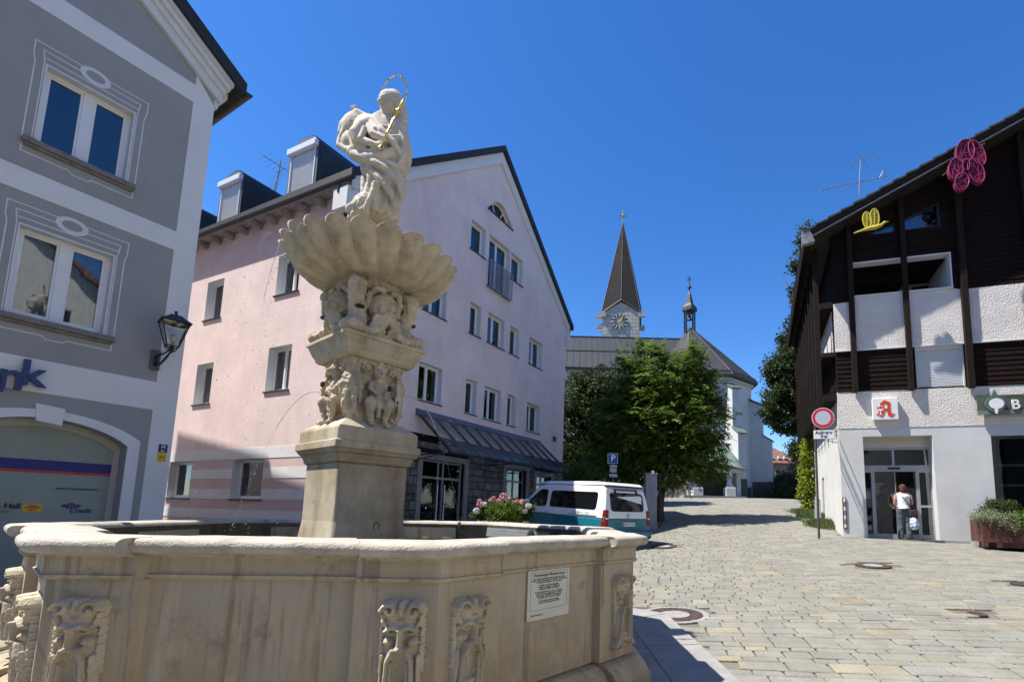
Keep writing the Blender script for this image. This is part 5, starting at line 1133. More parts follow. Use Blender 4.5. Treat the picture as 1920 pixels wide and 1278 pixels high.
# shingle courses along the top and verge
m=MB(); n=26
for i in range(n):
    s=SE-.05+(RS_-SE)*i/n; e=s+(RS_-SE)/n*1.06; z0=rz(s)+.25+.04; z1=rz(e)+.25
    m.hull8([PH.P(s,z0-.05,OV+.13),PH.P(e,z1-.05,OV+.13),PH.P(e,z1-.05,-RDp),PH.P(s,z0-.05,-RDp),PH.P(s,z0+.02,OV+.13),PH.P(e,z1,OV+.13),PH.P(e,z1,-RDp),PH.P(s,z0+.02,-RDp)])
m.build('shingles',M('grey shingles',(.055,.052,.048),.85,.3,5,.5,22),ph)
m=MB(); m.hull8([PH.P(SE,rz(SE)-.03,OV),PH.P(RS_,rz(RS_)-.03,OV),PH.P(RS_,rz(RS_)-.03,OV+.03),PH.P(SE,rz(SE)-.03,OV+.03),PH.P(SE,rz(SE)+.02,OV),PH.P(RS_,rz(RS_)+.02,OV),PH.P(RS_,rz(RS_)+.02,OV+.03),PH.P(SE,rz(SE)+.02,OV+.03)]); m.build('verge_strip',M('verge strip',(.30,.28,.25),.7,.2,6),ph)
m=MB(); m.hull8([PH.P(SE-.02,rz(SE)-.22,OV-.05),PH.P(SE+.2,rz(SE)-.1,OV-.05),PH.P(SE+.2,rz(SE)-.1,-RDp),PH.P(SE-.02,rz(SE)-.22,-RDp),PH.P(SE-.07,rz(SE)+.2,OV+.06),PH.P(SE+.2,rz(SE)+.25,OV+.06),PH.P(SE+.2,rz(SE)+.25,-RDp),PH.P(SE-.07,rz(SE)+.2,-RDp)]); m.build('eave_boards',DWOOD,ph)
m=MB(); m.hull8([PH.P(SE-.09,rz(SE)-.22,OV-.1),PH.P(SE+.30,rz(SE)-.12,OV-.1),PH.P(SE+.30,rz(SE)-.12,OV+.11),PH.P(SE-.09,rz(SE)-.22,OV+.11),PH.P(SE-.09,rz(SE)+.27,OV-.1),PH.P(SE+.15,rz(SE)+.33,OV-.1),PH.P(SE+.15,rz(SE)+.33,OV+.11),PH.P(SE-.09,rz(SE)+.27,OV+.11)]); m.build('eave_end_sheet',M('old zinc',(.32,.31,.29),.5,.25,8,.2,30,metal=.4),ph)
# door: pale lintel box, frame, panes
dd=-.36
m=MB(); PH.bx(m,.60,2.75,3.84,4.22,dd-.05,dd+.0); m.build('lintel_panel',REVEAL,ph)
m=MB(); hs_=[R4(.72,.93,1.02+.05,3.05),R4(1.03,1.60,1.10,3.08),R4(1.62,2.18,1.10,3.08),R4(2.28,2.58,2.02,3.05),R4(2.28,2.58,1.10,1.95),R4(.72,1.55,3.28,3.78),R4(1.62,2.56,3.28,3.78)]
PH.plate(m,[(.60,.95),(2.72,.95),(2.72,3.86),(.60,3.86)],hs_,dd+.0,dd-.08); dr=m.build('sliding_door',M('door aluminium',(.36,.38,.40),.4,.05,6,metal=.2),ph,bevel=.004)
m=MB(); PH.bx(m,.65,2.68,1.0,3.84,dd-.035,dd-.042); m.build('pane',glass_mat('door glass',(.97,.98,.98),1.),dr)
m=MB(); PH.bx(m,1.42,1.76,3.15,3.21,dd,dd+.05); m.build('door_sensor',BLACKS,dr,bevel=.01)
m=MB(); PH.bx(m,.2,3.4,.8,4.2,-3.0,-3.1); PH.bx(m,.2,.25,.8,4.2,-3.0,-.45); PH.bx(m,3.35,3.4,.8,4.2,-3.0,-.45); PH.bx(m,.2,3.4,4.1,4.2,-3.0,-.45); PH.bx(m,.2,3.4,.9,.96,-3.0,-.0); m.build('room',M('dim shop',(.16,.145,.11),.8,.3,1.5),dr)
m=MB()
for (a,b,z0,z1,d) in ((1.1,1.38,1.9,2.75,-.9),(.76,.9,2.2,2.45,-.47),(.76,.9,1.2,1.35,-.47),(.76,.9,1.5,1.65,-.47)): PH.bx(m,a,b,z0,z1,d,d-.01)
m.build('posters',REVEAL,dr)
m=MB(); PH.bx(m,.60,2.72,.86,.965,-.45,.06); m.build('threshold',TING,ph)
# shop window with dark frame
m=MB(); PH.plate(m,shop,[R4(4.22,8.1,1.63,4.03)],.01,-.1); sw=m.build('shop_window',DARKFR,ph); m=MB(); PH.bx(m,4.15,8.15,1.6,4.1,-.06,-.07); m.build('pane',PANE,sw)
m=MB(); PH.bx(m,4.0,8.3,1.4,4.3,-2.2,-2.3); PH.bx(m,4.0,4.05,1.4,4.3,-2.2,-.36); PH.bx(m,4.0,8.3,4.2,4.3,-2.2,-.36); PH.bx(m,4.0,8.3,1.4,1.5,-2.2,-.36); m.build('room',M('teal reflection room',(.05,.085,.085),.8,.3,1.5),sw)  # room colour carries the teal of reflections in the pane
m=MB(); PH.bx(m,4.2,8.1,2.65,2.70,-.5,-1.2); PH.bx(m,4.2,8.1,3.3,3.34,-.8,-1.4); m.build('shelf',FRAME,sw)
m=MB(); 
for i in range(14): s=4.7+i*.2; PH.bx(m,s,s+.12,1.55,1.8+.1*(i%3),-.25,-.35)
m.build('shop_goods',M('mint boxes',(.25,.50,.45),.5,.1,5),sw)
m=MB(); PH.bx(m,4.22,4.6,1.6,2.15,-.2,-.6); m.build('display_box',M('ochre box',(.35,.22,.08),.6,.1,5),sw)
# pharmacy sign with red letter
s0,z1=PH.px(1635.5,747,.16); s1,z0=PH.px(1686,785.5,.16); z0b=z0
ps=thing('pharmacy_sign',PH.P((s0+s1)/2,z0,.1),'square white box sign with a red Gothic letter A above the pharmacy door','sign')
m=MB(); PH.bx(m,s0,s1,z0,z1,.03,.16); m.build('sign_box',WHITES,ps,bevel=.012)
UXP=PH.u; cs,cz_,w_=(s0+s1)/2,(z0+z1)/2,(s1-s0)
def P2(pts): return [(cs+x*w_,cz_+y*w_) for x,y in pts]
m=MB(); A_=[(-.20,.26),(-.02,.40),(.20,.28),(.20,-.16),(.28,-.24),(.31,-.20),(.36,-.24),(.22,-.38),(.08,-.28),(.08,-.10),(-.04,-.10),(-.04,-.22),(-.16,-.36),(-.30,-.25),(-.34,-.28),(-.36,-.24),(-.22,-.12),(-.22,-.02),(-.34,-.02),(-.32,.10),(-.20,.10)]
PH.plate(m,P2(A_),[P2([(-.06,.02),(.08,.02),(.08,.20),(.0,.25),(-.06,.20)])],.172,.158); m.build('letter',ORED,ps)
m=MB(); arc_=[(-.20+.13*math.cos(q),.0+.10*math.sin(q)) for q in np.linspace(PI,2*PI,9)]; PH.plate(m,P2(arc_),[],.178,.17); PH.plate(m,P2([(-.21,-.09),(-.18,-.09),(-.165,-.24),(-.10,-.27),(-.29,-.27),(-.22,-.24)]),[],.178,.17); ring_=[(-.17+.09*math.cos(q),.08+.07*math.sin(q)) for q in np.linspace(0,PI*1.1,9)]
ring2=[(-.17+.06*math.cos(q),.08+.045*math.sin(q)) for q in np.linspace(0,PI*1.1,9)][::-1]; PH.plate(m,P2(ring_+ring2),[],.178,.17); m.build('chalice',WHITES,ps)
# green glass fascia sign with emblem and letter
s0,z1=PH.px(1831,742,.12); s1,z0=PH.px(1834,778,.12); s0=min(s0,s1)
bs=thing('shop_fascia_sign',PH.P(s0+1,z0,.1),'long greenish glass fascia sign with a white emblem and the letter B at the right','sign')
m=MB(); PH.bx(m,s0,s0+4.2,z0,z1,.10,.13); m.build('glass_board',M('green glass board',(.09,.11,.08),.15,.15,2.5),bs)
m=MB(); PH.bx(m,s0,s0+4.2,z0,z0+.13,.10,.16); m.build('lower_rail',M('sage rail',(.17,.215,.19),.4,.1,4),bs)
es,ez=PH.px(1867,757,.2); r=.25
m=MB(); oo=[(es+r*math.sin(q)*(1 if abs(q)>.35 else 1),ez+r*math.cos(q)) for q in np.linspace(.35,2*PI-.35,24)]+[(es,ez+r*1.75)]; PH.plate(m,oo,[],.22,.13); em=m.build('emblem',M('emblem green',(.10,.15,.13),.5,.1,5),bs)
m=MB(); oo=[(es+.02+.19*math.cos(q),ez+.01+.16*math.sin(q)) for q in np.linspace(0,2*PI,26,endpoint=False)]; PH.plate(m,oo,[],.228,.22); PH.plate(m,[(es-.04,ez-.13),(es+.06,ez-.13),(es+.03,ez-.30),(es-.03,ez-.28)],[],.228,.219); m.build('emblem_white',WHITES,em)
s,z=PH.px(1907,758,.2); 
for i,ch in enumerate('B'): text(ch,.40,WHITES,'letter',bs,frameX(PH.P(s-.02,z-.0,.185),UXP,PH.n),extrude=.01,bold=.008)
# reflective corner marker, plaster chips
m=MB(); s0,z1=PH.px(1577,932,.05); s1,z0=PH.px(1583,991,.05); mk=thing('corner_marker',PH.P(.05,z0,.03),'narrow white and red reflector strip on the lower corner of the pharmacy','marker')
PH.bx(m,.01,.11,z0,z1,.005,.035); bdy=m.build('backing',BLACKS,mk)
for i in range(7): a=z0+.02+(z1-z0-.04)*i/7; m=MB(); m.hull8([PH.P(.035,a,.036),PH.P(.09,a+.03,.036),PH.P(.09,a+.03,.042),PH.P(.035,a,.042),PH.P(.035,a+(z1-z0-.04)/7,.036),PH.P(.09,a+(z1-z0-.04)/7,.036),PH.P(.09,a+(z1-z0-.04)/7,.042),PH.P(.035,a+(z1-z0-.04)/7,.042)]); m.build('stripe',M('faded red stripe',(.42,.16,.17),.6,.1,8) if i%2 else WHITES,bdy)
# aerial on the ridge
def ae():
    b=ony(1612,372,21.5); t=thing('roof_aerial',b,'wide pale television aerial on the dark roof of the pharmacy','aerial','television aerials on the roofs')
    AM=MC['aerial metal']; m=MB(); m.tube([ony(1611,385,21.5),ony(1612,330,21.5),ony(1614,298,21.5)],[.03,.025,.02],8); m.build('mast',AM,t)
    m=MB(); a,b2=ony(1541,356,21.2),ony(1664,331,21.8); m.tube([a,b2],.02,6); ev=Vector((.25,-.2,.9)).normalized()
    for i in range(10): p=a.lerp(b2,i/9.5); m.tube([p-Vector((0,.3,.08)),p+Vector((0,.3,.08))],.008,5)
    m.tube([b2,ony(1656,320,21.8)],.01,5); m.tube([b2-Vector((.4,0,.1)),ony(1656,320,21.8)],.01,5); m.build('lower_boom',AM,t)
    m=MB(); a,b2=ony(1592,305,21.3),ony(1642,291,21.7); m.tube([a,b2],.015,6); 
    for p in (a,a.lerp(b2,.5),b2): m.tube([p-Vector((.28,0,-.4)),p+Vector((.28,0,-.4))],.009,5)
    m.build('upper_boom',AM,t)
ae()
# painted wire flower and bird fixed under the verge
def flower():
    D0=OV+.25; c0=PH.P(*PH.px(1814,313,D0),D0); c0s,c0z=PH.px(1814,313,D0); K=PH.px(1854,313,D0)[0]-c0s; K=K/40.
    t=thing('flower_ornament',PH.P(c0s,c0z,D0),'magenta wire flower with five petals fixed to the roof edge above the windows','ornament')
    def pp(x,y): return (PH.px(x,y,D0))
    pet=[((1808,284),(18,22),.1),((1836,289),(14,26),.35),((1838,318),(15,24),.3) ,((1798,317),(16,22),-.2),((1806,342),(14,17),.35)]
    pet=[(( 1812,285),17,22,.15),((1834,288),13,25,-.5),((1832,322),14,24,-.45),((1795,318),14,20,.1),((1806,342),13,16,.3)]
    R=random.Random(4)
    for (cx,cy),rx,ry,rot in pet:
        ol=[]
        for q in np.linspace(0,2*PI,26,endpoint=False):
            x=rx*math.cos(q); y=ry*math.sin(q); ol.append(pp(cx+x*math.cos(rot)-y*math.sin(rot),cy+x*math.sin(rot)+y*math.cos(rot)))
        m=MB(); n=len(ol); r_=.03
        vs=[PH.P(s,z,D0-.07) for s,z in ol]+[PH.P(s,z,D0+.07) for s,z in ol]; m.add(vs,[(i,(i+1)%n,(i+1)%n+n,i+n) for i in range(n)])
        m.tube([PH.P(s,z,D0+.07) for s,z in ol]+[PH.P(*ol[0],D0+.07)],.016,5); m.tube([PH.P(s,z,D0-.07) for s,z in ol]+[PH.P(*ol[0],D0-.07)],.012,5)
        for k in range(64):
            a,b=R.sample(ol,2); d_=R.choice([-.06,0,.06]); m.tube([PH.P(*a,D0+d_),PH.P(*b,D0+d_*.5)],.0095,4)
        m.build('petal',MAG,t)
    m=MB(); ol=[pp(1813+7*math.cos(q),312+10*math.sin(q)) for q in np.linspace(0,2*PI,22)]; vs=[PH.P(s,z,D0-.09) for s,z in ol]+[PH.P(s,z,D0+.10) for s,z in ol]; n=len(ol); m.add(vs,[(i,(i+1)%n,(i+1)%n+n,i+n) for i in range(n)]); m.tube([PH.P(s,z,D0+.1) for s,z in ol],.014,5); m.build('flower_ring',MAG,t)
    m=MB(); m.tube([PH.P(*pp(1770,329),D0),PH.P(*pp(1850,268),D0)],.012,5); m.build('cable',TING,t)
flower()
def bird():
    D0=OV+.2; pp=lambda x,y: PH.P(*PH.px(x,y,D0),D0); t=thing('bird_ornament',pp(1637,428),'yellow flying bird ornament hanging in front of the gable under the roof','ornament')
    m=MB(); m.tube([pp(1604,437),pp(1618,432),pp(1632,428),pp(1644,426),pp(1655,422),pp(1662,416),pp(1670,415)],[.015,.03,.06,.07,.05,.035,.010],10); m.ball(pp(1661,417),.045,10); m.build('bird_body',YELB,t,smooth=True)
    for (cx,cy,rx,ry,rot) in ((1629,412,8,15,-.12),(1643,408,8.5,17,-.05)):
        ol=[(cx+rx*math.cos(q)*math.cos(rot)-ry*math.sin(q)*math.sin(rot),cy+rx*math.cos(q)*math.sin(rot)+ry*math.sin(q)*math.cos(rot)) for q in np.linspace(0,2*PI,20)]
        m=MB(); m.tube([pp(*p) for p in ol],.02,6); n=9
        for i in range(1,n): k=i/n; y=cy-ry+2*ry*k; hw=rx*math.sqrt(max(0,1-(2*k-1)**2)); m.tube([pp(cx-hw,y+2),pp(cx,y-1),pp(cx+hw,y+2)],.013,5)
        m.tube([pp(cx,cy-ry),pp(cx,cy+ry+4)],.02,5); m.build('wing',YELB,t)
bird()
# ------------------------------------------------------------ church
ch=thing('church',(8,50,3),'white church with grey sheet metal roof, polygonal choir and a pointed clock tower','church')
def O(x,y,Y): return ony(x,y,Y)
def zc(x,y,Y): return ony(x,y,Y).z
# nave: long roof parallel to the picture, ridge behind
YN=47.; rl=O(1035,633,YN+4.5); rr=O(1285,636,YN+4.5); zr=(rl.z+rr.z)/2; ze=zc(1150,690,YN-.6)
xl=-9.; xr=O(1285,700,YN).x+2
m=MB(); m.box((xl,YN,1.5),(xr,YN+9.5,ze)); m.build('nave_wall',CWALL,ch)
m=MB(); m.hull8([Vector(p) for p in ((xl-.5,YN-.6,ze-.1),(xr,YN-.6,ze-.1),(xr,YN+4.5,zr-.1),(xl-.5,YN+4.5,zr-.1),(xl-.5,YN-.6,ze+.06),(xr,YN-.6,ze+.06),(xr,YN+4.5,zr+.06),(xl-.5,YN+4.5,zr+.06))]); m.hull8([Vector(p) for p in ((xl-.5,YN+10,ze-.1),(xr,YN+10,ze-.1),(xr,YN+4.5,zr-.1),(xl-.5,YN+4.5,zr-.1),(xl-.5,YN+10,ze+.06),(xr,YN+10,ze+.06),(xr,YN+4.5,zr+.06),(xl-.5,YN+4.5,zr+.06))]); nr=m.build('nave_roof',SLATE,ch)
m=MB(); n=int((xr-xl)/.62)
for i in range(n): x=xl+.62*i; m.hull8([Vector(p) for p in ((x,YN-.6,ze+.05),(x+.035,YN-.6,ze+.05),(x+.035,YN+4.5,zr+.05),(x,YN+4.5,zr+.05),(x,YN-.6,ze+.11),(x+.035,YN-.6,ze+.11),(x+.035,YN+4.5,zr+.11),(x,YN+4.5,zr+.11))])
for f_ in (.5,): y=YN-.6+5.1*f_; z=ze+(zr-ze)*f_; m.hull8([Vector(p) for p in ((xl,y-.06,z+.05),(xr,y-.06,z+.05),(xr,y+.06,z+.1),(xl,y+.06,z+.1),(xl,y-.06,z+.14),(xr,y-.06,z+.14),(xr,y+.06,z+.19),(xl,y+.06,z+.19))])
m.box((xl,YN+4.4,zr),(xr,YN+4.6,zr+.16)); m.build('roof_seams',SLATE,nr)
# choir: half octagon, steep hipped roof rising to the little bell turret
CX,CY=O(1326,700,45).x,48.4; RC=5.0; zE=zc(1400,706,44); apex=O(1293,612,48.6); 
ang=[-210,-165,-120,-75,-30,15,60,105]; rot=4
def cp_(r,k): a=rad(ang[k]+rot); return (CX+r*math.cos(a),CY+r*math.sin(a)*1.0)
m=MB(); lp_=[Vector((*cp_(RC,k),1.5)) for k in range(8)]; m.slab(lp_,Vector((0,0,zE-1.5+.1))); m.build('choir_wall',CWALL,ch)
m=MB(); lp_=[Vector((*cp_(RC+.06,k),1.5)) for k in range(8)]; m.slab(lp_,Vector((0,0,1.6+1.0))); m.build('choir_plinth',M('dark plinth stone',(.10,.095,.085),.9,.2,3,.5,20),ch)
m=MB(); lp_=[Vector((*cp_(RC+.22,k),zE-.45)) for k in range(8)]; m.slab(lp_,Vector((0,0,.5))); m.build('choir_cornice',CWALL,ch)
m=MB(); base=[Vector((*cp_(RC+.62,k),zE)) for k in range(8)]; mid=[Vector((*cp_((RC+.6)*.80,k),zE+1.15)) for k in range(8)]; low=[v-Vector((0,0,.22)) for v in base]
ax=Vector((apex.x,apex.y,apex.z)); mid=[Vector((v.x*.9+ax.x*.1,v.y,v.z)) if 0 else v for v in mid]
m.add(low+base+mid+[ax],[(i,(i+1)%8,(i+1)%8+8,i+8) for i in range(8)]+[(i+8,(i+1)%8+8,(i+1)%8+16,i+16) for i in range(8)]+[(i+16,(i+1)%8+16,24) for i in range(8)]+[tuple(range(8))[::-1]])
cr=m.build('choir_roof',SLATE,ch)
m=MB()
for k in range(8):
    m.tube([base[k],mid[k],ax],[.05,.05,.04],5)
    for j in range(1,7): t=j/7; a=base[k].lerp(base[(k+1)%8],t); b=mid[k].lerp(mid[(k+1)%8],t); m.tube([a+Vector((0,0,.03)),b+Vector((0,0,.03)),b.lerp(ax,.93*(1-abs(t-.5)))+Vector((0,0,.03))],.018,4,False)
    a=mid[k].lerp(ax,.42); b=mid[(k+1)%8].lerp(ax,.42); m.tube([a,b],.03,4,False)
m.build('roof_seams',SLATE,cr)
m=MB()
for k in range(8):
    a,b=base[k],base[(k+1)%8]; up=Vector((0,0,.42)); inn=(Vector((CX,CY,a.z))-a).normalized()*.35
    m.tube([a+up+inn,b+up+inn],.03,5,False); m.tube([a+up*.6+inn*.6,b+up*.6+inn*.6],.03,5,False)
    for j in range(6): p=a.lerp(b,j/6); m.tube([p,p+up+inn],.02,4,False)
m.build('snow_guard',TIN,cr)
# bell turret
ts=thing('bell_turret',ax,'small dark bell turret with a cross on the peak of the choir roof','turret')
tx,ty=ax.x,ax.y; z0=ax.z-.3; px_=1/(930/48.6)
zb_=zc(1293,586,48.6); zh=zc(1293,578,48.6); zt_=zc(1293,546,48.6); w_=.42
m=MB()
for sx in (-1,1):
    for sy in (-1,1): m.box((tx+sx*w_-.07,ty+sy*w_-.07,z0-.6),(tx+sx*w_+.07,ty+sy*w_+.07,zb_+.1))
m.build('posts',TIN,ts)
m=MB(); prof=[(.42,zb_-.1),(.72,zb_+.15),(.68,zb_+.55),(.36,zb_+.95),(.16,zt_-.35),(.05,zt_)]; m.lathe([(a*1.1,b) for a,b in prof],c=(tx,ty,0),n=4); m.lathe([(.05,zt_-.1),(.05,zt_+.25),(.22,zt_+.35),(.2,zt_+.5),(.04,zt_+.65)],c=(tx,ty,0),n=10); m.build('turret_roof',TIN,ts)
m=MB(); zc0=zt_+.6; m.box((tx-.03,ty-.03,zc0),(tx+.03,ty+.03,zc0+1.0)); m.box((tx-.24,ty-.03,zc0+.6),(tx+.24,ty+.03,zc0+.66)); m.box((tx-.14,ty-.03,zc0+.82),(tx+.14,ty+.03,zc0+.87)); m.build('cross',GOLD if 0 else TIN,ts)
m=MB(); m.lathe([(.02,zb_-.2),(.14,zb_-.3),(.18,zb_-.6),(.27,zb_-.78),(.26,zb_-.8)],c=(tx,ty,0),n=14); m.build('bell',IRON,ts)
# buttresses
def butt(x0,x1,Yf,dep,ytop,ystep,ybase,outw,label=None,side=None):
    """box buttress with sloping copper cap and one step"""
    a=O(x0,ytop,Yf); b=O(x1,ytop,Yf); zt0=a.z; zs=zc(x0,ystep,Yf) if ystep else None
    m=MB(); m.hull8([Vector(p) for p in ((a.x,Yf,1.5),(b.x,Yf,1.5),(b.x,Yf+dep,1.5),(a.x,Yf+dep,1.5),(a.x,Yf,zt0-.9),(b.x,Yf,zt0-.9),(b.x,Yf+dep,zt0),(a.x,Yf+dep,zt0))])
    if zs: m.hull8([Vector(p) for p in ((a.x-.05,Yf-.55,1.5),(b.x+.05,Yf-.55,1.5),(b.x+.05,Yf+.1,1.5),(a.x-.05,Yf+.1,1.5),(a.x-.05,Yf-.55,zs-.2),(b.x+.05,Yf-.55,zs-.2),(b.x+.05,Yf+.1,zs+.15),(a.x-.05,Yf+.1,zs+.15))])
    o=m.build('buttress',CWALL,ch)
    m=MB(); m.hull8([Vector(p) for p in ((a.x-.12,Yf-.15,zt0-1.0),(b.x+.12,Yf-.15,zt0-1.0),(b.x+.12,Yf+dep,zt0),(a.x-.12,Yf+dep,zt0),(a.x-.12,Yf-.15,zt0-.9),(b.x+.12,Yf-.15,zt0-.9),(b.x+.12,Yf+dep,zt0+.12),(a.x-.12,Yf+dep,zt0+.12))])
    if zs: m.hull8([Vector(p) for p in ((a.x-.12,Yf-.7,zs-.25),(b.x+.12,Yf-.7,zs-.25),(b.x+.12,Yf+.0,zs+.12),(a.x-.12,Yf+.0,zs+.12),(a.x-.12,Yf-.7,zs-.15),(b.x+.12,Yf-.7,zs-.15),(b.x+.12,Yf+.0,zs+.2),(a.x-.12,Yf+.0,zs+.2))])
    m.build('cap',M('cap copper',(.14,.17,.15),.6,.15,4),o)
def butt3(k,ln,w,ytop,ystep,Yr=44):
    """radial buttress at choir corner k"""
    a=rad(ang[k]+rot); d=Vector((math.cos(a),math.sin(a),0)); e=Vector((-d.y,d.x,0)); c=Vector((CX,CY,0)); zt0=zc(1380,ytop,Yr); zs=zc(1380,ystep,Yr) if ystep else None
    def bb(m,r0_,r1_,z0,z1a,z1b,w): 
        P=lambda r,s,z: c+d*r+e*(s*w/2)+Vector((0,0,z)); m.hull8([P(r0_,-1,z0),P(r1_,-1,z0),P(r1_,1,z0),P(r0_,1,z0),P(r0_,-1,z1a),P(r1_,-1,z1b),P(r1_,1,z1b),P(r0_,1,z1a)])
    m=MB(); bb(m,RC-.6,RC+ln,1.5,zt0,zt0-.75,w)
    if zs: bb(m,RC+ln-.02,RC+ln+.75,1.5,zs+.3,zs-.3,w*1.08)
    o=m.build('buttress',CWALL,ch); m=MB()
    P=lambda r,s,z,w=w: c+d*r+e*(s*(w/2+.12))+Vector((0,0,z))
    m.hull8([P(RC-.3,-1,zt0-.0),P(RC+ln+.15,-1,zt0-.8),P(RC+ln+.15,1,zt0-.8),P(RC-.3,1,zt0),P(RC-.3,-1,zt0+.12),P(RC+ln+.15,-1,zt0-.68),P(RC+ln+.15,1,zt0-.68),P(RC-.3,1,zt0+.12)])
    m.build('cap',M('cap copper',(.14,.17,.15),.6,.15,4),o); m=MB()
    if zs: m.hull8([P(RC+ln-.05,-1,zs+.32),P(RC+ln+.9,-1,zs-.35),P(RC+ln+.9,1,zs-.35),P(RC+ln-.05,1,zs+.32),P(RC+ln-.05,-1,zs+.42),P(RC+ln+.9,-1,zs-.25),P(RC+ln+.9,1,zs-.25),P(RC+ln-.05,1,zs+.42)]); m.build('step_cap',M('cap copper',(.14,.17,.15),.6,.15,4),o)
    m=MB(); bb(m,RC,RC+ln+(.80 if zs else .04),1.5,4.6,4.6,w*1.16); m.build('foot',MC['dark plinth stone'],o)
butt3(2,.9,.75,735,None); butt3(3,.95,.75,719,812); butt3(4,1.0,.8,738,816); butt3(1,.9,.75,735,None)
# porch with copper roof on two columns
YP=40.6; gz=h(O(1340,930,YP).x,YP)
pr=thing('porch',O(1335,933,YP),'small porch with green copper roof on two white columns against the church','porch')
xa,xb=O(1285,900,YP).x,O(1389,900,YP).x; zr0=zc(1340,868,YP); zr1=zc(1345,842,YP+1.8)
m=MB(); N=8; rows=[]
for i in range(N+1):
    t=i/N; y=YP-.5+3.6*t; z=zr0+(zr1+1.0-zr0)*t**1.6; 
    rows.append([Vector((xa-.4+ (xb-xa+.8)*j/6, y, z-.55*abs(j/3-1)**1.6*(1-.5*t))) for j in range(7)])
vs=[p for r in rows for p in r]; vs2=[p-Vector((0,0,.12)) for p in vs]; n=len(vs); fs=[]
for i in range(N):
    for j in range(6): a=i*7+j; fs+=[(a,a+1,a+8,a+7),(a+n,a+7+n,a+8+n,a+1+n)]
for j in range(6): fs.append((j,j+n,j+1+n,j+1))
for i in range(N): fs+=[(i*7,i*7+7,i*7+7+n,i*7+n),(i*7+6,i*7+6+n,i*7+13+n,i*7+13)]
m.add(vs+vs2,fs); m.build('copper_roof',COPPER,pr,smooth=True)
for xx in (1307,1368):
    c=O(xx,933,YP); zb0=h(c.x,c.y)-.1; zcap=zc(xx,878,YP); zp=zc(xx,910,YP)
    m=MB(); m.box((c.x-.42,c.y-.42,zb0),(c.x+.42,c.y+.42,zp-.15)); m.box((c.x-.3,c.y-.3,zp-.15),(c.x+.3,c.y+.3,zp)); co=m.build('column_base',CWALL,pr,bevel=.06)
    m=MB(); m.lathe([(.26,zp),(.22,zp+.12),(.22,zcap-.25),(.28,zcap-.12),(.36,zcap-.02)],c=(c.x,c.y,0),n=16); m.build('column',CWALL,pr,smooth=True)
m=MB(); m.box((xa-.2,YP-.3,zr0-.75),(xb+.2,YP+.3,zr0-.45)); m.box((xb-.25,YP+.3,gz-.3),(xb+.1,YP+3,zr0-.3)); m.build('beam',CWALL,pr)
m=MB(); m.box((xa-.3,YP-.8,gz-.2),(xb+.2,YP+3,gz+.14)); m.build('step',GRAN,pr)
m=MB(); c=O(1330,920,YP+2.4); m.box((c.x-1.3,YP+2.4,gz),(c.x+1.3,YP+2.5,gz+2.0)); m.build('wooden_doors',M('grey oak',(.17,.14,.11),.8,.2,4,.3,20),pr)
# low wall left of the porch
wl_=thing('churchyard_wall',O(1265,930,41.5),'white and rough stone wall left of the church porch','wall'); a,b=O(1238,930,41.5),O(1296,930,41.5)
m=MB(); m.box((a.x-6,41.5,1.6),(b.x-.2,42.1,h(a.x,41.5)+1.25)); m.build('stone_base',M('rubble wall',(.36,.33,.28),.9,.3,2.5,.8,8),wl_)
m=MB(); m.box((a.x-6,41.6,h(a.x,41.5)+1.25),(b.x,42.1,h(a.x,41.5)+3.4)); m.box((b.x-.35,41.3,1.6),(b.x+.5,42.2,h(a.x,41.5)+1.7)); m.build('white_top',CWALL,wl_)
# clock tower
YT=62.; a=O(1127,600,YT); b=O(1203,600,YT); wT=b.x-a.x; xc=(O(1134,600,YT).x+b.x)/2; hw=(b.x-O(1134,600,YT).x)/2; a20=rad(-7)
tw=thing('clock_tower',(xc,YT+hw,3),'square stone church tower with pointed dark spire and gold handed clock','tower')
zE_=zc(1165,585,YT); zG=zc(1163,566,YT); zS=zc(1162,415,YT+hw); zX=zc(1163,395,YT+hw)
TXm=Matrix.Translation((xc,YT+hw,0))@Matrix.Rotation(a20,4,'Z')
m=MB(); vs=[]
def tp(x,y,z): return TXm@Vector((x*hw,y*hw,z))
loop=[]
m.hull8([tp(-1,-1,2),tp(1,-1,2),tp(1,1,2),tp(-1,1,2),tp(-1,-1,zE_),tp(1,-1,zE_),tp(1,1,zE_),tp(-1,1,zE_)])
gzT=[tp(-1,-1,zE_),tp(1,-1,zE_),tp(0,-1,zG),tp(-1,1,zE_),tp(1,1,zE_),tp(0,1,zG),tp(-1,0,zG),tp(1,0,zG)]
m.add([tp(-1,-1,zE_),tp(1,-1,zE_),tp(0,-1,zG),tp(-1,-.9,zE_),tp(1,-.9,zE_),tp(0,-.9,zG)],[(0,1,2),(5,4,3),(0,2,5,3),(1,4,5,2)]); m.add([tp(-1,-1,zE_),tp(-1,1,zE_),tp(-1,0,zG),tp(-.9,-1,zE_),tp(-.9,1,zE_),tp(-.9,0,zG)],[(0,2,1),(5,3,4),(0,3,5,2),(1,2,5,4)])
m.build('tower_wall',TOWER,tw)
m=MB(); R=random.Random(2); z=zE_-14
while z<zE_-.1:
    hh=.5; x=-1.
    while x<.98:
        L=R.uniform(.25,.5); x1=min(1,x+L)
        m.hull8([tp(x+.006,-1.0,z+.02),tp(x1-.006,-1.0,z+.02),tp(x1-.006,-1.016,z+.02),tp(x+.006,-1.016,z+.02),tp(x+.006,-1.0,z+hh-.03),tp(x1-.006,-1.0,z+hh-.03),tp(x1-.006,-1.016,z+hh-.03),tp(x+.006,-1.016,z+hh-.03)]); t=R.uniform(.8,1.12); m.t+=[(t,t,t)]*6; x=x1
    z+=hh
m.build('ashlar_blocks',M('tower ashlar',(.46,.44,.40),.9,.1,2,.3,10,attr='tint'),tw)
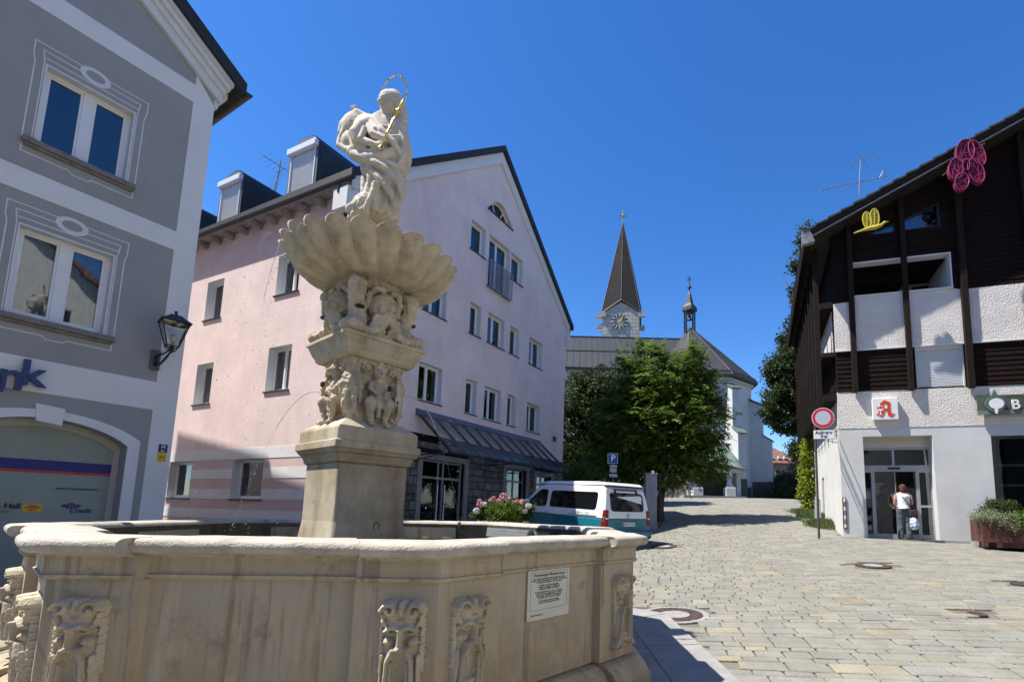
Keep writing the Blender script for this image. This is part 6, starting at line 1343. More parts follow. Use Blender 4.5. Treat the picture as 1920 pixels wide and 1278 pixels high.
m=MB(); k=1.06; B=[tp(-k,-k,zE_-.1),tp(0,-k,zG+.25),tp(k,-k,zE_-.1),tp(k,0,zG+.25),tp(k,k,zE_-.1),tp(0,k,zG+.25),tp(-k,k,zE_-.1),tp(-k,0,zG+.25)]; top=tp(0,0,zS)
m.add(B+[top],[(i,(i+1)%8,8) for i in range(8)]); sp=m.build('spire',M('spire sheet',(.030,.025,.023),.75,.25,1.2,.1,20,spec=.15,stretch=(5,5,.25)),tw)
m=MB()
for i in range(8): m.tube([B[i],B[(i+1)%8]],.10,5); m.tube([B[i],top],[.06,.02],5)
m.build('spire_ribs',M('spire ribs',(.09,.088,.085),.5,.1,3,metal=.3),sp)
m=MB()
for sx,sy in ((-1,-1),(1,-1),(-1,1),(1,1)): 
    for q in (0,1):
        e=(sx*1.0,sy*.98) ; p=[tp(sx*(.96),sy*(1-.02)-.0,zE_-.75)]
    A_=.16; c_=(sx*1.14,sy*1.0); m.hull8([tp(c_[0]-A_*1.3,c_[1]-A_*.5,zE_-.75),tp(c_[0]+A_,c_[1]-A_*.5,zE_-.75),tp(c_[0]+A_,c_[1]+A_*.5,zE_-.75),tp(c_[0]-A_*1.3,c_[1]+A_*.5,zE_-.75),tp(c_[0]-A_*1.3,c_[1]-A_*.5,zE_-.1),tp(c_[0]+A_,c_[1]-A_*.5,zE_-.1),tp(c_[0]+A_,c_[1]+A_*.5,zE_-.1),tp(c_[0]-A_*1.3,c_[1]+A_*.5,zE_-.1)])
p=tp(-1.12,-.9,zc(1120,607,YT)); m.box((p.x-.5,p.y-.3,p.z-.35),(p.x+.4,p.y+.3,p.z+.15))
p=tp(-1.02,-1.08,zE_-.5); m.hull8([tp(-1.06,-1.3,zE_-.8),tp(-.80,-1.3,zE_-.8),tp(-.8,-.98,zE_-.8),tp(-1.06,-.98,zE_-.8),tp(-1.06,-1.3,zE_-.2),tp(-.8,-1.3,zE_-.2),tp(-.8,-.98,zE_-.1),tp(-1.06,-.98,zE_-.1)])
m.build('corner_spouts',TOWER,tw)
cc=O(1166.5,601,YT-.3); cx=(cc.x-xc)/hw; rC=hw*.44; cz0=cc.z
def ck(q,r,d=0): v=TXm.to_3x3()@Vector((math.sin(q)*r,0,math.cos(q)*r)); n=TXm.to_3x3()@Vector((0,-1,0)); return tp(cx,-1.02,cz0)+v+n*d
dm_=MB()
for i in range(12):
    q=2*PI*i/12; e=.045*1.2; dm_.hull8([ck(q-e*.9,rC*.66,.02),ck(q+e*.9,rC*.66,.02),ck(q+e*.9,rC*.66,.14),ck(q-e*.9,rC*.66,.14),ck(q-e*.7,rC*1.0,.02),ck(q+e*.7,rC*1.0,.02),ck(q+e*.7,rC*1.0,.14),ck(q-e*.7,rC*1.0,.14)])
cf=dm_.build('clock_marks',FRAME,tw)
m=MB()
for i in range(12):
    q=2*PI*(i+.5)/12; e=.10
    for (r0_,r1_) in ((.62,.74),(.84,.96)): m.hull8([ck(q-e,rC*r0_,.0),ck(q+e,rC*r0_,.0),ck(q+e,rC*r0_,.06),ck(q-e,rC*r0_,.06),ck(q-e,rC*r1_,.0),ck(q+e,rC*r1_,.0),ck(q+e,rC*r1_,.06),ck(q-e,rC*r1_,.06)])
m.build('clock_ring',BLACKS,tw)
m=MB()
for q,L,w in ((rad(30),rC*.95,.07),(rad(33+12),rC*.55,.10)):
    n_=Vector((0,0,0)); a0_,a1_=ck(q+PI,rC*.25,.2),ck(q,L,.2); m.tube([a0_,ck(q,0.01,.2),a1_],[w*1.4,w,w*.6],6)
m.build('clock_hands',GOLD,tw)
m=MB(); t=tp(0,0,zS-.3); m.tube([t,Vector((t.x,t.y,zX))],.09,6); zz=zX-.75; m.tube([Vector((t.x-.65,t.y,zz)),Vector((t.x+.65,t.y,zz))],.09,6); m.ball((t.x,t.y,zz),.2,8); m.build('cross',M('old gilt',(.32,.30,.18),.5,.1,4,metal=.4),tw)
# far pink house and wooded hill
fh=thing('far_house',O(1460,920,72),'distant pink house with red tiled hip roof between church and pharmacy','building')
y0=72.; a=O(1400,900,y0).x; b=O(1493,900,y0).x; z0=2; zE2=zc(1490,869,y0); zR=zc(1443,826,y0+4)
m=MB(); m.box((a-4,y0,z0),(b,y0+9,zE2)); m.build('wall',FARPINK,fh)
m=MB(); m.box((a-4,y0-.1,zc(1460,884,y0)),(b+.05,y0+9,zE2)); m.build('brown_frieze',M('frieze brown',(.30,.25,.22),.9,.05,2),fh)  # darker brown strip along the top of the wall
m=MB(); E_=[Vector((a-5,y0-.8,zE2)),Vector((b+.8,y0-.8,zE2)),Vector((b+.8,y0+10,zE2)),Vector((a-5,y0+10,zE2))]; rA=Vector((a-1,y0+4.5,zR+.6)); rB=Vector((b-4.6,y0+4.5,zR+.6)); m.add(E_+[rA,rB],[(0,1,5,4),(1,2,5),(2,3,4,5),(3,0,4),(3,2,1,0)]); rf2=m.build('roof',TILE,fh)
m=MB()
for xx in (1448,1462,1473): p=O(xx,858,y0-.3); m.box((p.x-.22,p.y-.1,p.z-.1),(p.x+.22,p.y+.3,p.z+.25))
m.build('roof_vents',FRAME,rf2)
p0,p1=O(1455,881,y0),O(1475,895,y0); m=MB(); xa_,xb_,za_,zb2=p0.x,p1.x,p1.z,p0.z; m.box((xa_-.25,y0-.08,za_-.15),(xb_+.25,y0-.01,zb2+.2)); wf=m.build('window',FRAME,fh)
m=MB(); xm=(xa_+xb_)/2; m.box((xa_,y0-.12,za_),(xm-.08,y0-.085,zb2)); m.box((xm+.08,y0-.12,za_),(xb_,y0-.085,zb2)); m.build('pane',VGLASS,wf)
m=MB(); xs_=np.arange(-60,200,3.); ys_=np.arange(150,330,3.); 
def hz(X,Y): return 3+ (Y-150)*.215*np.exp(-((X-75)/110.)**2)+1.5*np.sin(X*.05)
v,f=gridmesh(xs_,ys_,hz); m.v=[tuple(q) for q in v]; m.f=[tuple(q) for q in f]; o=m.build('hill',M('hill ground',(.05,.065,.035),.95,.2,.1),smooth=True); tag(o,kind='structure')
# ------------------------------------------------------------ trees
def leaf_arrays(P_,D_,N_,L_,W_,tint):
    """diamond leaves: P base, D direction, N side axis"""
    n=len(P_); v=np.empty((n,4,3)); v[:,0]=P_; v[:,1]=P_+D_*L_[:,None]*.5+N_*W_[:,None]*.5; v[:,2]=P_+D_*L_[:,None]; v[:,3]=P_+D_*L_[:,None]*.5-N_*W_[:,None]*.5
    return v.reshape(-1,3), np.arange(n*4).reshape(n,4), tint
def foliage(name,mat,parent,v,f,t):
    o0=orig(parent) if parent else Vector((0,0,0)); v=v-np.array(o0)[None,:]
    me=bpy.data.meshes.new(name); me.vertices.add(len(v)); me.vertices.foreach_set('co',v.astype(np.float32).ravel()); nf=len(f); me.loops.add(nf*4); me.loops.foreach_set('vertex_index',f.astype(np.int32).ravel()); me.polygons.add(nf); me.polygons.foreach_set('loop_start',np.arange(0,nf*4,4,dtype=np.int32)); me.update(calc_edges=True)
    at=me.color_attributes.new('tint','FLOAT_COLOR','CORNER'); c=np.ones((nf*4,4),np.float32); c[:,:3]=np.repeat(t,4,0); at.data.foreach_set('color',c.ravel()); me.materials.append(mat)
    o=bpy.data.objects.new(name,me); link(o,parent); return o
def unit(a): return a/np.maximum(1e-6,np.linalg.norm(a,axis=-1,keepdims=True))
def crown(blobs, nclump, per, sig, L, W, seed=1, droop=.3, shell=.55, tr=(.7,1.25), spray=False, up=.3, yellow=.0):
    g=np.random.default_rng(seed); vol=np.array([b[3]*b[4]*b[5] for b in blobs])**.8; pick=g.choice(len(blobs),nclump,p=vol/vol.sum()); B=np.array(blobs)[pick]
    d=unit(g.normal(size=(nclump,3))); rr=(shell+(1-shell)*g.random(nclump)**.6)[:,None]; C=B[:,:3]+d*B[:,3:6]*rr*g.uniform(.85,1.12,(nclump,1)); 
    ct=g.uniform(tr[0],tr[1],nclump)
    if not spray:
        n=nclump*per; k=np.repeat(np.arange(nclump),per); P=C[k]+g.normal(size=(n,3))*sig*np.array([1,1,.7]); D=unit(d[k]*.8+g.normal(size=(n,3))*.8+np.array([0,0,-droop])); 
    else:
        # feathery compound leaves: leaflets in two rows along drooping stalks
        m=per; ns=nclump*m; ks=np.repeat(np.arange(nclump),m); S=C[ks]+g.normal(size=(ns,3))*sig*np.array([1,1,.6]); SD=unit(d[ks]*1.0+g.normal(size=(ns,3))*.55+np.array([0,0,up])); q=11; k2=np.repeat(np.arange(ns),q); tt=np.tile(np.arange(q)/q,ns); SL=g.uniform(.28,.48,ns)
        side=unit(np.cross(SD,np.array([0,0,1.])+g.normal(size=(ns,3))*.2)); P=S[k2]+SD[k2]*(tt*SL[k2])[:,None]+np.array([0,0,-1])*(tt**2*SL[k2]*.35)[:,None]; sg=np.where(np.arange(len(k2))%2,1,-1)[:,None]
        D=unit(side[k2]*sg+SD[k2]*.75+np.array([0,0,-droop])+g.normal(size=P.shape)*.12); k=ks[k2]; n=len(P)
    N=unit(np.cross(D,g.normal(size=(n,3))*(.9 if not spray else .35)+np.array([0,0,1.]))); Ls=L*g.uniform(.7,1.25,n); Ws=W*g.uniform(.8,1.2,n)
    t=ct[k]*g.uniform(.8,1.2,n); T=np.stack([t*(1+yellow*g.random(n)),t,t*(1-.2*g.random(n))],1)
    return leaf_arrays(P,D,N,Ls,Ws,T)
def trunk(root, base, top, r, limbs, mat=BARK, seed=0):
    R=random.Random(seed); m=MB(); n=8; b=Vector(base); t=Vector(top); pts=[b.lerp(t,i/n)+Vector((R.gauss(0,.05),R.gauss(0,.05),0))*(i>0) for i in range(n+1)]; m.tube(pts,[r*(1.25-.8*i/n) for i in range(n+1)],12)
    for L in limbs:
        e=Vector(L); s=b.lerp(t,R.uniform(.45,.95)); mid=s.lerp(e,.5)+Vector((R.gauss(0,.15),R.gauss(0,.15),-.15)); m.tube([s,mid,e],[r*.42,r*.28,r*.08],7)
        for q in range(3): e2=e+Vector((R.gauss(0,.6),R.gauss(0,.6),R.gauss(.3,.4))); m.tube([mid.lerp(e,.4),e2],[r*.16,r*.05],5)
    return m.build('trunk',mat,root,smooth=True)
def blobpx(lst):
    return [(*ony(x,y,Y), rx, ry, rz) for x,y,Y,rx,ry,rz in lst]
# bright tree in the street
Y2=21.; b=blobpx([(1232,800,Y2,2.2,1.9,1.7),(1215,700,Y2,1.3,1.2,1.1),(1285,705,Y2-.3,1.1,1.1,1.05),(1250,740,Y2,1.9,1.6,1.3),(1305,790,Y2,1.25,1.4,1.5),(1312,850,Y2,1.0,1.1,.9),(1180,800,Y2+.3,1.5,1.4,1.5),(1250,860,Y2,2.0,1.6,1.15),(1165,850,Y2,1.3,1.4,1.0),(1212,662,Y2,.42,.4,.6),(1296,672,Y2,.4,.4,.45),(1330,740,Y2,.5,.5,.5)])
bs_=ong(1240,962); bx_=Vector((ony(1240,960,Y2).x,Y2,h(ony(1240,960,Y2).x,Y2)))
t=thing('street_tree',bx_,'bright green feathery leaved tree in the street in front of the church','tree')
trunk(t,bx_-Vector((0,0,.1)),(bx_.x-.1,Y2,5.2),.15,[(q[0],q[1],q[2]) for q in b],seed=3)
v,f,tt=crown(b,1050,10,.20,.135,.068,seed=2,spray=True,droop=.45,shell=.4,tr=(.5,1.45),yellow=.15); foliage('crown',LEAF_B,t,v,f,tt)
# dark round tree at the end of the pink house
Y1=31.; b=blobpx([(1095,800,Y1,2.3,2.2,2.2),(1100,745,Y1,1.9,1.8,1.7),(1140,780,Y1+1,2.4,2.2,2.4),(1090,860,Y1,2.4,2.2,1.4),(1160,730,Y1+1,1.6,1.6,1.3),(1110,712,Y1,1.0,1.0,.9),(1150,860,Y1,2.4,2,1.4),(1180,800,Y1,2.0,2,2.2)])
c=ony(1112,900,Y1); t=thing('dark_tree',(c.x,Y1,h(c.x,Y1)),'dense dark olive tree between the pink house and the bright tree','tree')
trunk(t,(c.x,Y1,h(c.x,Y1)-.1),(c.x,Y1,6.5),.22,[(q[0],q[1],q[2]) for q in b],seed=5)
v,f,tt=crown(b,1500,36,.24,.19,.13,seed=4,droop=.5,shell=.5,tr=(.5,1.35)); foliage('crown',LEAF_D,t,v,f,tt)
# big tree behind the pharmacy
Y3=31.; b=blobpx([(1500,700,Y3,1.9,2,1.8),(1470,745,Y3,1.2,1.4,1.2),(1512,640,Y3,1.5,1.6,1.8),(1492,790,Y3,1.4,1.6,.8),(1540,740,Y3,2.4,2,2.2),(1452,770,Y3,.8,.9,.7),(1458,690,Y3,.8,.9,.8),(1484,650,Y3,.8,.9,.9),(1520,560,Y3,1.2,1.2,1.6),(1497,495,Y3,.35,.4,1.1),(1515,450,Y3,.6,.6,1.2)])
c=ony(1540,900,Y3); t=thing('broad_tree',(c.x,Y3,h(c.x,Y3)),'tall dense dark tree rising behind the wooden side of the pharmacy house','tree')
trunk(t,(c.x,Y3,h(c.x,Y3)-.1),(c.x,Y3,11),.25,[(q[0],q[1],q[2]) for q in b],seed=6)
v,f,tt=crown(b,1500,36,.20,.19,.13,seed=6,droop=.6,shell=.4,tr=(.5,1.3)); foliage('crown',LEAF_D,t,v,f,tt)
# shrubs by the choir and beyond
def shrub(name,lab,cat,lst,mat,n,per,sig,L,W,seed,tr=(.6,1.25),grp=None,**k):
    b=blobpx(lst); x=sum(q[0] for q in b)/len(b); y=b[0][1]; z=min(q[2]-q[5] for q in b); t=thing(name,(x,y,z),lab,cat,grp)
    m=MB()
    for q in b: m.tube([(x,y,z-.2),(q[0],q[1],q[2])],[.05,.02],6)
    m.build('stems',BARK,t); v,f,tt=crown(b,n,per,sig,L,W,seed=seed,tr=tr,**k); foliage('leaves',mat,t,v,f,tt); return t
shrub('shrub','dark spreading shrub in the shade between church choir and ivy','shrub',[(1492,900,46,1.5,1.2,1.6),(1480,912,46,1.6,1.2,1.4),(1462,922,45,1.3,1,1.0),(1500,915,45,1.5,1.2,1.4)],LEAF_O,420,34,.22,.17,.10,11)
shrub('shrub','low dark hedge bush at the foot of the choir plinth','shrub',[(1450,930,47,.9,.8,.7),(1458,918,48,.8,.8,1.2)],LEAF_D,160,30,.2,.15,.10,12)
shrub('small_tree','small dark tree beyond the red roofed far house','tree',[(1502,838,66,1.6,1.5,1.5),(1508,850,66,1.8,1.5,1.8)],LEAF_D,160,30,.3,.3,.2,13)
# hedge behind the van, sunlit patch
shrub('hedge','sunlit green hedge behind the white van below the dark tree','hedge',[(1070,890,27,1.2,.8,.45),(1100,882,27,1.1,.8,.6),(1085,893,27,1.2,.8,.5)],LEAF_B,150,26,.16,.13,.09,14)
# ivy on the far corner of the pharmacy house
iv=thing('ivy_column',(*(PS.P(8.2,0,.3).xy),h(*PS.P(8.2,0,.3).xy)),'yellow green ivy climbing a pillar at the far corner of the pharmacy house','climbing plant')
b=[]; yI=ony(1517,900,0).y if 0 else PS.P(8.2,0,.3).y
for i in range(15): yy=830+i*10.5; xx=1513+ (6 if i>9 else 0)+2*math.sin(i*2.); b.append((*ony(xx,yy,yI), .22+.010*i,.25,.3))
m=MB(); m.tube([ony(1519,985,yI),ony(1516,825,yI)],[.12,.08],8); m.build('stem',BARK,iv)
v,f,tt=crown(b,420,30,.09,.085,.075,seed=15,droop=.5,tr=(.6,1.3),yellow=.35); foliage('leaves',LEAF_Y,iv,v,f,tt)
# weeds along the side wall
def tuft(name,lab,cx,cy,n,hh,spread,mat,kind=None,seed=1,cat='grass'):
    g=np.random.default_rng(seed); p=ong(cx,cy); P=np.array(p)[None,:]+g.normal(size=(n,3))*np.array([spread,spread*1.4,0]); P[:,2]=H(P[:,0],P[:,1]); D=unit(g.normal(size=(n,3))*.45+np.array([0,0,1.])); N=unit(np.cross(D,g.normal(size=(n,3)))); t=g.uniform(.6,1.3,n)
    v,f,tt=leaf_arrays(P,D,N,hh*g.uniform(.5,1.2,n),np.full(n,.022),np.stack([t*1.05,t,t],1)); o=foliage(name,mat,None,v,f,tt); tag(o,lab,cat,kind='stuff'); return o
tuft('grass_tuft','rank grass at the foot of the pharmacy side wall',1546,988,3600,.30,.22,GRASSM,seed=1)
tuft('grass_tuft','weeds below the bike stand beside the side wall',1528,972,2600,.30,.25,GRASSM,seed=2)
tuft('grass_tuft','grass at the base of the ivy pillar',1508,962,1800,.25,.25,GRASSM,seed=3)
# wooded hill
g=np.random.default_rng(9); m=MB(); n=900; X=g.uniform(20,140,n); Yh=g.uniform(155,300,n)
for x,y in zip(X,Yh):
    z=float(hz(np.array(x),np.array(y))); hh=g.uniform(7,13); r=hh*.2; k0=len(m.f); 
    m.lathe([(r,z+hh*.12),(r*.55,z+hh*.5),(r*.7,z+hh*.48),(r*.3,z+hh*.8),(.02,z+hh)],c=(x,y,0),n=6); t=g.uniform(.6,1.2); m.t+=[(t,t,t)]*(len(m.f)-k0)
o=m.build('hill_forest',M('conifer green',(.035,.06,.035),.9,.3,.6,attr='tint')); tag(o,'dark conifer wood covering the distant hill behind the far house','forest',kind='stuff')
# ------------------------------------------------------------ street
# ------------- camper van
VP=ong(1133,1022); 
VO=Vector((ony(1132,960,14.1).x,14.1,0)); VO.z=h(VO.x,VO.y)-.02; hd=rad(-41)
fw=Vector((math.sin(hd),math.cos(hd),0)); lf=Vector((-fw.y,fw.x,0)); 
# origin is the rear left corner; x forward, y to the van's left (0 = left side), z up
slope=(h(*(VO+fw*4).xy)-h(*VO.xy))/4; fw3=Vector((fw.x,fw.y,slope)).normalized(); up3=fw3.cross(lf).normalized()
VX=Matrix(((fw3.x,lf.x,up3.x,VO.x),(fw3.y,lf.y,up3.y,VO.y),(fw3.z,lf.z,up3.z,VO.z),(0,0,0,1)))@Matrix.Translation((0,-.96,0))   # y centre
van=thing('camper_van',VX@Vector((2.4,0,0)),'white and teal camper van with raised white roof and dark windows, seen from behind','van')
def vw(z): return .96 if z<=1.0 else .96-.17*(z-1.0)/.95
def prism(mb,poly,wfun=vw,inset=0):
    n=len(poly); vs=[VX@Vector((x,s*(wfun(z)-inset),z)) for s in (-1,1) for x,z in poly]; mb.add(vs,[tuple(range(n)),tuple(range(n,2*n))[::-1]]+[(i,(i+1)%n,(i+1)%n+n,i+n) for i in range(n)]); return mb
low=[(0.02,.30),(-.03,.42),(-.03,.62),(0,.97),(4.75,.97),(4.93,.80),(4.95,.40),(4.85,.26),(4.30,.26),(4.25,.45),(4.12,.62),(3.92,.70),(3.72,.62),(3.60,.45),(3.55,.24),(1.35,.24),(1.30,.45),(1.17,.62),(.97,.70),(.77,.62),(.63,.45),(.58,.28)]
m=prism(MB(),low); m.build('lower_body',VANB,van,bevel=.04,seg=3)
upp=[(0,.975),(.015,1.15),(.09,1.60),(.17,1.82),(.30,1.90),(3.05,1.91),(3.35,1.84),(4.10,1.22),(4.72,1.03),(4.78,.975)]
m=prism(MB(),upp); m.build('upper_body',VANW,van,bevel=.05,seg=4)
m=prism(MB(),[(.22,1.905),(.22,1.925),(3.2,1.925),(3.3,1.90)],lambda z:.76); m.build('roof_gap',RUBBER,van)
m=prism(MB(),[(.16,1.925),(.24,2.0),(.6,2.03),(2.9,2.03),(3.35,1.97),(3.55,1.90),(3.3,1.925)],lambda z:.80-.06*(z>1.95)); m.build('pop_up_roof',VANW,van,bevel=.025,seg=3)
def sidepane(name,poly,side,mat=VGLASS,off=.006,r=.05,par=van):
    """poly on the tumblehome side"""
    m=MB(); n=len(poly); vs=[VX@Vector((x,side*(vw(z)+off),z)) for x,z in poly]+[VX@Vector((x,side*(vw(z)-.03),z)) for x,z in poly]; m.add(vs,[tuple(range(n)),tuple(range(n,2*n))[::-1]]+[(i,(i+1)%n,(i+1)%n+n,i+n) for i in range(n)]); return m.build(name,mat,par)
def rnd(x0,z0,x1,z1,r=.07,k=4):
    out=[]
    for cx,cz,a0 in ((x1-r,z1-r,0),(x0+r,z1-r,90),(x0+r,z0+r,180),(x1-r,z0+r,270)):
        for i in range(k+1): q=rad(a0+90*i/k); out.append((cx+r*math.cos(q),cz+r*math.sin(q)))
    return out
for s in (1,-1):
    sidepane('side_window',rnd(.42,1.20,2.62,1.72,.10),s)
    sidepane('cab_window',[(2.84,1.20),(2.78,1.3),(2.80,1.68),(2.87,1.75),(3.15,1.75),(3.34,1.66),(3.98,1.20),(3.9,1.17)],s)
    for i in range(5): pass
    sidepane('rub_strip',[(.35,1.02),(.35,1.045),(1.6,1.045),(1.6,1.02)],s,M('silver trim',(.5,.5,.5),.3,.05,5,metal=.8),.012)
    for x in (2.62,3.0): m=MB(); m.tube([VX@Vector((x-.09,s*.975,1.06)),VX@Vector((x-.03,s*1.0,1.065)),VX@Vector((x+.06,s*1.0,1.065)),VX@Vector((x+.11,s*.975,1.06))],.014,6); m.build('door_handle',VANW,van)
    for x in (2.72,): sidepane('door_gap',[(x,.32),(x,1.80),(x+.012,1.80),(x+.012,.32)],s,BLACKS,.002)
    for x0,x1 in ((1.15,.0),): pass
    # small lettering row on the flank
    if s==1:
        Xt=VX@Matrix(((-1,0,0,1.05),(0,0,1,vw(1.09)+.010),(0,1,0,1.10),(0,0,0,1))); text('CAMPSTER',.11,M('flank lettering',(.35,.36,.37),.4,.05,5),'lettering',van,Xt,extrude=.001,bold=.002,spacing=1.5)
for x in (.97,3.92):
    for s in (1,-1):
        c=VX@Vector((x,s*.86,.33)); Xw=frameX(c,fw3,lf*s); m=MB(); m.lathe([(.20,-.10),(.31,-.10),(.335,-.06),(.335,.06),(.31,.10),(.20,.10)],n=28,X=Xw); w_=m.build('wheel',RUBBER,van,smooth=True); shade_auto(w_)
        m=MB(); m.lathe([(.21,-.05),(.21,.07),(.06,.09),(.05,.10),(.0,.10)],n=20,X=Xw); 
        for i in range(10): q=2*PI*i/10; m.tube([Xw@Vector((.05*math.cos(q),.05*math.sin(q),.09)),Xw@Vector((.20*math.cos(q),.20*math.sin(q),.09))],.014,4)
        m.build('rim',M('wheel silver',(.35,.35,.36),.35,.1,6,metal=.7),w_)
m=prism(MB(),[(.64,.30),(.9,.74),(1.2,.66),(1.32,.3)],lambda z:.90); m.build('wheel_arch',RUBBER,van)
def rear(name,poly,mat,d0=-.012,d1=.05,par=van,X0=None):
    """poly (y,z) on the rear face, following its slope"""
    def xr(z): 
        if z<.975: return 0-.0
        if z<1.15: return .015*(z-.975)/.175
        if z<1.6: return .015+.075*(z-1.15)/.45
        return .09+.08*(z-1.6)/.22
    m=MB(); n=len(poly); vs=[VX@Vector((xr(z)+d0,y,z)) for y,z in poly]+[VX@Vector((xr(z)+d1,y,z)) for y,z in poly]; m.add(vs,[tuple(range(n)),tuple(range(n,2*n))[::-1]]+[(i,(i+1)%n,(i+1)%n+n,i+n) for i in range(n)]); return m.build(name,mat,par)
rw=rear('rear_window',rnd(-.70,1.18,.70,1.72,.11),VGLASS,-.010)
rear('spoiler',[(-.5,1.79),(.5,1.79),(.5,1.83),(-.5,1.83)],BLACKS,-.02)
for y in (-.45,.45): rear('hinge',[(y-.04,1.70),(y+.04,1.70),(y+.04,1.78),(y-.04,1.78)],BLACKS,-.022)
m=MB(); m.tube([VX@Vector((-.03,0,1.2)),VX@Vector((-.03,.35,1.24))],.012,5); m.build('wiper',BLACKS,van)
for s in (1,-1): 
    m=MB(); m.hull8([VX@Vector(p) for p in ((-.02,s*.80,.72),(-.02,s*.965,.72),(.16,s*.975,.72),(.16,s*.80,.72),(.0,s*.80,1.22),(.0,s*.945,1.22),(.10,s*.945,1.22),(.10,s*.80,1.22))]); tl=m.build('tail_light',REDL,van,bevel=.02,seg=2)
    m=MB(); m.hull8([VX@Vector(p) for p in ((-.028,s*.83,.96),(-.028,s*.93,.96),(.0,s*.93,.96),(.0,s*.83,.96),(-.025,s*.83,1.0),(-.025,s*.93,1.0),(.0,s*.93,1.0),(.0,s*.83,1.0))]); m.build('reversing_lens',WHITES,tl)
m=prism(MB(),[(-.10,.40),(-.12,.46),(-.11,.60),(-.02,.66),(.05,.66),(.05,.36)],lambda z:.94); m.build('rear_bumper',VANB,van,bevel=.02)
rp_=rear('number_plate',[(-.26,.76),(.26,.76),(.26,.87),(-.26,.87)],WHITES,-.045,.0)
Xp=VX@Matrix(((0,0,-1,-.047),(-1,0,0,-.02),(0,1,0,.815),(0,0,0,1))); text('HG-ZV 2621',.085,BLACKS,'lettering',rp_,Xp,extrude=.001,bold=.002)
rear('plate_blue',[(.22,.765),(.255,.765),(.255,.865),(.22,.865)],BLUES,-.047,-.044,rp_)
rear('tailgate_gap',[(-.74,.70),(.74,.70),(.74,.712),(-.74,.712)],BLACKS,-.035,0)
# double chevron emblem
for dz in (0,.045):
    m=MB()
    for s in (1,-1): m.tube([VX@Vector((-.015,0,1.08+dz)),VX@Vector((-.012,s*.055,1.03+dz))],.008,5)
    m.build('chevron',MC['silver trim'],van)
m=MB(); m.tube([VX@Vector((-.01,.12,1.0)),VX@Vector((-.01,-.12,1.0))],.006,4); m.build('badge_strip',MC['silver trim'],van)
m=MB()
for s in (1,-1): m.hull8([VX@Vector(p) for p in ((3.62,s*.99,1.18),(3.62,s*1.17,1.18),(3.74,s*1.17,1.18),(3.74,s*.99,1.18),(3.62,s*.99,1.40),(3.62,s*1.15,1.40),(3.72,s*1.15,1.40),(3.72,s*.99,1.40))])
m.build('wing_mirrors',VANW,van,bevel=.03)
# ------------- signs
def nosign():
    Y=15.4; c=ony(1543,783,Y); n=(CAMP-c); n.z=0; n=Vector((-.32,-1,0)).normalized(); x=Vector((-n.y,n.x,0)); 
    if x.x<0: x=-x
    t=thing('no_entry_sign',(c.x,c.y+.05,h(c.x,c.y)),'round white sign with red border above a plate reading Anlieger frei, beside the pharmacy corner','road sign')
    r=19.6/930*Y; 
    def disc(r0_,r1_,d,mat,name,par):
        m=MB(); Xd=frameX(c,x,n); m.lathe([(r0_,d-.004),(r0_,d),(r1_,d),(r1_,d-.004)] if r1_>0 else [(r0_,d-.004),(r0_,d)],n=48,X=Xd); return m.build(name,mat,par)
    a=disc(r,0,0,WHITES,'sign_disc',t); m=MB(); Xd=frameX(c,x,n); m.lathe([(r*.95,.001),(r*.95,.003),(r*.70,.003),(r*.70,.001)],n=48,X=Xd); m.f=m.f[:-2]; m.build('red_ring',REDS,a)
    m=MB(); m.lathe([(r*.69,.001),(r*.69,.0025)],n=48,X=Xd); m.build('white_field',M('sign field',(.50,.52,.56),.4,.02,5),a)
    pc=ony(1545,814,Y); w,hh=19.0/930*Y,9.2/930*Y; Xq=frameX(pc,x,n)
    m=MB(); m.box((-w,-hh,-.004),(w,hh,.0),Xq); pl=m.build('plate',BLACKS,t,bevel=.0); m=MB(); m.box((-w*.95,-hh*.90,-.003),(w*.95,hh*.90,.002),Xq); m.build('plate_face',WHITES,pl)
    text('Anlieger',.145,BLACKS,'lettering',pl,Xq@Matrix.Translation((0,hh*.36,.0035)),extrude=.0008,bold=.005); text('frei',.145,BLACKS,'lettering',pl,Xq@Matrix.Translation((0,-hh*.42,.0035)),extrude=.0008,bold=.003)
    m=MB(); bx=ony(1535,830,Y); px0=bx.x-.0; m.tube([Vector((px0,Y+.20,h(px0,Y)-.1)),Vector((px0,Y+.20,c.z+.25))],.035,10); m.build('pole',M('pole brown grey',(.075,.06,.055),.6,.1,5),t)
    m=MB()
    for yy in (770,798,806,820): q=ony(1543,yy,Y); m.tube([Vector((px0,Y+.20,q.z)),PS.P(.4,q.z,.0)],.012,6)
    m.build('bracket',MC['pole brown grey'],t)
nosign()
def psign():
    Y=19.; c=ony(1149,859,Y); t=thing('parking_sign',(c.x,Y,h(c.x,Y)),'blue parking sign with white letter P and small plates below, above the van roof','road sign')
    n=Vector((.12,-1,0)).normalized(); x=Vector((1,.12,0)).normalized(); w=9.6/930*Y; X=frameX(c,x,n)
    m=MB(); m.box((-w,-w,-.004),(w,w,0),X); a=m.build('sign_plate',WHITES,t); m=MB(); m.box((-w*.93,-w*.93,-.003),(w*.93,w*.93,.002),X); b=m.build('blue_field',BLUES,a); text('P',w*1.75,WHITES,'lettering',b,X@Matrix.Translation((.01,.0,.003)),extrude=.001,bold=.008)
    for yy,hh,ww in ((873.5,2.2,7),(881.,4.2,6.5),(891,3.0,8)): q=ony(1150,yy,Y); m=MB(); m.box((-ww/930*Y,-hh/930*Y,-.004),(ww/930*Y,hh/930*Y,.0),frameX(q,x,n)); m.build('info_plate',M('info plate',(.45,.45,.44),.5,.1,8),t)
    m=MB(); m.tube([(c.x+.02,Y+.05,h(c.x,Y)-.1),(c.x+.02,Y+.05,c.z+.2)],.03,8); m.build('pole',TING,t)
psign()
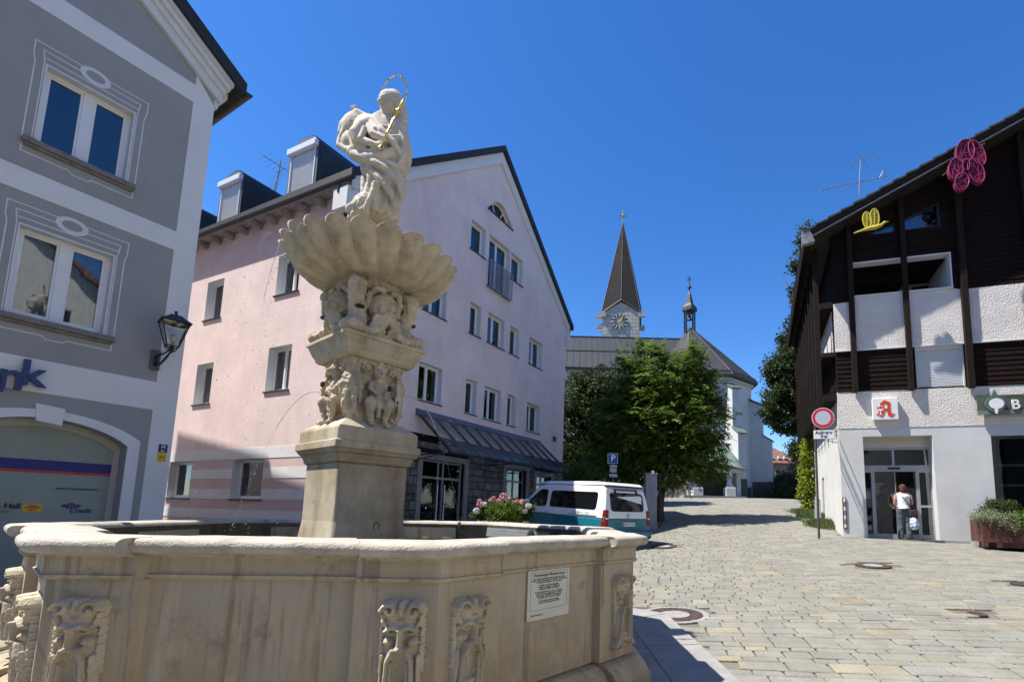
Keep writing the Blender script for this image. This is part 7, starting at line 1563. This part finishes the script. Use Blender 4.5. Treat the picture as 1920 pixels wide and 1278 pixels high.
# ------------- pillar and railing beside the street tree
Y=18.8; a,b=ony(1211,900,Y),ony(1232,900,Y); zt0=ony(1221,889,Y).z; t=thing('gate_pillar',(a.x,Y,h(a.x,Y)),'grey rendered pillar with a small lamp box right of the van','pillar')
m=MB(); m.box((a.x,Y,h(a.x,Y)-.1),(b.x,Y+.45,zt0)); m.build('shaft',M('pillar render',(.30,.31,.33),.85,.08,3,.2,40),t,bevel=.015)
m=MB(); m.box((a.x-.03,Y-.03,zt0),(b.x+.03,Y+.48,zt0+.06)); m.build('cap',CONC,t,bevel=.01)
c=ony(1224,884,Y); m=MB(); m.box((c.x-.05,Y-.04,c.z-.08),(c.x+.05,Y+.06,c.z+.04)); m.build('lamp_box',WHITES,t)
t=thing('iron_railing',(b.x+.1,Y+.2,h(b.x,Y)),'thin black iron railing standing right of the grey pillar','railing'); m=MB()
for i in range(3): p=ony(1237+4.5*i,985,Y+.1); m.tube([(p.x,Y+.2+i*.3,h(p.x,Y)-.05),(p.x,Y+.2+i*.3,ony(1238,888-2*i,Y).z)],.014,6)
m.build('uprights',IRON,t); m=MB()
for yy in (925,955): p,q=ony(1234,yy,Y),ony(1247,yy,Y); m.tube([(p.x,Y+.2,p.z),(q.x,Y+.85,q.z)],.012,5)
m.build('rails',IRON,t)
# bike stand
p=ong(1543,985); t=thing('bike_stand',p,'silver wire bike stand leaning at the white side wall','bike stand'); m=MB(); MT=M('galvanised wire',(.62,.64,.66),.35,.08,6,metal=.6)
for i in range(5):
    o=Vector((p.x-.18+.09*i,p.y+.25*i,h(p.x,p.y+.25*i))); m.tube([o,o+Vector((.02,0,.75)),o+Vector((.05,.0,1.02)),o+Vector((.12,.02,.95)),o+Vector((.14,.05,.3)),o+Vector((.2,-.05,.02))],.014,6)
m.build('hoops',MT,t); m=MB()
for z in (.25,.62,.98): m.tube([p+Vector((-.2,0,z)),p+Vector((.25,1.0,z+.05))],.013,6)
m.build('rails',MT,t)
# ------------- planters
def shrubs_at(root,name,mat,b,n,per,sig,L,W,seed,**k): v,f,tt=crown(b,n,per,sig,L,W,seed=seed,**k); return foliage(name,mat,root,v,f,tt)
s0=PH.px(1845,1000,1.1)[0]; zb=h(*PH.P(s0+1,0,.8).xy); s0=PH.px(1846,1000,.95)[0]
t=thing('steel_planter',PH.P(s0+1,zb,.6),'rusty steel planter box full of mixed green shrubs under the shop window','planter')
zt0=PH.px(1848,972,.95)[1]; zb2=PH.px(1848,1024,.95)[1]
m=MB(); 
for (a,b,d0,d1) in ((s0,s0+3.2,.92,.95),(s0,s0+3.2,.10,.13),(s0,s0+.03,.13,.92),(s0+3.17,s0+3.2,.13,.92)): PH.bx(m,a,b,zb2+.12,zt0,d0,d1)
PH.bx(m,s0+.35,s0+2.9,zb2-.02,zb2+.14,.15,.90); PH.bx(m,s0,s0+.12,zb2-.02,zb2+.14,.80,.95); PH.bx(m,s0+.33,s0+.45,zb2-.02,zb2+.14,.84,.95); m.build('box',RUST,t,bevel=.006)
m=MB(); PH.bx(m,s0+.03,s0+3.17,zt0-.15,zt0-.06,.13,.92); m.build('soil',M('soil',(.03,.022,.016),.95,.3,10,.6,40),t)
def PB(s,z,d,rx,ry,rz): q=PH.P(s,z,d); return (q.x,q.y,q.z,rx,ry,rz)
shrubs_at(t,'dark_shrub',LEAF_D,[PB(s0+.60,zt0+.25,.45,.42,.3,.28),PB(s0+.75,zt0+.3,.5,.3,.25,.25)],150,26,.07,.06,.03,21)
shrubs_at(t,'silver_shrub',LEAF_G,[PB(s0+.25,zt0+.05,.75,.42,.28,.17),PB(s0+.65,zt0+.0,.9,.40,.15,.16),PB(s0+.75,zt0-.2,.98,.2,.08,.15)],170,26,.07,.055,.02,22)
shrubs_at(t,'bright_shrub',LEAF_Y,[PB(s0+1.15,zt0+.02,.8,.45,.25,.20),PB(s0+1.6,zt0+.0,.85,.5,.2,.22),PB(s0+1.25,zt0-.2,.98,.25,.08,.15)],200,26,.07,.06,.035,23)
# flower tub behind the basin
c=ony(944,965,11.6); zg=h(c.x,c.y); t=thing('flower_tub',(c.x,c.y,zg),'round tub with pink and white blooms around a bright green bush behind the basin rim','flower tub')
m=MB(); m.lathe([(.38,zg-.05),(.46,zg+.25),(.55,zg+.98),(.60,zg+1.02),(.60,zg+1.08),(.52,zg+1.08),(.5,zg+.95)],c=(c.x,c.y,0),n=32); m.build('tub',CONC,t,smooth=True)
def B2(x,y,d,rx,ry,rz): q=ony(x,y,11.2+d); return (q.x,q.y,q.z,rx,ry,rz)
shrubs_at(t,'green_bush',LEAF_B,[B2(945,960,-.3,.33,.24,.22),B2(932,966,-.3,.22,.18,.16),B2(960,964,-.3,.22,.18,.18)],170,22,.05,.08,.022,31,droop=-.6,tr=(.7,1.3))
shrubs_at(t,'dark_foliage',LEAF_D,[B2(907,958,.0,.22,.2,.17),B2(945,948,.15,.45,.25,.13),B2(982,960,.0,.22,.2,.18)],130,18,.05,.08,.06,32)
R=random.Random(8)
for i,(x,y,r,w_) in enumerate(((900,944,6.2,0),(907,945,5.6,1),(944,930,7,0),(921,937,4.6,0),(935,939,5.4,0),(942,939,4.6,0),(952,936,4.8,1),(894,957,6.6,1),(962,940,3.8,0),(970,940,4.5,0),(977,942,5.4,0),(991,948,6,1),(983,957,6,1),(926,933,3.6,0),(956,934,3.4,0),(980,938,3.4,0),(899,938,3.6,0))):
    q=ony(x,y,11.0-.08); rr=r/930*11; g=np.random.default_rng(50+i); n=110; d=unit(g.normal(size=(n,3))); P=np.array(q)[None,:]+d*rr*.75*np.array([1,1,.8]); N=unit(np.cross(d,g.normal(size=(n,3)))); D=unit(np.cross(N,d)+d*.5); tt=g.uniform(.8,1.15,n)
    v,f,ta=leaf_arrays(P,D,N,np.full(n,rr*.6),np.full(n,rr*.55),np.stack([tt]*3,1)); foliage('bloom',PETW if w_ else PETP,t,v,f,ta)
# ------------- person at the pharmacy door
pz_=.965; ps_=PH.px(1697,985,-.05)[0]; PP0=PH.P(ps_,pz_,-.12); fx=-PH.n; rx=Vector((-fx.y,fx.x,0)); rx= rx if rx.x>0 else -rx
def make_person(PP0,label,skin,top,trous,hair,bag=True):
    HXP=Matrix(((rx.x,fx.x,0,PP0.x),(rx.y,fx.y,0,PP0.y),(rx.z,fx.z,1,PP0.z),(0,0,0,1))); pe=thing('person',PP0,label,'person')
    def tb(m,pts,r,n=10): m.tube([HXP@Vector(p) for p in pts],r,n)
    def bl(m,c,r,n=14): 
        q=MB().ball(c,r,n); m.add([HXP@Vector(v) for v in q.v],q.f)
    m=MB(); tb(m,[(0,0,.92),(0,0,1.05),(0,.0,1.2),(0,.01,1.33),(0,.01,1.40)],[.165,.135,.15,.17,.10],18); tb(m,[(-.16,.0,1.37),(0,0,1.40),(.16,0,1.37)],[.06,.07,.06],12)
    tb(m,[(0,.0,1.38),(0,.01,1.48)],[.055,.05]); bl(m,(0,.02,1.56),(.078,.095,.115),18); bl(m,(0,.115,1.545),(.014,.02,.025),8); bl(m,(0,.105,1.505),(.03,.012,.008),8)
    for s in (-1,1):
        tb(m,[(s*.09,0,.92),(s*.10,.02,.5),(s*.10,-.0,.09)],[.09,.06,.04],12); tb(m,[(s*.10,-.03,.05),(s*.105,.07,.04),(s*.11,.14,.03)],[.04,.04,.028],10)
        bl(m,(s*.08,.01,1.55),(.012,.02,.03),8); bl(m,(s*.035,.10,1.565),(.012,.008,.008),8)
    # right arm bent forward, left arm hanging slightly forward
    tb(m,[(.185,.0,1.36),(.225,-.01,1.22),(.235,-.0,1.09),(.20,.14,1.06),(.15,.24,1.10)],[.05,.043,.036,.03,.024],10); tb(m,[(-.185,.0,1.36),(-.225,-.01,1.22),(-.235,.02,1.08),(-.20,.13,.98),(-.18,.2,.95)],[.05,.043,.036,.03,.024],10)
    for (bx,by,bz,dy) in ((.15,.26,1.105,1),(-.18,.22,.94,1)):
        bl(m,(bx,by,bz),(.035,.045,.018),8)
        for j in range(4): tb(m,[(bx-.024+.016*j,by+.03,bz),(bx-.026+.017*j,by+.07-.008*abs(j-1),bz-.01),(bx-.026+.017*j,by+.09-.01*abs(j-1),bz-.028)],[.009,.008,.007],6)
        tb(m,[(bx-.03,by,bz),(bx-.05,by+.03,bz-.01)],[.010,.008],6)
    me=remesh(m,.009,0,1,1); meshobj('body',me,skin,pe)
    m=MB(); tb(m,[(0,0,.93),(0,0,1.05),(0,.0,1.2),(0,.008,1.32),(0,.01,1.40)],[.185,.16,.172,.190,.10],22)
    for s in (-1,1): tb(m,[(s*.10,-.0,1.30),(s*.105,.0,1.42)],[.085,.065],12)
    me=remesh(m,.012,.006,14,2); 
    for v in me.vertices: pass
    meshobj('white_top',me,top,pe)
    m=MB(); 
    for s in (-1,1): tb(m,[(s*.065,0,.98),(s*.085,.0,.84),(s*.10,.01,.5),(s*.105,-.01,.16),(s*.11,-.0,.03)],[.13,.125,.095,.088,.098],16)
    tb(m,[(0,0,1.0),(0,0,.9)],[.165,.17],18); me=remesh(m,.012,.012,9,2); meshobj('trousers',me,trous,pe)
    m=MB(); 
    for s in (-1,1): bl(m,(s*.11,.08,.025),(.05,.13,.03),12)
    m.build('shoes',BROWN,pe,smooth=True)
    m=MB(); bl(m,(0,.0,1.585),(.102,.112,.118),20); bl(m,(0,-.045,1.53),(.09,.07,.10),16); me=remesh(m,.01,.012,26,1); meshobj('hair',me,hair,pe)
    if not bag: return HXP,pe
    m=MB(); tb(m,[(-.10,-.02,1.43),(-.06,-.165,1.30),(.05,-.185,1.12),(.15,-.16,.97),(.19,-.12,.88)],[.014]*5,6); m.build('bag_strap',BLACKS,pe)
    m=MB(); m.box((.09,-.23,.72),(.30,-.13,.90),HXP); bg_=m.build('shoulder_bag',BROWN,pe,bevel=.03,seg=3); bg_['label']='brown shoulder bag on a black strap'

    return HXP,pe
HXP,pe=make_person(PP0,'person with auburn hair, white sleeveless top and slate trousers facing the pharmacy door',SKIN,SHIRT,TROUS,HAIR)
def tb(m,pts,r,n=10): m.tube([HXP@Vector(p) for p in pts],r,n)
tbg=thing('carrier_bag',HXP@Vector((.22,-.16,.25)),'white and pale blue carrier bag hanging beside the legs of the person','bag')
m=MB(); tb(m,[(.21,-.16,.30),(.22,-.16,.42),(.21,-.15,.60),(.20,-.14,.68)],[.09,.125,.11,.03],14); me=remesh(m,.012,.03,12,1); meshobj('bag_body',me,M('pale blue bag',(.55,.62,.72),.5,.2,9),tbg)
m=MB(); tb(m,[(.20,-.14,.66),(.19,-.08,.80),(.18,.0,.95)],[.008]*3,5); m.build('handles',WHITES,tbg)

DKC=M('black clothing',(.012,.012,.014),.85,.15,8,.3,40); q=PH.px(1657,985,-.8); PP1=PH.P(q[0],.965,-.80)
make_person(PP1,'dark figure behind the glass door, added for the silhouette in the glass',M('shaded skin',(.22,.13,.10),.6,.08,20),DKC,DKC,M('dark hair',(.012,.009,.008),.6,.2,30),bag=False)  # dark glass silhouette built as a figure, shade put into its skin colour
